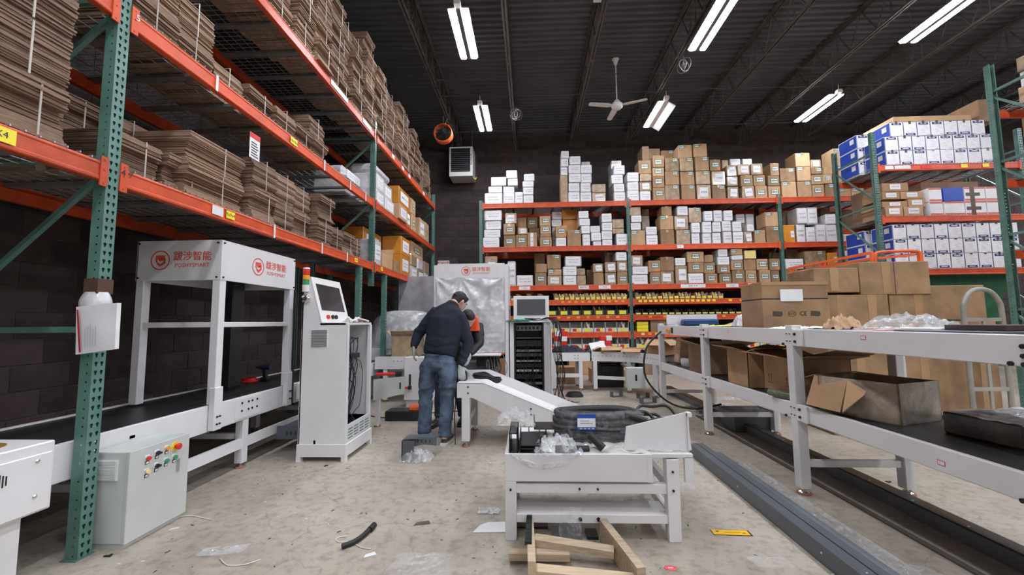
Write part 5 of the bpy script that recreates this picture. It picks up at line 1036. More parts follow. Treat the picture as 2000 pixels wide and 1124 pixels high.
mb = MB(); mb.merge(crumple(14, 8, .42, .2, .05, 8), Matrix.Translation((-.2, 7.36, 1.345))); tag(mb.build('wire_bundle', mat('teal_wire', (.02, .30, .25), .5, var=.3)), 'tangle of teal wires on the standing cabinet below its screen', 'cable')
mb = MB()
for i in range(8): mb.tube([(-.1+r_.uniform(0, .3), 7.38, 1.345+r_.random()*.04) for _ in range(5)], .004, 4)
tag(mb.build('wire_bundle', black), 'tangle of thin black wires below the grey screen', 'cable')
# ---------------------------------------------------------------- back conveyor with curve
def strip_panel(t, pts, z0, z1, th, m, name):
    for i in range(len(pts)-1):
        a, b_ = Vector((*pts[i], 0)), Vector((*pts[i+1], 0)); mb = MB(); c_ = (a+b_)/2; mb.bar(a+Vector((0, 0, (z0+z1)/2)), b_+Vector((0, 0, (z0+z1)/2)), th, z1-z0, 0); mb.build(name, m, t)
t = thing('cross_conveyor', (.9, 8.3, 0), 'short straight white conveyor module piled with dark coats at the back', 'conveyor')
strip_panel(t, [(.42, 8.05), (1.15, 8.05)], .56, .72, .03, white, 'side_rail'); strip_panel(t, [(.42, 8.65), (1.15, 8.65)], .56, .72, .03, white, 'side_rail')
mb = MB(); mb.box(.42, 1.15, 8.065, 8.635, .69, .705); mb.build('belt', belt, t)
for x in (.46, .97):
    for y in (8.07, 8.63): mb = MB(); mb.box(x-.035, x+.035, y-.035, y+.035, .04, .56, bev=.003); mb.build('leg', white, t); foot(t, x, y, .05)
mb = MB(); mb.box(.48, .96, 8.05, 8.09, .25, .32); mb.build('lower_rail', white, t); bolts(t, [Vector((x, 8.035, z)) for x in (.86, .92) for z in (.61, .67)], 'y')
t = thing('curved_conveyor', (1.8, 8.0, 0), 'curved white conveyor section with rows of holes, loaded with open brown cartons', 'conveyor')
inner = [(1.18, 8.02), (1.5, 7.98), (1.78, 7.85), (2.0, 7.62), (2.14, 7.35), (2.2, 7.1)]; outer = [(1.18, 8.66), (1.62, 8.6), (2.1, 8.38), (2.5, 7.98), (2.75, 7.5), (2.82, 7.1)]
strip_panel(t, inner, .56, .74, .025, white, 'side_panel'); strip_panel(t, outer, .56, .74, .025, white, 'side_panel')
mb = MB(); mb.add([(x, y, .70) for x, y in inner]+[(x, y, .70) for x, y in outer], [(i, i+1, 7+i, 6+i) for i in range(5)]); mb.build('belt', belt, t)
mb = MB()
for i in range(5):
    a, b_ = Vector((*inner[i], 0)), Vector((*inner[i+1], 0)); nn = (b_-a).normalized(); out = Vector((nn.y, -nn.x, 0))
    for k in range(4): p = a.lerp(b_, (k+.5)/4)+out*.013+Vector((0, 0, .66)); mb.cyl(p, p+out*.003, .008, 6)
mb.build('holes', bolt, t)['kind'] = 'stuff'
for x, y in ((1.24, 8.03), (1.83, 7.82), (2.16, 7.3), (1.3, 8.6), (2.4, 8.05)): mb = MB(); mb.box(x-.035, x+.035, y-.035, y+.035, .04, .56, bev=.003); mb.build('leg', white, t); foot(t, x, y, .05)
mb = MB(); mb.bar((1.27, 8.03, .25), (1.8, 7.84, .25), .03, .06); mb.build('lower_rail', white, t); mb = MB(); mb.bar((1.86, 7.8, .25), (2.13, 7.33, .25), .03, .06); mb.build('lower_rail', white, t)
q = MB(); q.box(1.60, 1.90, 6.98, 7.12, .205, .545, bev=.006); t2 = q.build('junction_enclosure', cabgrey); tag(t2, 'light grey enclosure with black latch hanging on the curved conveyor leg', 'control box'); mb = MB(); mb.box(1.735, 1.765, 6.972, 6.98, .33, .43); mb.build('latch', blackp, t2); mb = MB(); mb.box(1.7, 1.8, 7.14, 7.9, .5, .53); mb.build('hanging_bracket', galvdk, t2)
# things lying on the back conveyors
mb = MB(); mb.merge(crumple(16, 10, .62, .42, .16, 21, dome=.05), Matrix.Translation((.76, 8.32, .712))); tag(mb.build('coat', mat('dark_cloth', (.012, .015, .03), .8, var=.2)), 'heap of dark blue coats on the straight back conveyor', 'clothing')
mb = MB(); mb.merge(crumple(14, 10, .42, .34, .12, 31, dome=.12), Matrix.Translation((1.32, 8.42, .712))); tag(mb.build('rubbish_bag', blackp), 'shiny black rubbish bag behind the white sheet', 'bag')
mb = MB(); mb.T = Matrix.Translation((1.33, 8.22, .83)) @ Matrix.Rotation(.9, 4, 'X') @ Matrix.Rotation(.2, 4, 'Z'); mb.box(-.15, .15, -.1, .1, 0, .006); tag(mb.build('paper_sheet', paper), 'white sheet leaning on the black bag on the curved conveyor', 'paper')
def open_box(x0, x1, y0, y1, z0, z1, m, lab, flaps=(1, 1, 1, 1), ang=.5, name='open_carton', mi=None, cat='carton', th=.006, fl=None, rz=0, inner=None):
    cx, cy = (x0+x1)/2, (y0+y1)/2; t = thing(name, (cx, cy, z0), lab, cat)
    T = Matrix.Translation((cx, cy, 0)) @ Matrix.Rotation(rz, 4, 'Z') @ Matrix.Translation((-cx, -cy, 0)); mb = MB(); mb.T = T
    mb.box(x0, x1, y0, y1, z0, z0+th); mb.box(x0, x0+th, y0, y1, z0, z1); mb.box(x1-th, x1, y0, y1, z0, z1); mb.box(x0, x1, y0, y0+th, z0, z1); mb.box(x0, x1, y1-th, y1, z0, z1)
    mb.build('carton_body', m, t); fl = fl or min(x1-x0, y1-y0)*.45
    for i, f in enumerate(flaps):
        if not f: continue
        a = ang*f if f is not True else ang
        if i == 0: F = Matrix.Translation((cx, y0, z1)) @ Matrix.Rotation(a, 4, 'X'); bb = (-(x1-x0)/2, (x1-x0)/2, -fl, 0)
        if i == 1: F = Matrix.Translation((cx, y1, z1)) @ Matrix.Rotation(-a, 4, 'X'); bb = (-(x1-x0)/2, (x1-x0)/2, 0, fl)
        if i == 2: F = Matrix.Translation((x0, cy, z1)) @ Matrix.Rotation(-a, 4, 'Y'); bb = (-fl, 0, -(y1-y0)/2, (y1-y0)/2)
        if i == 3: F = Matrix.Translation((x1, cy, z1)) @ Matrix.Rotation(a, 4, 'Y'); bb = (0, fl, -(y1-y0)/2, (y1-y0)/2)
        mb = MB(); mb.T = T @ F; mb.box(bb[0], bb[1], bb[2], bb[3], 0, th); mb.build('flap', m, t)
    return t
open_box(1.35, 1.75, 7.98, 8.3, .712, .82, kraft2, 'open pale carton with spread flaps nearest the black bag', ang=.35)
open_box(1.80, 2.15, 7.75, 8.1, .712, .80, kraft2, 'second low open carton on the curved conveyor', ang=.3, rz=-.5)
open_box(2.2, 2.52, 7.35, 7.75, .712, .98, kraft2, 'upright open carton at the end of the curved conveyor', ang=.7, rz=-.8)
for i, (x, z) in enumerate(((.48, .712), (.62, .712), (.5, .815), (.64, .815), (.50, .918), (.64, .918), (.52, 1.021), (.655, 1.021), (1.42, .712), (1.55, .712), (1.43, .815), (1.56, .815), (1.45, .918), (1.58, .918))):
    o = tag(box_body(x, x+.12, 8.5 if i < 8 else 8.64, 8.62 if i < 8 else 8.74, z, z+.10, redpl if (i//2+i) % 2 == 0 else paper, 'small_box'), 'small %s product box, %s in the pile behind the coats' % ('red' if (i//2+i) % 2 == 0 else 'white', ORD[i]), 'box', 'small product boxes')
for i, x in enumerate((1.28, 1.42, 1.54, 1.68)): tag(box_body(x, x+.11, 10.2, 10.29, 1.02, 1.16, (redpl, paper, redpl, paper)[i], 'small_box'), '%s product box stuck on the shelf edge above the black bag, %s' % (('red', 'white', 'red', 'white')[i], ORD[i]), 'box', 'small boxes on the shelf edge') if False else None
for i, (x0, x1, y, z1_, m_) in enumerate(((.55, .95, 8.9, .35, kraft2), (1.3, 1.75, 9.0, .3, kraft), (1.9, 2.2, 8.9, .28, kraft2))): tag(box_body(x0, x1, y, y+.4, .003, z1_, m_, 'carton'), '%s brown carton on the floor beneath the back conveyors' % ORD[i], 'carton', 'cartons beneath the back conveyors')
mb = MB(); mb.box(1.35, 1.85, 8.3, 8.75, .20, .5, bev=.03); mb.box(1.4, 1.8, 8.25, 8.3, .3, .45, bev=.01); tag(mb.build('black_machine', blackp), 'dark machine standing under the curved conveyor', 'machine'); 
mb = MB(); mb.box(1.34, 1.86, 8.4, 8.6, 0, .2); tag(mb.build('black_stand', blackp), 'low black stand under the dark machine', 'stand')
# ---------------------------------------------------------------- slanted chute conveyor
t = thing('chute_conveyor', (0, 4.8, 0), 'white chute conveyor sloping down to the hose table beside the worker', 'conveyor')
cn, cf = 4.45, 5.2; SL = -.405
def zc(x): return .668 if x < -.505 else .668+SL*(x+.505)
for y, x1 in ((cn, .80), (cf, .80)):
    mb = MB(); zt_ = 0.0 if y == cn else .055
    mb.prism([(-.79, .515), (-.62, .515), (.30, .085), (x1, .085-.10 if False else .085), (x1, zc(x1)+zt_), (-.505, .668+zt_), (-.79, .668+zt_)] if y == cn else [(-.79, .5), (-.62, .5), (.30, .085), (.74, .10), (.775, .215), (-.505, .725), (-.79, .725)], 'y', y, y+.02); mb.build('side_panel', white, t)
mb = MB()
for y0, y1, dz in ((cn-.004, cn+.14, .004),):
    mb.add([(-.79, y0, .672), (-.505, y0, .672), (.80, y0, zc(.80)+.004), (-.79, y1, .672), (-.505, y1, .672), (.80, y1, zc(.80)+.004)], [(0, 1, 4, 3), (1, 2, 5, 4)])
mb.build('top_lip', whitep, t)
mb = MB(); mb.add([(-.79, cn+.14, .672), (-.505, cn+.14, .672), (.80, cn+.14, zc(.8)+.004), (-.79, cn+.14, .60), (-.505, cn+.14, .60), (.80, cn+.14, zc(.8)-.06)], [(0, 1, 4, 3), (1, 2, 5, 4)]); mb.build('inner_lip', white, t)
mb = MB(); mb.add([(-.79, cn+.14, .61), (-.505, cn+.14, .61), (.8, cn+.14, zc(.8)-.058), (-.79, cf, .61), (-.505, cf, .61), (.8, cf, zc(.8)-.058)], [(0, 1, 4, 3), (1, 2, 5, 4)]); mb.build('slide_bed', whitep, t)
for y in (cn, cf-.06):
    mb = MB(); mb.box(-.74, -.655, y+.0, y+.075, .06, .52, bev=.004); mb.build('leg', white, t); foot(t, -.70, y+.035, .07)
    mb = MB(); mb.box(-.03, .05, y+.02, y+.09, .06, .28, bev=.004); mb.build('leg', white, t); foot(t, .01, y+.05, .07)
mb = MB(); mb.box(-.72, -.68, cn+.08, cf-.06, .22, .29); mb.build('cross_bar', white, t)
bolts(t, [Vector((-.67, cn, z)) for z in (.63, .565)]+[Vector((.0, cn, z)) for z in (.40, .34)], 'y', .010)
mb = MB(); mb.box(.318, .322, cn-.002, cn, .10, .33); mb.build('panel_joint', galvdk, t)
cc = MB(); c0 = Vector((-.50, 4.78, .69))
for i in range(5): cc.tube([c0+Vector(((.15+.008*(i % 3))*math.cos(a*PI/5+.5), (.13+.008*(i % 2))*math.sin(a*PI/5+.5), .010*i-.05*(math.cos(a*PI/5+.5) > .3))) for a in range(10)], .0075, 6, closed=True, sub=3)
tag(cc.build('cable_coil', black), 'coil of black cable lying on the chute top by the glove', 'cable')
# ---------------------------------------------------------------- table machine in the foreground
t = thing('machine_frame', (.4, 2.9, 0), 'low white machine frame in front carrying hoses, channels and plastic film', 'machine')
Y0, Y1 = 2.60, 3.28
mb = MB(); mb.box(-.165, .705, Y0, Y0+.02, .347, .510, bev=.002); mb.build('front_panel', white, t)
mb = MB(); mb.box(.70, .732, Y0, Y0+.03, .345, .510, bev=.002); mb.build('panel_edge', white, t)
mb = MB(); mb.box(.732, .975, Y0, Y0+.03, .492, .512); mb.box(.925, .975, Y0, Y0+.03, .345, .495); mb.build('side_bracket', white, t)
mb = MB(); mb.box(-.165, -.145, Y0+.02, Y1, .347, .510); mb.build('side_panel', white, t)
mb = MB(); mb.box(-.145, .975, Y0+.02, Y1, .484, .500); mb.build('table_top', whitep, t)
for x in (-.165, .815):
    for y in (Y0+.0, Y1-.07):
        if x < 0 or y > 3: mb = MB(); mb.box(x, x+.07, y+.0, y+.07, .0, .346, bev=.003); mb.build('leg', white, t)
        else: mb = MB(); mb.box(x, x+.075, y+.0, y+.07, .0, .483, bev=.003); mb.build('leg', white, t)
for z0, z1 in ((.275, .33), (.102, .152)):
    for y in (Y0+.01, Y1-.06): mb = MB(); mb.box(-.095, .815, y, y+.05, z0, z1, bev=.002); mb.build('rail', white, t)
    for x in (-.15, .83): mb = MB(); mb.box(x, x+.04, Y0+.07, Y1-.07, z0, z1, bev=.002); mb.build('rail', white, t)
mb = MB(); mb.box(-.1, .82, Y0+.06, Y0+.20, .15, .155); mb.build('shelf_lip', white, t)
bolts(t, [Vector((x, Y0+.01, .303)) for x in (.29, .40)]+[Vector((-.13, Y0, .30)), Vector((.85, Y0, .30)), Vector((.85, Y0, .41))], 'y', .007); bolts(t, [Vector((x, Y0+.01, .127)) for x in (.29, .40)], 'y', .012)
mb = MB(); mb.prism([(.58, .512), (1.0, .512), (.978, .745), (.60, .655)], 'y', Y1-.66+.06, Y1-.66+.068); mb.T = None
mb.build('guard_plate', white, t)
mb = MB(); mb.prism([(2.668, .515), (3.22, .515), (3.22, .60), (2.668, .742)], 'x', .975, .985); mb.box(.975, 1.0, 2.655, 2.70, .72, .745); mb.build('guard_plate', white, t)
# hose pack
hp = thing('hose_pack', (.46, 2.95, .502), 'film wrapped pack of thick black foam hoses with a blue and white label', 'hose')
for k in range(5):
    for j in range(2):
        z = .525+k*.041; a = .30-j*.045; b_ = .13-j*.04; cx, cy = .47+.01*math.sin(k*2.1), 2.93+.008*math.cos(k*1.7)
        pts = []
        for i in range(14):
            an = 2*PI*i/14; c_, s_ = math.cos(an), math.sin(an); pts.append((cx+a*math.copysign(abs(c_)**.6, c_)+(.012*k if c_ > 0 else 0)*(-1), cy+b_*math.copysign(abs(s_)**.7, s_), z+.004*math.sin(an*3+k)))
        mb = MB(); mb.tube(pts, .0215, 10, closed=True, sub=3); mb.build('hose', hosem, hp)
mb = MB(); mb.tube([(.62, 2.8, .70), (.70, 2.80, .68), (.76, 2.79, .665)], .02, 10); mb.build('hose_end', hosem, hp)
fm = MB(); vs = []; 
for j in range(15):
    for i in range(40):
        an = 2*PI*i/40; c_, s_ = math.cos(an), math.sin(an); zz_ = j/14; rr_ = 1+.03*noise.noise(Vector((i*.5, j*.7, 3)))
        sh = 1 if zz_ < .92 else .9
        vs.append((.455+.315*rr_*sh*math.copysign(abs(c_)**.6, c_), 2.93+.158*rr_*sh*math.copysign(abs(s_)**.7, s_), .506+zz_*.225+.006*noise.noise(Vector((i*.7, j, 1)))))
fm.add(vs, [(j*40+i, j*40+(i+1) % 40, (j+1)*40+(i+1) % 40, (j+1)*40+i) for j in range(14) for i in range(40)], 0, True); fm.build('plastic_film', film('thin_film', base=.10, bump=1.0, bscale=22), hp)
mb = MB(); mb.box(.30, .42, 2.752, 2.755, .615, .715); lb_ = mb.build('label', bluep, hp); mb = MB(); mb.box(.302, .418, 2.749, 2.752, .635, .690); mb.build('label_panel', paper, lb_)
mb = MB()
for i in range(4): mb.box(.315+i*.026, .333+i*.026, 2.7485, 2.752, .622, .629)
mb.box(.32, .40, 2.7478, 2.75, .655, .663); mb.box(.32, .38, 2.7478, 2.75, .672, .678); mb.build('label_print', inkgrey, lb_)
mb = MB(); mb.tube([(.15, 2.66, .524), (.25, 2.655, .524), (.36, 2.66, .522)], .022, 12, cap=True); tag(mb.build('hose', hosem), 'short thick black hose lying along the front edge of the frame', 'hose')
mb = MB(); a_ = Vector((.37, 2.70, .60)); b_ = Vector((.45, 2.66, .528)); mb.cyl(a_, b_, .024, 14, cap=False); mb.cyl(a_, b_, .018, 14, cap=False); tag(mb.build('hose', hosem), 'short open ended black hose tilted up in front of the pack', 'hose')
fz = crumple(26, 14, .95, .46, .06, 12); mb = MB(); mb.merge(fz, Matrix.Translation((.42, 2.86, .502))); tag(mb.build('foil_sheet', mat('creased_white_foil', (.75, .75, .70), .25, .3, var=.1, bump=.8, bscale=25)), 'creased silvery white sheet spread under the hose pack', 'sheet')
lh = thing('hose_pile', (.75, 3.12, .502), 'loose coils of thin black cable behind the hose pack', 'hose')
for k in range(6):
    r_ = random.Random(k); cx, cy = .55+k*.075, 3.12+r_.uniform(-.05, .05); rr_ = r_.uniform(.08, .12)
    mb = MB(); mb.tube([(cx+rr_*1.3*math.cos(a*PI/4), cy+rr_*math.sin(a*PI/4), .52+.012*k+r_.uniform(0, .05)+.05*(math.sin(a*PI/4) > 0)) for a in range(8)], .012, 7, closed=True, sub=4); mb.build('cable_loop', black, lh)
for i, (x0, x1, y, z0, z1, d) in enumerate(((-.14, -.085, 2.64, .502, .625, .3), (-.075, .06, 2.63, .502, .60, .32), (-.02, .11, 2.78, .502, .545, .35), (.02, .17, 2.98, .56, .62, .2))):
    mb = MB(); w = .007
    if i == 1:
        mb.box(x0, x1, y, y+d, z0, z0+w); mb.box(x0, x1, y, y+d, z0+.028, z0+.028+w); mb.box(x0, x1, y, y+d, z0+.045, z0+.052); mb.box(x0, x0+w, y, y+d, z0+.05, z1); mb.box(x1-w, x1, y, y+d, z0, z1); mb.box(x0-.0, x0+w, y, y+d, z0, z0+.05)
    elif i == 0: mb.box(x0, x1, y, y+d, z0, z0+w); mb.box(x0, x1, y, y+d, z1-w, z1); mb.box(x0, x0+w, y, y+d, z0, z1); mb.box(x1-w, x1, y, y+d, z0, z1)
    else: mb.box(x0, x1, y, y+d, z0, z0+w); mb.box(x0, x0+w, y, y+d, z0, z1); mb.box(x1-w, x1, y, y+d, z0, z1)
    tag(mb.build('steel_channel', mat('black_steel_channel', (.016, .017, .02), .35, .3, var=.1)), ('upright square black steel tube at the corner of the frame', 'open black steel channel beside the square tube', 'flat dark channel between square tube and hose pack', 'black channel piece behind the other channels')[i], 'steel channel')
for i, (x, y, z, sx, sy, am, lab, rot, fm_) in enumerate(((-.10, 2.85, .63, .25, .22, .10, 'tuft of clear plastic film on the black channels', 0, clear), (.16, 2.64, .505, .30, .16, .10, 'bunched clear film hanging at the front edge of the frame', 0, clear2), (.78, 2.75, .505, .24, .16, .07, 'small piece of clear film by the guard plate', 0, clear))):
    mb = MB(); mb.merge(crumple(26, 20, sx, sy, am*1.3, 50+i, dome=am*.4), Matrix.Translation((x, y, z)) @ Matrix.Rotation(rot, 4, 'X')); tag(mb.build('plastic_film', fm_), lab, 'plastic film')
# hanging festoon of film across the front panel
mb = MB(); vs = []
for j in range(9):
    for i in range(31):
        u = i/30; x = -.13+.42*u; z = .515-.055*math.sin(u*PI)-.028*j/8*math.sin(u*PI)-.01*j/8; vs.append((x, Y0-.006-.012*abs(noise.noise(Vector((u*14, j*.5, 2)))), z+.01*noise.noise(Vector((u*10, j*.8, 7)))))
mb.add(vs, [(j*31+i, j*31+i+1, (j+1)*31+i+1, (j+1)*31+i) for j in range(8) for i in range(30)], 0, True); tag(mb.build('plastic_film', clear2), 'festoon of clear film draped across the front panel', 'plastic film')
mb = MB(); mb.merge(crumple(26, 18, .62, .42, .13, 77, dome=.04), Matrix.Translation((.42, 2.98, .155))); tag(mb.build('plastic_film', clear), 'large crumpled clear film lying inside the lower frame', 'plastic film')
mb = MB(); mb.merge(crumple(16, 16, .13, .16, .04, 78), Matrix.Translation((.23, 2.585, .12)) @ Matrix.Rotation(PI/2, 4, 'X')); tag(mb.build('plastic_film', clear), 'clear film scrap hanging over the lower front rail', 'plastic film')
# timber pieces
tf = thing('timber_frame', (.27, 2.4, 0), 'rough timber frame of two uprights and cross pieces in the near foreground', 'timber')
def plank(name, a, b_, w, h, m_=None, roll=0):
    mb = MB(); mb.bar(a, b_, w, h); return mb.build(name, m_ or wood, tf)
plank('side_plank', (-.015, 2.66, .075), (-.005, 2.15, .068), .04, .13)
plank('side_plank', (.425, 2.60, .07), (.525, 2.12, .065), .045, .125)
mb = MB(); mb.box(-.035, .0, 2.30, 2.62, .132, .147); mb.v = [Vector((p.x+.012*noise.noise(p*9), p.y, p.z)) for p in mb.v]; mb.build('bark_strip', moss, tf)
plank('cross_plank', (.01, 2.45, .085), (.44, 2.36, .07), .07, .035)
plank('cross_plank', (-.13, 2.37, .045), (.20, 2.37, .045), .06, .035)
plank('cross_plank', (.01, 2.20, .06), (.50, 2.13, .06), .07, .035)
for x0, x1, y0, y1, m_, lab in ((.12, .30, 2.62, 2.84, galvdk, 'grey sheet metal offcut on the floor under the frame'), (-.13, .10, 2.75, 3.1, mat('maroon_board', (.06, .025, .025), .6, var=.2), 'dark maroon board lying beneath the frame')):
    mb = MB(); mb.box(x0, x1, y0, y1, .002, .010); tag(mb.build('sheet_offcut', m_), lab, 'sheet')
mb = MB(); mb.box(.33, .40, 2.62, 2.72, .002, .02); tag(mb.build('metal_offcut', blackp), 'small black square plate under the frame', 'sheet')
# ---------------------------------------------------------------- double deck conveyor on the right
dc = thing('double_deck_conveyor', (2.44, 4.2, 0), 'long white double deck belt conveyor running along the right', 'conveyor')
XF, XB = 2.04, 2.85
for z0, z1, nm in ((1.115, 1.248, 'upper'), (.555, .675, 'lower')):
    for x0, x1 in ((XF, XF+.03), (XB-.03, XB)):
        for y0, y1 in ((1.0, 3.27), (3.28, 4.93), (4.94, 6.62)):
            mb = MB(); mb.box(x0, x1, y0, y1, z0, z1, bev=.004); mb.build('side_rail', white, dc)
    mb = MB(); mb.box(XF+.03, XB-.03, 1.0, 6.6, z1-.032, z1-.010); mb.build('belt', belt, dc)
    mb = MB(); mb.box(XF+.03, XB-.03, 1.05, 6.55, z1-.10, z1-.036); mb.build('bed', galvdk, dc)
for y in (3.33, 4.98, 6.60, 1.45):
    for x0 in (XF-.012, XB-.063):
        top = 1.275 if x0 < XB-.2 else 1.22
        mb = MB(); mb.box(x0, x0+.075, y-.04, y+.04, .045, top, bev=.004); mb.build('leg', white, dc); foot(dc, x0+.037, y, .06, .05)
    mb = MB(); mb.box(XF+.063, XB-.063, y-.02, y+.02, .20, .25, bev=.002); mb.build('cross_bar', white, dc)
for y in (3.33, 4.98):
    for z in (1.18, .615):
        mb = MB(); mb.box(XF-.016, XF-.001, y-.16, y-.045, z-.06, z+.06, bev=.002); mb.build('joint_plate', white, dc)
        bolts(dc, [Vector((XF-.016, y-.085, z+d)) for d in (-.028, .028)], 'X', .011)
        bolts(dc, [Vector((XF-.012, y+dy, z+d)) for d in (-.028, .028) for dy in (-.02, .02)], 'X', .004)
bolts(dc, [Vector((XF, y, 1.125)) for y in (3.42, 1.85, 1.80)]+[Vector((XF, y, .56)) for y in (3.44, 1.86)]+[Vector((XF, 1.80, 1.16)), Vector((XF, 1.80, 1.20))], 'X', .011)
for y, z in ((2.62, 1.205), (4.35, 1.20), (2.2, .60)): mb = MB(); mb.box(XF-.0015, XF, y-.02, y+.02, z-.012, z+.012); p_ = mb.build('rating_label', redp, dc); mb = MB(); mb.box(XF-.002, XF-.001, y-.017, y+.017, z-.009, z+.009); mb.build('label_panel', paper, p_)
mb = MB(); mb.tube([(XF-.02, 6.45, 1.15), (XF-.12, 6.4, 1.08), (XF-.30, 6.3, .9), (XF-.35, 6.25, .55), (XF-.22, 6.2, .3), (XF, 6.1, .12), (XF+.25, 5.9, .1), (XF+.5, 5.7, .2)], .014, 7); mb.build('power_cable', black, dc)
mb = MB(); mb.box(XF-.03, XF, 6.1, 6.2, 1.15, 1.2, bev=.004); mb.build('orange_plug', amberpl, dc); mb = MB(); mb.box(XF-.005, XF, 5.98, 6.06, 1.14, 1.22); mb.build('switch', blackp, dc)
# things on the upper deck
UT = 1.239
bg = thing('taped_carton', (2.45, 4.0, UT), 'brown taped carton marked CE with a white note on the upper deck', 'carton')
mb = MB(); mb.box(2.155, 2.76, 3.90, 4.28, UT, UT+.265, bev=.004); mb.build('carton_body', kraft, bg); mb = MB(); mb.box(2.158, 2.757, 3.903, 4.277, UT+.275, UT+.43, bev=.004); mb.build('carton_lid', kraft, bg)
mb = MB(); mb.box(2.16, 2.755, 3.905, 4.27, UT+.264, UT+.277); mb.build('dark_gap', ink, bg)
mb = MB(); mb.box(2.32, 2.52, 3.888, 3.90, UT+.25, UT+.36); mb.T = None; mb.build('note', paper, bg); inst('lettering', text_mesh('CE', .055, bolt), bg, (2.52, 3.898, UT+.135), FRONT)
mb = MB(); n = 24; mb.add([(2.42+.036*a*math.cos(2*PI*i/n), 3.898, UT+.135+.028*a*math.sin(2*PI*i/n)) for a in (1, .9) for i in range(n)], [(i, (i+1) % n, n+(i+1) % n, n+i) for i in range(n)]); mb.build('round_mark', bolt, bg); inst('lettering', text_mesh('CCC', .028, bolt), bg, (2.42, 3.898, UT+.135), FRONT)
for x in (2.29, 2.63): mb = MB(); mb.prism([(x-.045, UT+.115), (x+.03, UT+.11), (x+.045, UT+.125), (x+.04, UT+.155), (x-.04, UT+.16)], 'y', 3.898, 3.9); mb.build('ink_smudge', mat('faded_ink', (.07, .055, .04), .8, var=.3), bg)
mb = MB(); mb.box(2.158, 2.76, 3.8985, 3.90, UT+.40, UT+.432); mb.box(2.158, 2.757, 4.02, 4.10, UT+.43, UT+.4315); mb.build('tape', tapem, bg)
mb = MB(); mb.merge(crumple(12, 10, .22, .18, .12, 91, dome=.05), Matrix.Translation((2.36, 3.22, UT))); tag(mb.build('kraft_paper', kraft2), 'crumpled brown packing paper on the upper deck', 'paper')
mb = MB(); mb.merge(crumple(10, 8, .56, .32, .09, 92, dome=.07), Matrix.Translation((2.52, 2.86, UT))); tag(mb.build('plastic_bag', clear2), 'crumpled translucent white plastic bag on the upper deck', 'bag')
mb = MB(); mb.merge(crumple(12, 8, .42, .26, .05, 93), Matrix.Translation((2.30, 3.62, UT))); tag(mb.build('paper_sheet', paper), 'creased white sheet in front of the taped carton', 'paper')
for i, (x, y, w, l_, h, m_, lab, rz) in enumerate(((2.30, 2.72, .24, .32, .010, mat('pink_paper', (.70, .35, .35), .6, var=0), 'pinkish leaflet under the white papers on the upper deck', .2), (2.40, 2.62, .30, .22, .012, paper, 'white paper stack in front of the dark folder', .4),
        (2.36, 2.35, .30, .5, .012, steelgrey, 'slate grey folder lying on the upper deck', .05), (2.52, 2.32, .26, .34, .03, mat('dark_brown_leather', (.05, .03, .03), .5, var=.2), 'dark brown folder on top of the slate grey one', -.1))):
    mb = MB(); mb.T = Matrix.Translation((x, y, UT+.0+(.013 if i == 3 else (.011 if i == 1 else 0)))) @ Matrix.Rotation(rz, 4, 'Z'); mb.box(-w/2, w/2, -l_/2, l_/2, 0, h, bev=.002); tag(mb.build('folder' if i > 1 else 'paper_sheet', m_), lab, 'folder' if i > 1 else 'paper')
o = thing('foam_box', (2.4, 6.2, UT), 'open white foam box with blue lid inside at the far end of the upper deck', 'box')
mb = MB(); mb.box(2.06, 2.80, 6.28, 6.30, UT, UT+.17); mb.box(2.06, 2.08, 5.9, 6.3, UT, UT+.03); mb.build('foam_panel', whitep, o); mb = MB(); mb.box(2.25, 2.75, 6.1, 6.26, UT, UT+.10, bev=.02); mb.build('blue_insert', mat('navy_plastic', (.02, .07, .2), .4, var=.1), o)
mb = MB(); mb.T = Matrix.Translation((2.75, 5.75, UT+.02)) @ Matrix.Rotation(-.25, 4, 'Y') @ Matrix.Rotation(.3, 4, 'Z'); mb.box(-.16, .16, -.12, .12, 0, .005); tag(mb.build('cardboard_flap', kraft2), 'tan cardboard flap beside the foam box', 'cardboard')
mb = MB(); mb.merge(crumple(12, 10, .2, .16, .05, 95, dome=.12), Matrix.Translation((2.62, 5.2, UT))); tag(mb.build('paper_bag', clear3), 'grey crumpled bag behind the second leg of the conveyor', 'bag')
for i, x in enumerate((2.50, 2.60)): mb = MB(); mb.lathe([(.026, 0), (.036, .105), (.033, .105), (.023, .004)], (x, 4.55, UT), 16); tag(mb.build('plastic_cup', clear), ('left', 'right')[i]+' one of two clear plastic cups beside the taped carton', 'cup')
mb = MB(); mb.merge(crumple(10, 8, .13, .12, .06, 97), Matrix.Translation((2.74, 4.6, UT))); tag(mb.build('cloth', yellow), 'crumpled yellow cloth behind the two cups', 'cloth')
mb = MB(); mb.merge(crumple(14, 6, .5, .14, .035, 98), Matrix.Translation((2.45, 5.6, UT))); tag(mb.build('cloth', mat('lime_cloth', (.55, .65, .12), .7, var=.1)), 'lime and grey cloths in front of the blue insert', 'cloth')
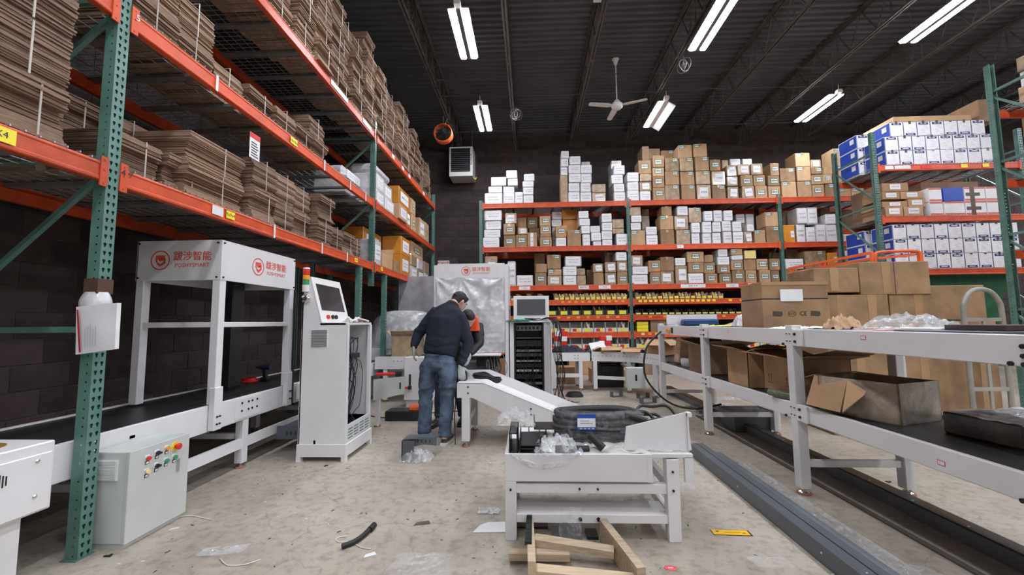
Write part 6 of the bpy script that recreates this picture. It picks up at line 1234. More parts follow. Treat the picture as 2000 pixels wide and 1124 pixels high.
# things on the lower deck
LT = .666
w1 = thing('wrapped_carton', (2.36, 2.96, LT), 'opened carton wrapped in clear film with a big tan flap on the lower deck', 'carton')
R_ = Matrix.Translation((2.36, 2.96, 0)) @ Matrix.Rotation(math.radians(22), 4, 'Z')
mb = MB(); mb.T = R_; w, d, h = .21, .24, .25
mb.box(-w, w, -d, d, LT, LT+.01); mb.box(-w, -w+.008, -d, d, LT, LT+h); mb.box(w-.008, w, -d, d, LT, LT+h); mb.box(-w, w, -d, -d+.008, LT, LT+h); mb.box(-w, w, d-.008, d, LT, LT+h); mb.build('carton_body', filmk, w1)
mb = MB(); mb.T = R_; vs = []
for j in range(9):
    for i in range(40):
        an = 2*PI*i/40; c_, s_ = math.cos(an), math.sin(an); k_ = 1.03+.03*noise.noise(Vector((i*.6, j*.8, 5))); vs.append((w*k_*max(-1, min(1, c_*1.35)), d*k_*max(-1, min(1, s_*1.35)), LT+.003+h*j/8*.98))
mb.add(vs, [(j*40+i, j*40+(i+1) % 40, (j+1)*40+(i+1) % 40, (j+1)*40+i) for j in range(8) for i in range(40)], 0, True); mb.build('plastic_film', clear, w1)
def flap(t_, p0, p1, p2, p3, m_, name='flap'):
    mb = MB(); a, b_, c_, d_ = map(Vector, (p0, p1, p2, p3)); nn = (b_-a).cross(d_-a).normalized()*.006; mb.add([a, b_, c_, d_, a+nn, b_+nn, c_+nn, d_+nn], [(0, 1, 2, 3), (7, 6, 5, 4), (0, 4, 5, 1), (1, 5, 6, 2), (2, 6, 7, 3), (3, 7, 4, 0)]); return mb.build(name, m_, t_)
pA = at(1590, 733, X=2.10); pB = at(1655, 742, X=2.15); pC = at(1640, 806, X=2.03); pD = at(1574, 790, X=2.0)
flap(w1, pA, pB, pC, pD, kraft2); pE = at(1692, 765, X=2.15); pF = at(1645, 806, X=2.03); flap(w1, pB, pE, at(1688, 772, X=2.12), pF, kraft2)
flap(w1, at(1546, 745, X=2.08), at(1590, 733, X=2.12), at(1675, 727, X=2.45), at(1600, 736, X=2.2), kraft3)
flap(w1, at(1672, 726, X=2.47), at(1805, 742, X=2.66), at(1826, 800, X=2.67), at(1808, 750, X=2.62), mat('dark_liner', (.03, .025, .022), .6, var=.1))
t3 = open_box(2.085, 2.33, 4.08, 4.49, LT, LT+.35, kraft, 'tall open brown carton on the lower deck between two legs', ang=-.25, fl=.16); t3['label'] = 'tall open brown carton on the lower deck left of the arrow carton'
t3 = open_box(2.10, 2.55, 3.42, 3.84, LT, LT+.33, kraft, 'open brown carton printed with upward arrows on the lower deck', ang=-.2, fl=.2)
mb = MB(); X_ = 2.099
for y in (3.47, 3.72):
    for dy in (0, .035): mb.add([(X_, y+dy, LT+.12), (X_, y+dy+.008, LT+.12), (X_, y+dy+.008, LT+.17), (X_, y+dy, LT+.17)], [(0, 1, 2, 3)]); mb.add([(X_, y+dy-.008, LT+.165), (X_, y+dy+.016, LT+.165), (X_, y+dy+.004, LT+.19)], [(0, 1, 2)])
    mb.add([(X_, y-.012, LT+.105), (X_, y+.055, LT+.105), (X_, y+.055, LT+.112), (X_, y-.012, LT+.112)], [(0, 1, 2, 3)])
mb.build('arrow_print', ink, t3)['kind'] = 'stuff'; mb = MB(); mb.add([(X_, 3.43, LT+.0), (X_, 3.83, LT+.0), (X_, 3.83, LT+.05), (X_, 3.43, LT+.05)], [(0, 1, 2, 3)]); mb.build('dark_print_band', ink, t3)
open_box(2.1, 2.6, 5.1, 5.6, LT, LT+.34, kraft3, 'dark open carton at the far part of the lower deck', ang=-.3)
mb = MB(); mb.cyl((2.02, 3.62, LT+.045), (2.16, 3.20, LT+.035), .030, 14); mb.v = [p+Vector((0, 0, .006*noise.noise(p*30))) for p in mb.v]; tag(mb.build('film_roll', mat('olive_wrapped_roll', (.16, .18, .12), .3, var=.3, bump=.5)), 'olive film wrapped roll sticking out over the lower rail', 'roll')
cw = MB(); cw.lathe([(.16, 0), (.165, .01), (.165, .10), (.15, .11), (.05, .11), (.05, 0)], (2.35, 6.1, LT), 28); tag(cw.build('wire_spool', clear3), 'big film wrapped white cable coil on the lower deck', 'cable')
mb = MB(); mb.merge(crumple(12, 8, .3, .16, .06, 99, dome=.02), Matrix.Translation((2.40, 5.72, LT))); tag(mb.build('cloth', mat('dark_red_cloth', (.16, .02, .02), .5, var=.2)), 'dark red bundle in front of the cable coil', 'cloth')
mb = MB(); mb.T = Matrix.Translation((2.35, 6.38, LT)) @ Matrix.Rotation(.15, 4, 'Y'); mb.box(-.15, .15, -.1, .1, 0, .38, bev=.01); tag(mb.build('wrapped_board', filmk), 'film wrapped brown board standing at the far end of the lower deck', 'cardboard')
sb = thing('wrapped_tray', (2.55, 2.44, LT), 'low grey stained carton wrapped in silver film at the right edge of the lower deck', 'carton')
mb = MB(); mb.T = Matrix.Translation((2.63, 2.38, 0)) @ Matrix.Rotation(.15, 4, 'Z'); mb.box(-.24, .18, -.17, .18, LT, LT+.12, bev=.008); mb.build('carton_body', mat('stained_grey_board', (.20, .17, .15), .4, var=.5, scale=5, coat=.6, bump=.3), sb); mb = MB(); mb.merge(crumple(20, 14, .5, .34, .035, 101), Matrix.Translation((2.63, 2.38, LT+.12)) @ Matrix.Rotation(.15, 4, 'Z')); mb.build('plastic_film', clear3, sb)
mb = MB(); mb.box(2.70, 2.81, 2.72, 3.3, LT, LT+.02); tag(mb.build('cardboard_strip', kraft2), 'tan cardboard strip behind the film wrapped carton', 'cardboard')
# bin and film under the conveyor
bn = thing('storage_bin', (2.62, 5.2, 0), 'dark grey plastic tub with bag liner under the conveyor', 'tub'); mb = MB(); mb.add([(2.40, 5.05, 0), (2.80, 5.05, 0), (2.80, 5.35, 0), (2.40, 5.35, 0), (2.36, 5.0, .24), (2.86, 5.0, .24), (2.86, 5.4, .24), (2.36, 5.4, .24)], [(0, 3, 2, 1), (0, 1, 5, 4), (1, 2, 6, 5), (2, 3, 7, 6), (3, 0, 4, 7)]); mb.build('tub', steelgrey, bn)
mb = MB(); mb.merge(crumple(16, 12, .52, .42, .06, 111), Matrix.Translation((2.61, 5.2, .22))); mb.build('bag_liner', clear, bn)
mb = MB(); mb.merge(crumple(20, 14, .55, .4, .12, 112, dome=.08), Matrix.Translation((2.55, 6.0, .01))); tag(mb.build('plastic_film', clear2), 'heap of clear film on the floor beyond the grey tub', 'plastic film')
# floor channels
def gch(name, x0, x1, y0, y1, h, m_, lab):
    t_ = thing(name, ((x0+x1)/2, (y0+y1)/2, 0), lab, 'steel channel'); return t_
t = gch('steel_channel', 1.56, 1.70, 1.0, 4.25, .11, steelgrey, 'long slate grey steel channel on the floor beside the yellow sticker')
mb = MB(); mb.box(1.56, 1.70, 1.0, 4.25, 0, .108, bev=.003); mb.build('channel_body', steelgrey, t); mb = MB(); mb.box(1.63, 1.637, 1.0, 4.24, .108, .1095); mb.build('groove', bolt, t)
mb = MB()
for k in range(9): mb.cyl((1.595, 1.9+k*.03, .108), (1.595, 1.9+k*.03, .1092), .004, 6)
for y in (2.4, 3.3): mb.cyl((1.558, y, .06), (1.56, y, .06), .006, 6)
mb.build('holes', paper, t)['kind'] = 'stuff'
mb = MB(); mb.box(1.715, 1.80, 1.0, 4.1, 0, .07, bev=.003); tag(mb.build('steel_channel', mat('pale_slate_steel', (.19, .215, .235), .38, .2, var=.1)), 'paler slate steel channel lying alongside the long grey channel', 'steel channel')
mb = MB(); mb.box(1.83, 1.845, 3.0, 3.9, 0, .02); tag(mb.build('black_strip', blackp), 'thin black strip lying next to the pale channel', 'strip')
t = gch('steel_channel', 2.5, 2.6, 1.0, 8, .1, steelgrey, 'very long grey channel with black drilled edge on the floor below the double deck conveyor')
mb = MB(); mb.add([(2.525, 1.0, .0), (2.505, 1.0, .10), (2.505, 7.9, .10), (2.525, 7.9, 0), (2.61, 1.0, 0), (2.61, 7.9, 0), (2.58, 1.0, .1), (2.58, 7.9, .1)], [(0, 1, 2, 3), (1, 6, 7, 2), (4, 6, 7, 5)]); mb.build('channel_body', MATS['pale_slate_steel'], t)
mb = MB(); mb.box(2.505, 2.60, 1.0, 7.9, .10, .112); mb.build('black_edge', blackp, t); mb = MB()
for k in range(16): mb.cyl((2.53, 1.9+k*.35, .112), (2.53, 1.9+k*.35, .1132), .008, 6)
mb.build('holes', paper, t)['kind'] = 'stuff'
mb = MB(); mb.box(2.27, 2.31, 1.0, 5.9, 0, .012); tag(mb.build('flat_bar', mat('dark_brown_bar', (.07, .055, .045), .6, var=.2)), 'dark brown flat bar on the floor under the lower deck', 'strip')
mb = MB(); mb.box(2.31, 2.505, 1.0, 5.9, .004, .012); tag(mb.build('clear_guard', film('thin_sheet', base=.05, bump=.1)), 'long clear plastic guard sheet on the floor beside the black edged channel', 'plastic sheet')
# film strip between the channels
mb = MB(); mb.merge(crumple(16, 90, .13, 2.3, .035, 121), Matrix.Translation((1.93, 2.9, .005))); tag(mb.build('plastic_film', clear2), 'long crinkled strip of clear film along the floor channels', 'plastic film')
# ---------------------------------------------------------------- big cartons behind, hand truck, lift
def bigc(x0, x1, z0, z1, lab, y0=4.95, d=.5, m_=kraft, tp=(.5,), side=True):
    t_ = thing('large_carton', ((x0+x1)/2, y0+d/2, z0), lab, 'carton'); mb = MB(); mb.box(x0, x1, y0, y0+d, z0, z1, bev=.006); mb.build('carton_body', m_, t_)
    mb = MB(); w = x1-x0
    for u in tp:
        mb = MB(); cx = x0+w*u; mb.box(cx-.045, cx+.045, y0-.002, y0, z0+.02, z1-.01); mb.box(cx-.05, cx+.05, y0-.003, y0, z1-.15, z1); mb.box(cx-.045, cx+.045, y0, y0+d, z1, z1+.002); mb.build('tape', tapem, t_)
    return t_
k_ = .952
bigc(3.35, 3.86, 1.63, 1.92, 'large brown carton with one tape band, left one of the top row', tp=(.45,)); t = bigc(3.87, 4.66, 1.60, 1.985, 'large brown carton on the right of the top row', tp=(.38,)); mb = MB(); mb.box(4.26, 4.266, 4.947, 4.95, 1.6, 1.98); mb.build('seam_line', tapedk, t)
bigc(3.43, 4.17, 1.02, 1.60, 'large brown carton in the middle row under the top two', tp=(.28, .75)); bigc(4.20, 5.27, 1.30, 1.70, 'wide brown carton behind the hand truck, tape at its left third', tp=(.3,), y0=4.97); bigc(4.15, 5.38, 1.00, 1.29, 'wide low brown carton under the wide taped one', tp=(.3, .8), y0=4.99)
bigc(3.45, 4.16, .55, 1.01, 'brown carton seen between the two decks of the conveyor', tp=(.5,)); bigc(3.45, 4.16, .003, .54, 'bottom brown carton of the left pile behind the conveyor', tp=(.5,))
bigc(4.24, 5.32, .10, .97, 'biggest brown carton at the bottom behind the hand truck', tp=(.25, .85), m_=kraft)
mb = MB()
for x in (4.3, 4.75, 5.2): mb.box(x-.05, x+.05, 4.97, 5.45, 0, .08)
for y in (4.98, 5.2, 5.42): mb.box(4.22, 5.34, y-.04, y+.04, .08, .098)
tag(mb.build('pallet', wood), 'timber pallet under the biggest brown carton', 'pallet')
mb = MB(); mb.box(2.95, 3.4, 3.9, 3.93, .98, 1.02); tag(mb.build('timber_strip', papery), 'pale timber strip behind the tall leg of the conveyor', 'timber') if False else None
ht = thing('hand_truck', (4.95, 4.7, 0), 'grey beige hand truck with arched handle in front of the wide cartons', 'hand truck'); grt = mat('beige_grey_paint', (.33, .32, .28), .35, var=.15)
xa, xb_ = 4.76, 5.16; yy = 4.72
mb = MB(); mb.tube([(xa, yy, .12), (xa, yy, .8), (xa, yy, 1.38), (xa+.02, yy, 1.50), (xa+.09, yy, 1.60), ((xa+xb_)/2, yy, 1.635), (xb_-.09, yy, 1.60), (xb_-.02, yy, 1.50), (xb_, yy, 1.38), (xb_, yy, .8), (xb_, yy, .12)], .024, 12, sub=5); mb.build('frame_tube', grt, ht)
for z in (.55, .95, 1.30): mb = MB(); mb.box(xa, xb_, yy-.012, yy+.012, z-.02, z+.02); mb.build('cross_bar', grt, ht)
mb = MB(); mb.box(4.945, 4.975, yy-.01, yy+.01, .15, 1.3); mb.build('centre_bar', grt, ht); mb = MB(); mb.box(xa-.02, xb_+.02, yy-.28, yy, .012, .022); mb.build('toe_plate', grt, ht)
for x in (xa-.05, xb_+.02): mb = MB(); mb.cyl((x, yy+.08, .12), (x+.045, yy+.08, .12), .12, 20); mb.build('wheel', black, ht)
lf = thing('lift_platform', (4.9, 6.4, 0), 'orange guard rails of a lift platform rising behind the large cartons', 'lift')
def L3(px, py, Y): return at(px, py, Y=Y)
for z in (2.20, 2.12): mb = MB(); mb.bar((4.50, 7.25, z), (4.58, 5.62, z), .035, .035); mb.build('guard_rail', orangelift, lf)
mb = MB(); mb.tube([(4.60, 5.6, 1.9), (4.60, 5.6, 2.15), (4.66, 5.6, 2.2), (4.9, 5.6, 2.21), (5.1, 5.6, 2.21), (5.16, 5.6, 2.17), (5.17, 5.6, 1.9)], .02, 8); mb.build('guard_rail', orangelift, lf); mb = MB(); mb.bar((4.62, 5.6, 2.12), (5.1, 5.6, 2.16), .03, .03); mb.build('guard_rail', orangelift, lf)
for x, y in ((4.505, 7.2), (4.56, 6.5), (4.58, 5.62), (5.17, 5.6), (5.17, 7.2)): mb = MB(); mb.box(x-.022, x+.022, y-.022, y+.022, 1.15, 2.2); mb.build('guard_post', orangelift, lf)
mb = MB(); mb.box(4.46, 5.24, 5.56, 7.3, 1.05, 1.15, bev=.01); mb.build('deck', orangelift, lf); mb = MB(); mb.box(4.5, 5.2, 5.6, 7.2, .2, .45, bev=.02); mb.build('base', steelgrey, lf)
for s_ in (0, 1):
    for x in (4.6, 5.1): mb = MB(); mb.bar((x, 5.7 if s_ else 7.1, .45), (x, 7.1 if s_ else 5.7, 1.05), .03, .06); mb.build('scissor_arm', orangelift, lf)
for x in (4.46, 5.16):
    for y in (5.8, 7.0): mb = MB(); mb.cyl((x, y, .13), (x+.07, y, .13), .13, 16); mb.build('wheel', black, lf)
mb = MB(); mb.T = Matrix.Translation((4.66, 7.0, 2.0)) @ Matrix.Rotation(.6, 4, 'X'); mb.box(-.05, .3, -.12, .1, -.12, .08, bev=.01); mb.build('control_box', steelgrey, lf)
sg = at(1602, 622, Y=7.5); mb = MB(); mb.box(sg.x-.13, sg.x+.22, 7.49, 7.5, sg.z-.12, sg.z+.12); o = tag(mb.build('number_sign', paper), 'white sign with black numbers behind the large cartons', 'sign'); inst('lettering', text_mesh('05', .2, ink), o, (sg.x-.01, 7.486, sg.z), FRONT)
mb = MB(); mb.box(sg.x-.02, sg.x+.02, 7.5, 7.52, 0, sg.z); mb.build('stand_post', orangelift, o)
# ---------------------------------------------------------------- left back corner
t = thing('side_conveyor', (-2.0, 7.0, 0), 'white conveyor end with drilled side plates behind the kiosk, carrying the film wrapped carton', 'conveyor')
mb = MB(); mb.box(-2.62, -1.55, 6.9, 6.92, .55, .76); mb.build('side_rail', white, t); mb = MB(); mb.box(-2.62, -1.55, 7.5, 7.52, .55, .76); mb.build('side_rail', white, t); mb = MB(); mb.box(-2.6, -1.56, 6.92, 7.5, .73, .745); mb.build('belt', belt, t)
for x in (-2.45, -1.9, -1.6): mb = MB(); mb.box(x-.035, x+.035, 6.92, 6.99, 0.04, .55); mb.build('leg', white, t); foot(t, x, 6.955, .05)
mb = MB(); mb.box(-2.45, -1.6, 6.93, 6.97, .2, .26); mb.build('lower_rail', white, t); mb = MB()
for k in range(7): mb.cyl((-2.3+k*.07, 6.896, .68), (-2.3+k*.07, 6.9, .68), .008, 6)
mb.build('holes', bolt, t)['kind'] = 'stuff'
t = open_box(-2.36, -1.92, 6.95, 7.4, .748, 1.10, filmk, 'film wrapped open carton with pale flaps behind the worker', ang=-.8, fl=.12, flaps=(1, 1, 1, 1))
t = thing('white_cabinet', (-1.72, 6.5, 0), 'white cabinet panel with black handle and red lever left of the worker', 'cabinet'); mb = MB(); mb.box(-1.98, -1.5, 6.45, 6.75, .12, .78, bev=.005); mb.build('body', white, t); mb = MB(); mb.box(-1.90, -1.87, 6.44, 6.45, .35, .52); mb.build('handle', blackp, t); mb = MB(); mb.cyl((-2.1, 6.40, .32), (-1.9, 6.40, .32), .018, 8); mb.build('red_lever', redpl, t); mb = MB(); mb.cyl((-1.9, 6.40, .32), (-1.85, 6.40, .32), .03, 8); mb.build('lever_knob', blackp, t)
mb = MB(); mb.box(-1.96, -1.52, 6.5, 6.7, 0, .12); mb.build('plinth', white, t)
t = thing('roller_unit', (-1.9, 5.3, 0), 'grey metal side plate with black and red roller beside the kiosk', 'machine'); mb = MB(); mb.prism([(-2.02, .33), (-1.62, .42), (-1.60, .64), (-2.02, .60)], 'y', 5.28, 5.29); mb.build('side_plate', cabgrey, t); mb = MB(); mb.cyl((-2.0, 5.32, .66), (-1.74, 5.32, .665), .02, 10); mb.build('red_roller', redpl, t); mb = MB(); mb.cyl((-1.74, 5.32, .66), (-1.67, 5.32, .665), .035, 10); mb.build('motor', blackp, t); mb = MB(); mb.box(-1.68, -1.66, 5.275, 5.28, .48, .56); mb.build('handle', blackp, t)
mb = MB(); mb.box(-2.0, -1.95, 5.3, 5.36, 0.02, .36); mb.build('leg', white, t); foot(t, -1.975, 5.33, .04)
tb = thing('toolbox', (-1.72, 5.75, 0), 'black and orange toolbox on the floor left of the worker', 'toolbox'); mb = MB(); mb.box(-1.98, -1.52, 5.6, 5.85, 0, .13, bev=.01); mb.build('body', blackp, tb); mb = MB(); mb.box(-1.66, -1.52, 5.6, 5.8, .131, .2, bev=.02); mb.build('orange_clasp', orangelift, tb)
mb = MB(); mb.box(-2.75, -1.98, 8.5, 8.52, .0, 2.3); tag(mb.build('film_backdrop', mat('grey_film_panel', (.42, .42, .44), .3, var=.3, scale=3, bump=.4, bscale=4, coat=.5)), 'big pale film covered panel standing behind the white bulk', 'panel')
bb = MB(); vs = []
for j in range(13):
    for i in range(28):
        a = 2*PI*i/28; f = math.cos(j/12*PI/2)**.5; rr_ = 1+.08*noise.noise(Vector((math.cos(a)*2, math.sin(a)*2, j*.4))); vs.append((-2.45+.72*f*rr_*math.cos(a), 8.0+.42*f*rr_*math.sin(a), .85+.72*math.sin(j/12*PI/2)))
bb.add(vs, [(j*28+i, j*28+(i+1) % 28, (j+1)*28+(i+1) % 28, (j+1)*28+i) for j in range(12) for i in range(28)], 0, True); tag(bb.build('wrapped_bulk', clear3), 'domed bulk wrapped in silver film behind the open carton', 'bulk goods'); mb = MB(); mb.box(-3.1, -1.8, 7.62, 8.4, .0, .85); tag(mb.build('white_crate', whitep), 'white crate base under the silver wrapped bulk', 'crate')
dr = thing('cordless_drill', at(518, 745, Z=.645), 'dark cordless drill standing on the left conveyor belt', 'drill'); p = Vector(dr.location)
mb = MB(); mb.box(p.x-.05, p.x+.05, p.y-.035, p.y+.035, p.z, p.z+.05, bev=.012); mb.build('battery', blackp, dr); mb = MB(); mb.bar(p+Vector((0, 0, .04)), p+Vector((-.01, 0, .14)), .035, .045); mb.build('grip', blackp, dr); mb = MB(); mb.cyl(p+Vector((.06, 0, .165)), p+Vector((-.07, 0, .165)), .032, 12, .028); mb.cyl(p+Vector((-.07, 0, .165)), p+Vector((-.12, 0, .165)), .022, 10, .012); mb.build('motor_housing', mat('dark_blue_plastic', (.02, .03, .06), .4, var=0), dr)
mb = MB(); c_ = p+Vector((-.16, -.06, .006))
for i in range(7): mb.tube([c_+Vector(((.10-.004*i)*math.cos(a*PI/5), (.08-.004*i)*math.sin(a*PI/5), .006*i)) for a in range(10)], .0045, 5, closed=True, sub=3)
tag(mb.build('hose_coil', redpl), 'coil of bright red air hose beside the drill', 'hose')
for i in range(3): mb = MB(); mb.box(-2.82+.0, -2.80, 5.2+i*.14, 5.26+i*.14, .645, .80); tag(mb.build('metal_bracket', whitep), 'small upright white bracket, %s one on the belt behind the portal' % ORD[i], 'bracket', 'white brackets on the belt')
gg = thing('grey_frame', (-2.35, 4.6, 0), 'slate grey drilled frame low on the floor behind the kiosk base', 'steel frame'); mb = MB(); mb.box(-2.60, -2.28, 4.25, 4.9, .20, .26, bev=.003); mb.build('frame_top', steelgrey, gg); mb = MB(); mb.box(-2.62, -2.26, 4.23, 4.26, .14, .27); mb.build('drilled_face', steelgrey, gg); mb = MB()
for k in range(5): mb.box(-2.52+k*.045, -2.505+k*.045, 4.227, 4.23, .18, .22)
mb.build('slots', ink, gg); mb = MB(); mb.box(-2.34, -2.29, 4.3, 4.35, 0, .2); mb.box(-2.34, -2.29, 4.8, 4.85, 0, .2); mb.build('leg', steelgrey, gg)
# shipping envelope bag taped to the near post
ev = thing('shipping_envelope', (-2.57, 2.30, 1.15), 'white padded shipping envelope with a red stripe taped to the near green post', 'envelope')
def evp(px, py, o=0): return at(px, py, X=LRX+.035-.0)+Vector((o, 0, 0))
cn4 = [at(152, 693, Y=2.29), at(228, 682, Y=2.29), at(233, 592, Y=2.29), at(153, 600, Y=2.29)]
def evs(u, v, d): a = cn4[0].lerp(cn4[1], u); b_ = cn4[3].lerp(cn4[2], u); return a.lerp(b_, v)+Vector((0, d, 0))
mb = MB(); n = 12; vs = [evs(i/n, j/n, -.012-.012*math.sin(i/n*PI)*math.sin(j/n*PI)+.004*noise.noise(Vector((i, j, 1)))) for j in range(n+1) for i in range(n+1)]+[evs(i/n, j/n, .012) for j in range(n+1) for i in range(n+1)]; m1 = (n+1)**2
fs = [(j*(n+1)+i, j*(n+1)+i+1, (j+1)*(n+1)+i+1, (j+1)*(n+1)+i) for j in range(n) for i in range(n)]; mb.add(vs, fs+[tuple(m1+q for q in f) for f in fs], 0, True)
for i in range(n): mb.add([vs[i], vs[i+1], vs[m1+i+1], vs[m1+i], vs[n*(n+1)+i], vs[n*(n+1)+i+1], vs[m1+n*(n+1)+i+1], vs[m1+n*(n+1)+i]], [(0, 1, 2, 3), (4, 5, 6, 7)]); a, b_ = i*(n+1), (i+1)*(n+1); mb.add([vs[a], vs[b_], vs[m1+b_], vs[m1+a], vs[a+n], vs[b_+n], vs[m1+b_+n], vs[m1+a+n]], [(0, 1, 2, 3), (4, 5, 6, 7)])
mb.build('envelope_body', paper, ev)
mb = MB(); mb.add([evs(u, v, -.028) for u, v in ((.16, .03), (.21, .03), (.13, .93), (.085, .93))], [(0, 1, 2, 3)]); mb.build('red_stripe', mat('crimson_print', (.45, .02, .04), .5, var=0), ev)
mb = MB()
for k in range(5): u = .30+k*.065; mb.add([evs(u, .12, -.028), evs(u+.012, .12, -.028), evs(u+.012, .5+.05*(k % 3), -.029), evs(u, .5+.05*(k % 3), -.029)], [(0, 1, 2, 3)])
mb.build('print', inkgrey, ev)
cx = Vector((LRX-.045, 2.31, 0)); mb = MB(); zt_ = at(200, 560, Y=2.3).z
vs = []
for j in range(9):
    for i in range(20): a = 2*PI*i/20; f = .055+.022*math.sin(j/8*PI*.9)+.012*noise.noise(Vector((i, j, 4))); vs.append((LRX-.04+f*math.cos(a)*1.1, 2.35+f*.8*math.sin(a), zt_-.03-.12*(j/8)))
mb.add(vs, [(j*20+i, j*20+(i+1) % 20, (j+1)*20+(i+1) % 20, (j+1)*20+i) for j in range(8) for i in range(20)], 0, True); mb.build('gathered_top', whitew, ev)
mb = MB(); mb.box(LRX-.082, LRX+.006, 2.312, 2.404, zt_-.04, zt_+.05); mb.build('brown_tape', tapedk, ev)
# ---------------------------------------------------------------- people
def loft(mb, secs, right=(1, 0, 0), n=16, cap=True):
    P = [Vector(s_[0]) for s_ in secs]; vs = []; m = len(P)
    for i, s_ in enumerate(secs):
        d = (P[min(i+1, m-1)]-P[max(i-1, 0)]).normalized(); r = Vector(s_[3] if len(s_) > 3 else right); a = (r-d*r.dot(d)).normalized(); b_ = d.cross(a)
        for k in range(n): t_ = 2*PI*k/n; vs.append(P[i]+a*math.cos(t_)*s_[1]+b_*math.sin(t_)*s_[2])
    fs = [(i*n+k, i*n+(k+1) % n, (i+1)*n+(k+1) % n, (i+1)*n+k) for i in range(m-1) for k in range(n)]
    mb.add(vs, fs, 0, True)
    if cap:
        for i, sgn in ((0, -1), (m-1, 1)):
            d = (P[i]-P[i-1 if i else 1]).normalized()*min(secs[i][1], secs[i][2])*.45; c_ = len(mb.v); mb.add([P[i]+d]+vs[i*n:(i+1)*n], [(0, 1+(k+1) % n, 1+k) for k in range(n)], 0, True)
def ball(mb, c, rx, ry, rz, T=None, n=14):
    vs = []; 
    for j in range(1, n): 
        ph = PI*j/n
        for i in range(n): th = 2*PI*i/n; vs.append(Vector((rx*math.sin(ph)*math.cos(th), ry*math.sin(ph)*math.sin(th), rz*math.cos(ph))))
    vs = [(T @ v if T else v)+Vector(c) for v in vs]; m = n-1
    fs = [(j*n+i, j*n+(i+1) % n, (j+1)*n+(i+1) % n, (j+1)*n+i) for j in range(m-1) for i in range(n)]+[tuple(range(n))[::-1], tuple((m-1)*n+i for i in range(n))]
    mb.add(vs, fs, 0, True)
def fused(mb, name, m, parent, vox, smooth=6, wrinkle=0, wf=9, seed=0):
    """one continuous surface out of overlapping volumes"""
    me = mb.mesh('tmp', m, ORIG.get(parent.name, (0, 0, 0))); ob = bpy.data.objects.new('tmp', me); C.objects.link(ob)
    r = ob.modifiers.new('r', 'REMESH'); r.mode = 'VOXEL'; r.voxel_size = vox; r.use_smooth_shade = True
    s_ = ob.modifiers.new('s', 'SMOOTH'); s_.factor = .5; s_.iterations = smooth
    me2 = bpy.data.meshes.new_from_object(ob.evaluated_get(bpy.context.evaluated_depsgraph_get())); C.objects.unlink(ob); bpy.data.objects.remove(ob)
    if wrinkle:
        for v in me2.vertices:
            p = Vector(v.co); q_ = Vector((p.x*wf*.7+seed, p.y*wf*.7, p.z*wf*1.7+2.2*noise.noise(p*4)))
            v.co = p+Vector(v.normal)*wrinkle*(noise.noise(q_)+.4*noise.noise(q_*2.1))
    me2.materials.clear(); me2.materials.append(m)
    for p in me2.polygons: p.use_smooth = True
    me2.name = name; o = bpy.data.objects.new(name, me2); C.objects.link(o); o.parent = parent; ORIG[o.name] = ORIG.get(parent.name, (0, 0, 0)); return o
def hand(parent, wrist, direc, palmn, spread=1, curl=.5, m=None, side=1, s=1.0):
    """gloved hand: palm, four fingers and a thumb"""
    d = Vector(direc).normalized(); n_ = Vector(palmn); n_ = (n_-d*n_.dot(d)).normalized(); a = d.cross(n_)*side; w = Vector(wrist); mb = MB()
    loft(mb, [(w-d*.02*s, .028*s, .022*s, a), (w+d*.02*s, .034*s, .020*s, a), (w+d*.06*s, .042*s, .019*s, a), (w+d*.095*s, .041*s, .016*s, a)], n=12)
    for k, (off, ln) in enumerate(((-.030, .070), (-.010, .080), (.011, .075), (.031, .058))):
        b0 = w+d*.085*s+a*off*s; p1 = b0+(d+n_*.15*curl+a*off*2*spread)*ln*.42*s; p2 = p1+(d+n_*1.0*curl)*ln*.34*s; p3 = p2+(d*.6+n_*1.5*curl)*ln*.28*s
        mb.tube([b0, p1, p2, p3], [.0115*s, .0110*s, .010*s, .0088*s], 8, sub=3)
    t0 = w+d*.03*s-a*.03*s; mb.tube([t0, t0+(d*.5-a*.8+n_*.3)*.035*s, t0+(d*.95-a*.9+n_*.6)*.06*s, t0+(d*1.3-a*.7+n_*.9)*.07*s], [.014*s, .013*s, .011*s, .010*s], 8, sub=3)
    return fused(mb, 'glove', m or glovem, parent, .005, 2)
def shoe(parent, heel, ang, m_, sole=None, L_=.29):
    hx, hy = heel; T = Matrix.Translation((hx, hy, 0)) @ Matrix.Rotation(ang, 4, 'Z'); mb = MB(); mb.T = T
    loft(mb, [((0, .0, .055), .036, .045, (1, 0, 0)), ((0, .05, .055), .040, .050, (1, 0, 0)), ((0, .12, .05), .042, .042, (1, 0, 0)), ((0, .19, .045), .048, .034, (1, 0, 0)), ((0, .25, .038), .040, .026, (1, 0, 0))], n=14)
    loft(mb, [((0, .035, .05), .040, .050, (1, 0, 0)), ((0, .03, .11), .040, .046, (1, 0, 0)), ((0, .028, .13), .042, .046, (1, 0, 0))], n=14)
    o = fused(mb, 'shoe', m_, parent, .008, 3); mb = MB(); mb.T = T; mb.prism([(-.036, -.03), (.036, -.03), (.044, .10), (.052, .19), (.035, .275), (0, .29), (-.035, .275), (-.046, .19), (-.040, .10)], 'z', 0, .024); mb.build('sole', sole or lampoff, parent); return o
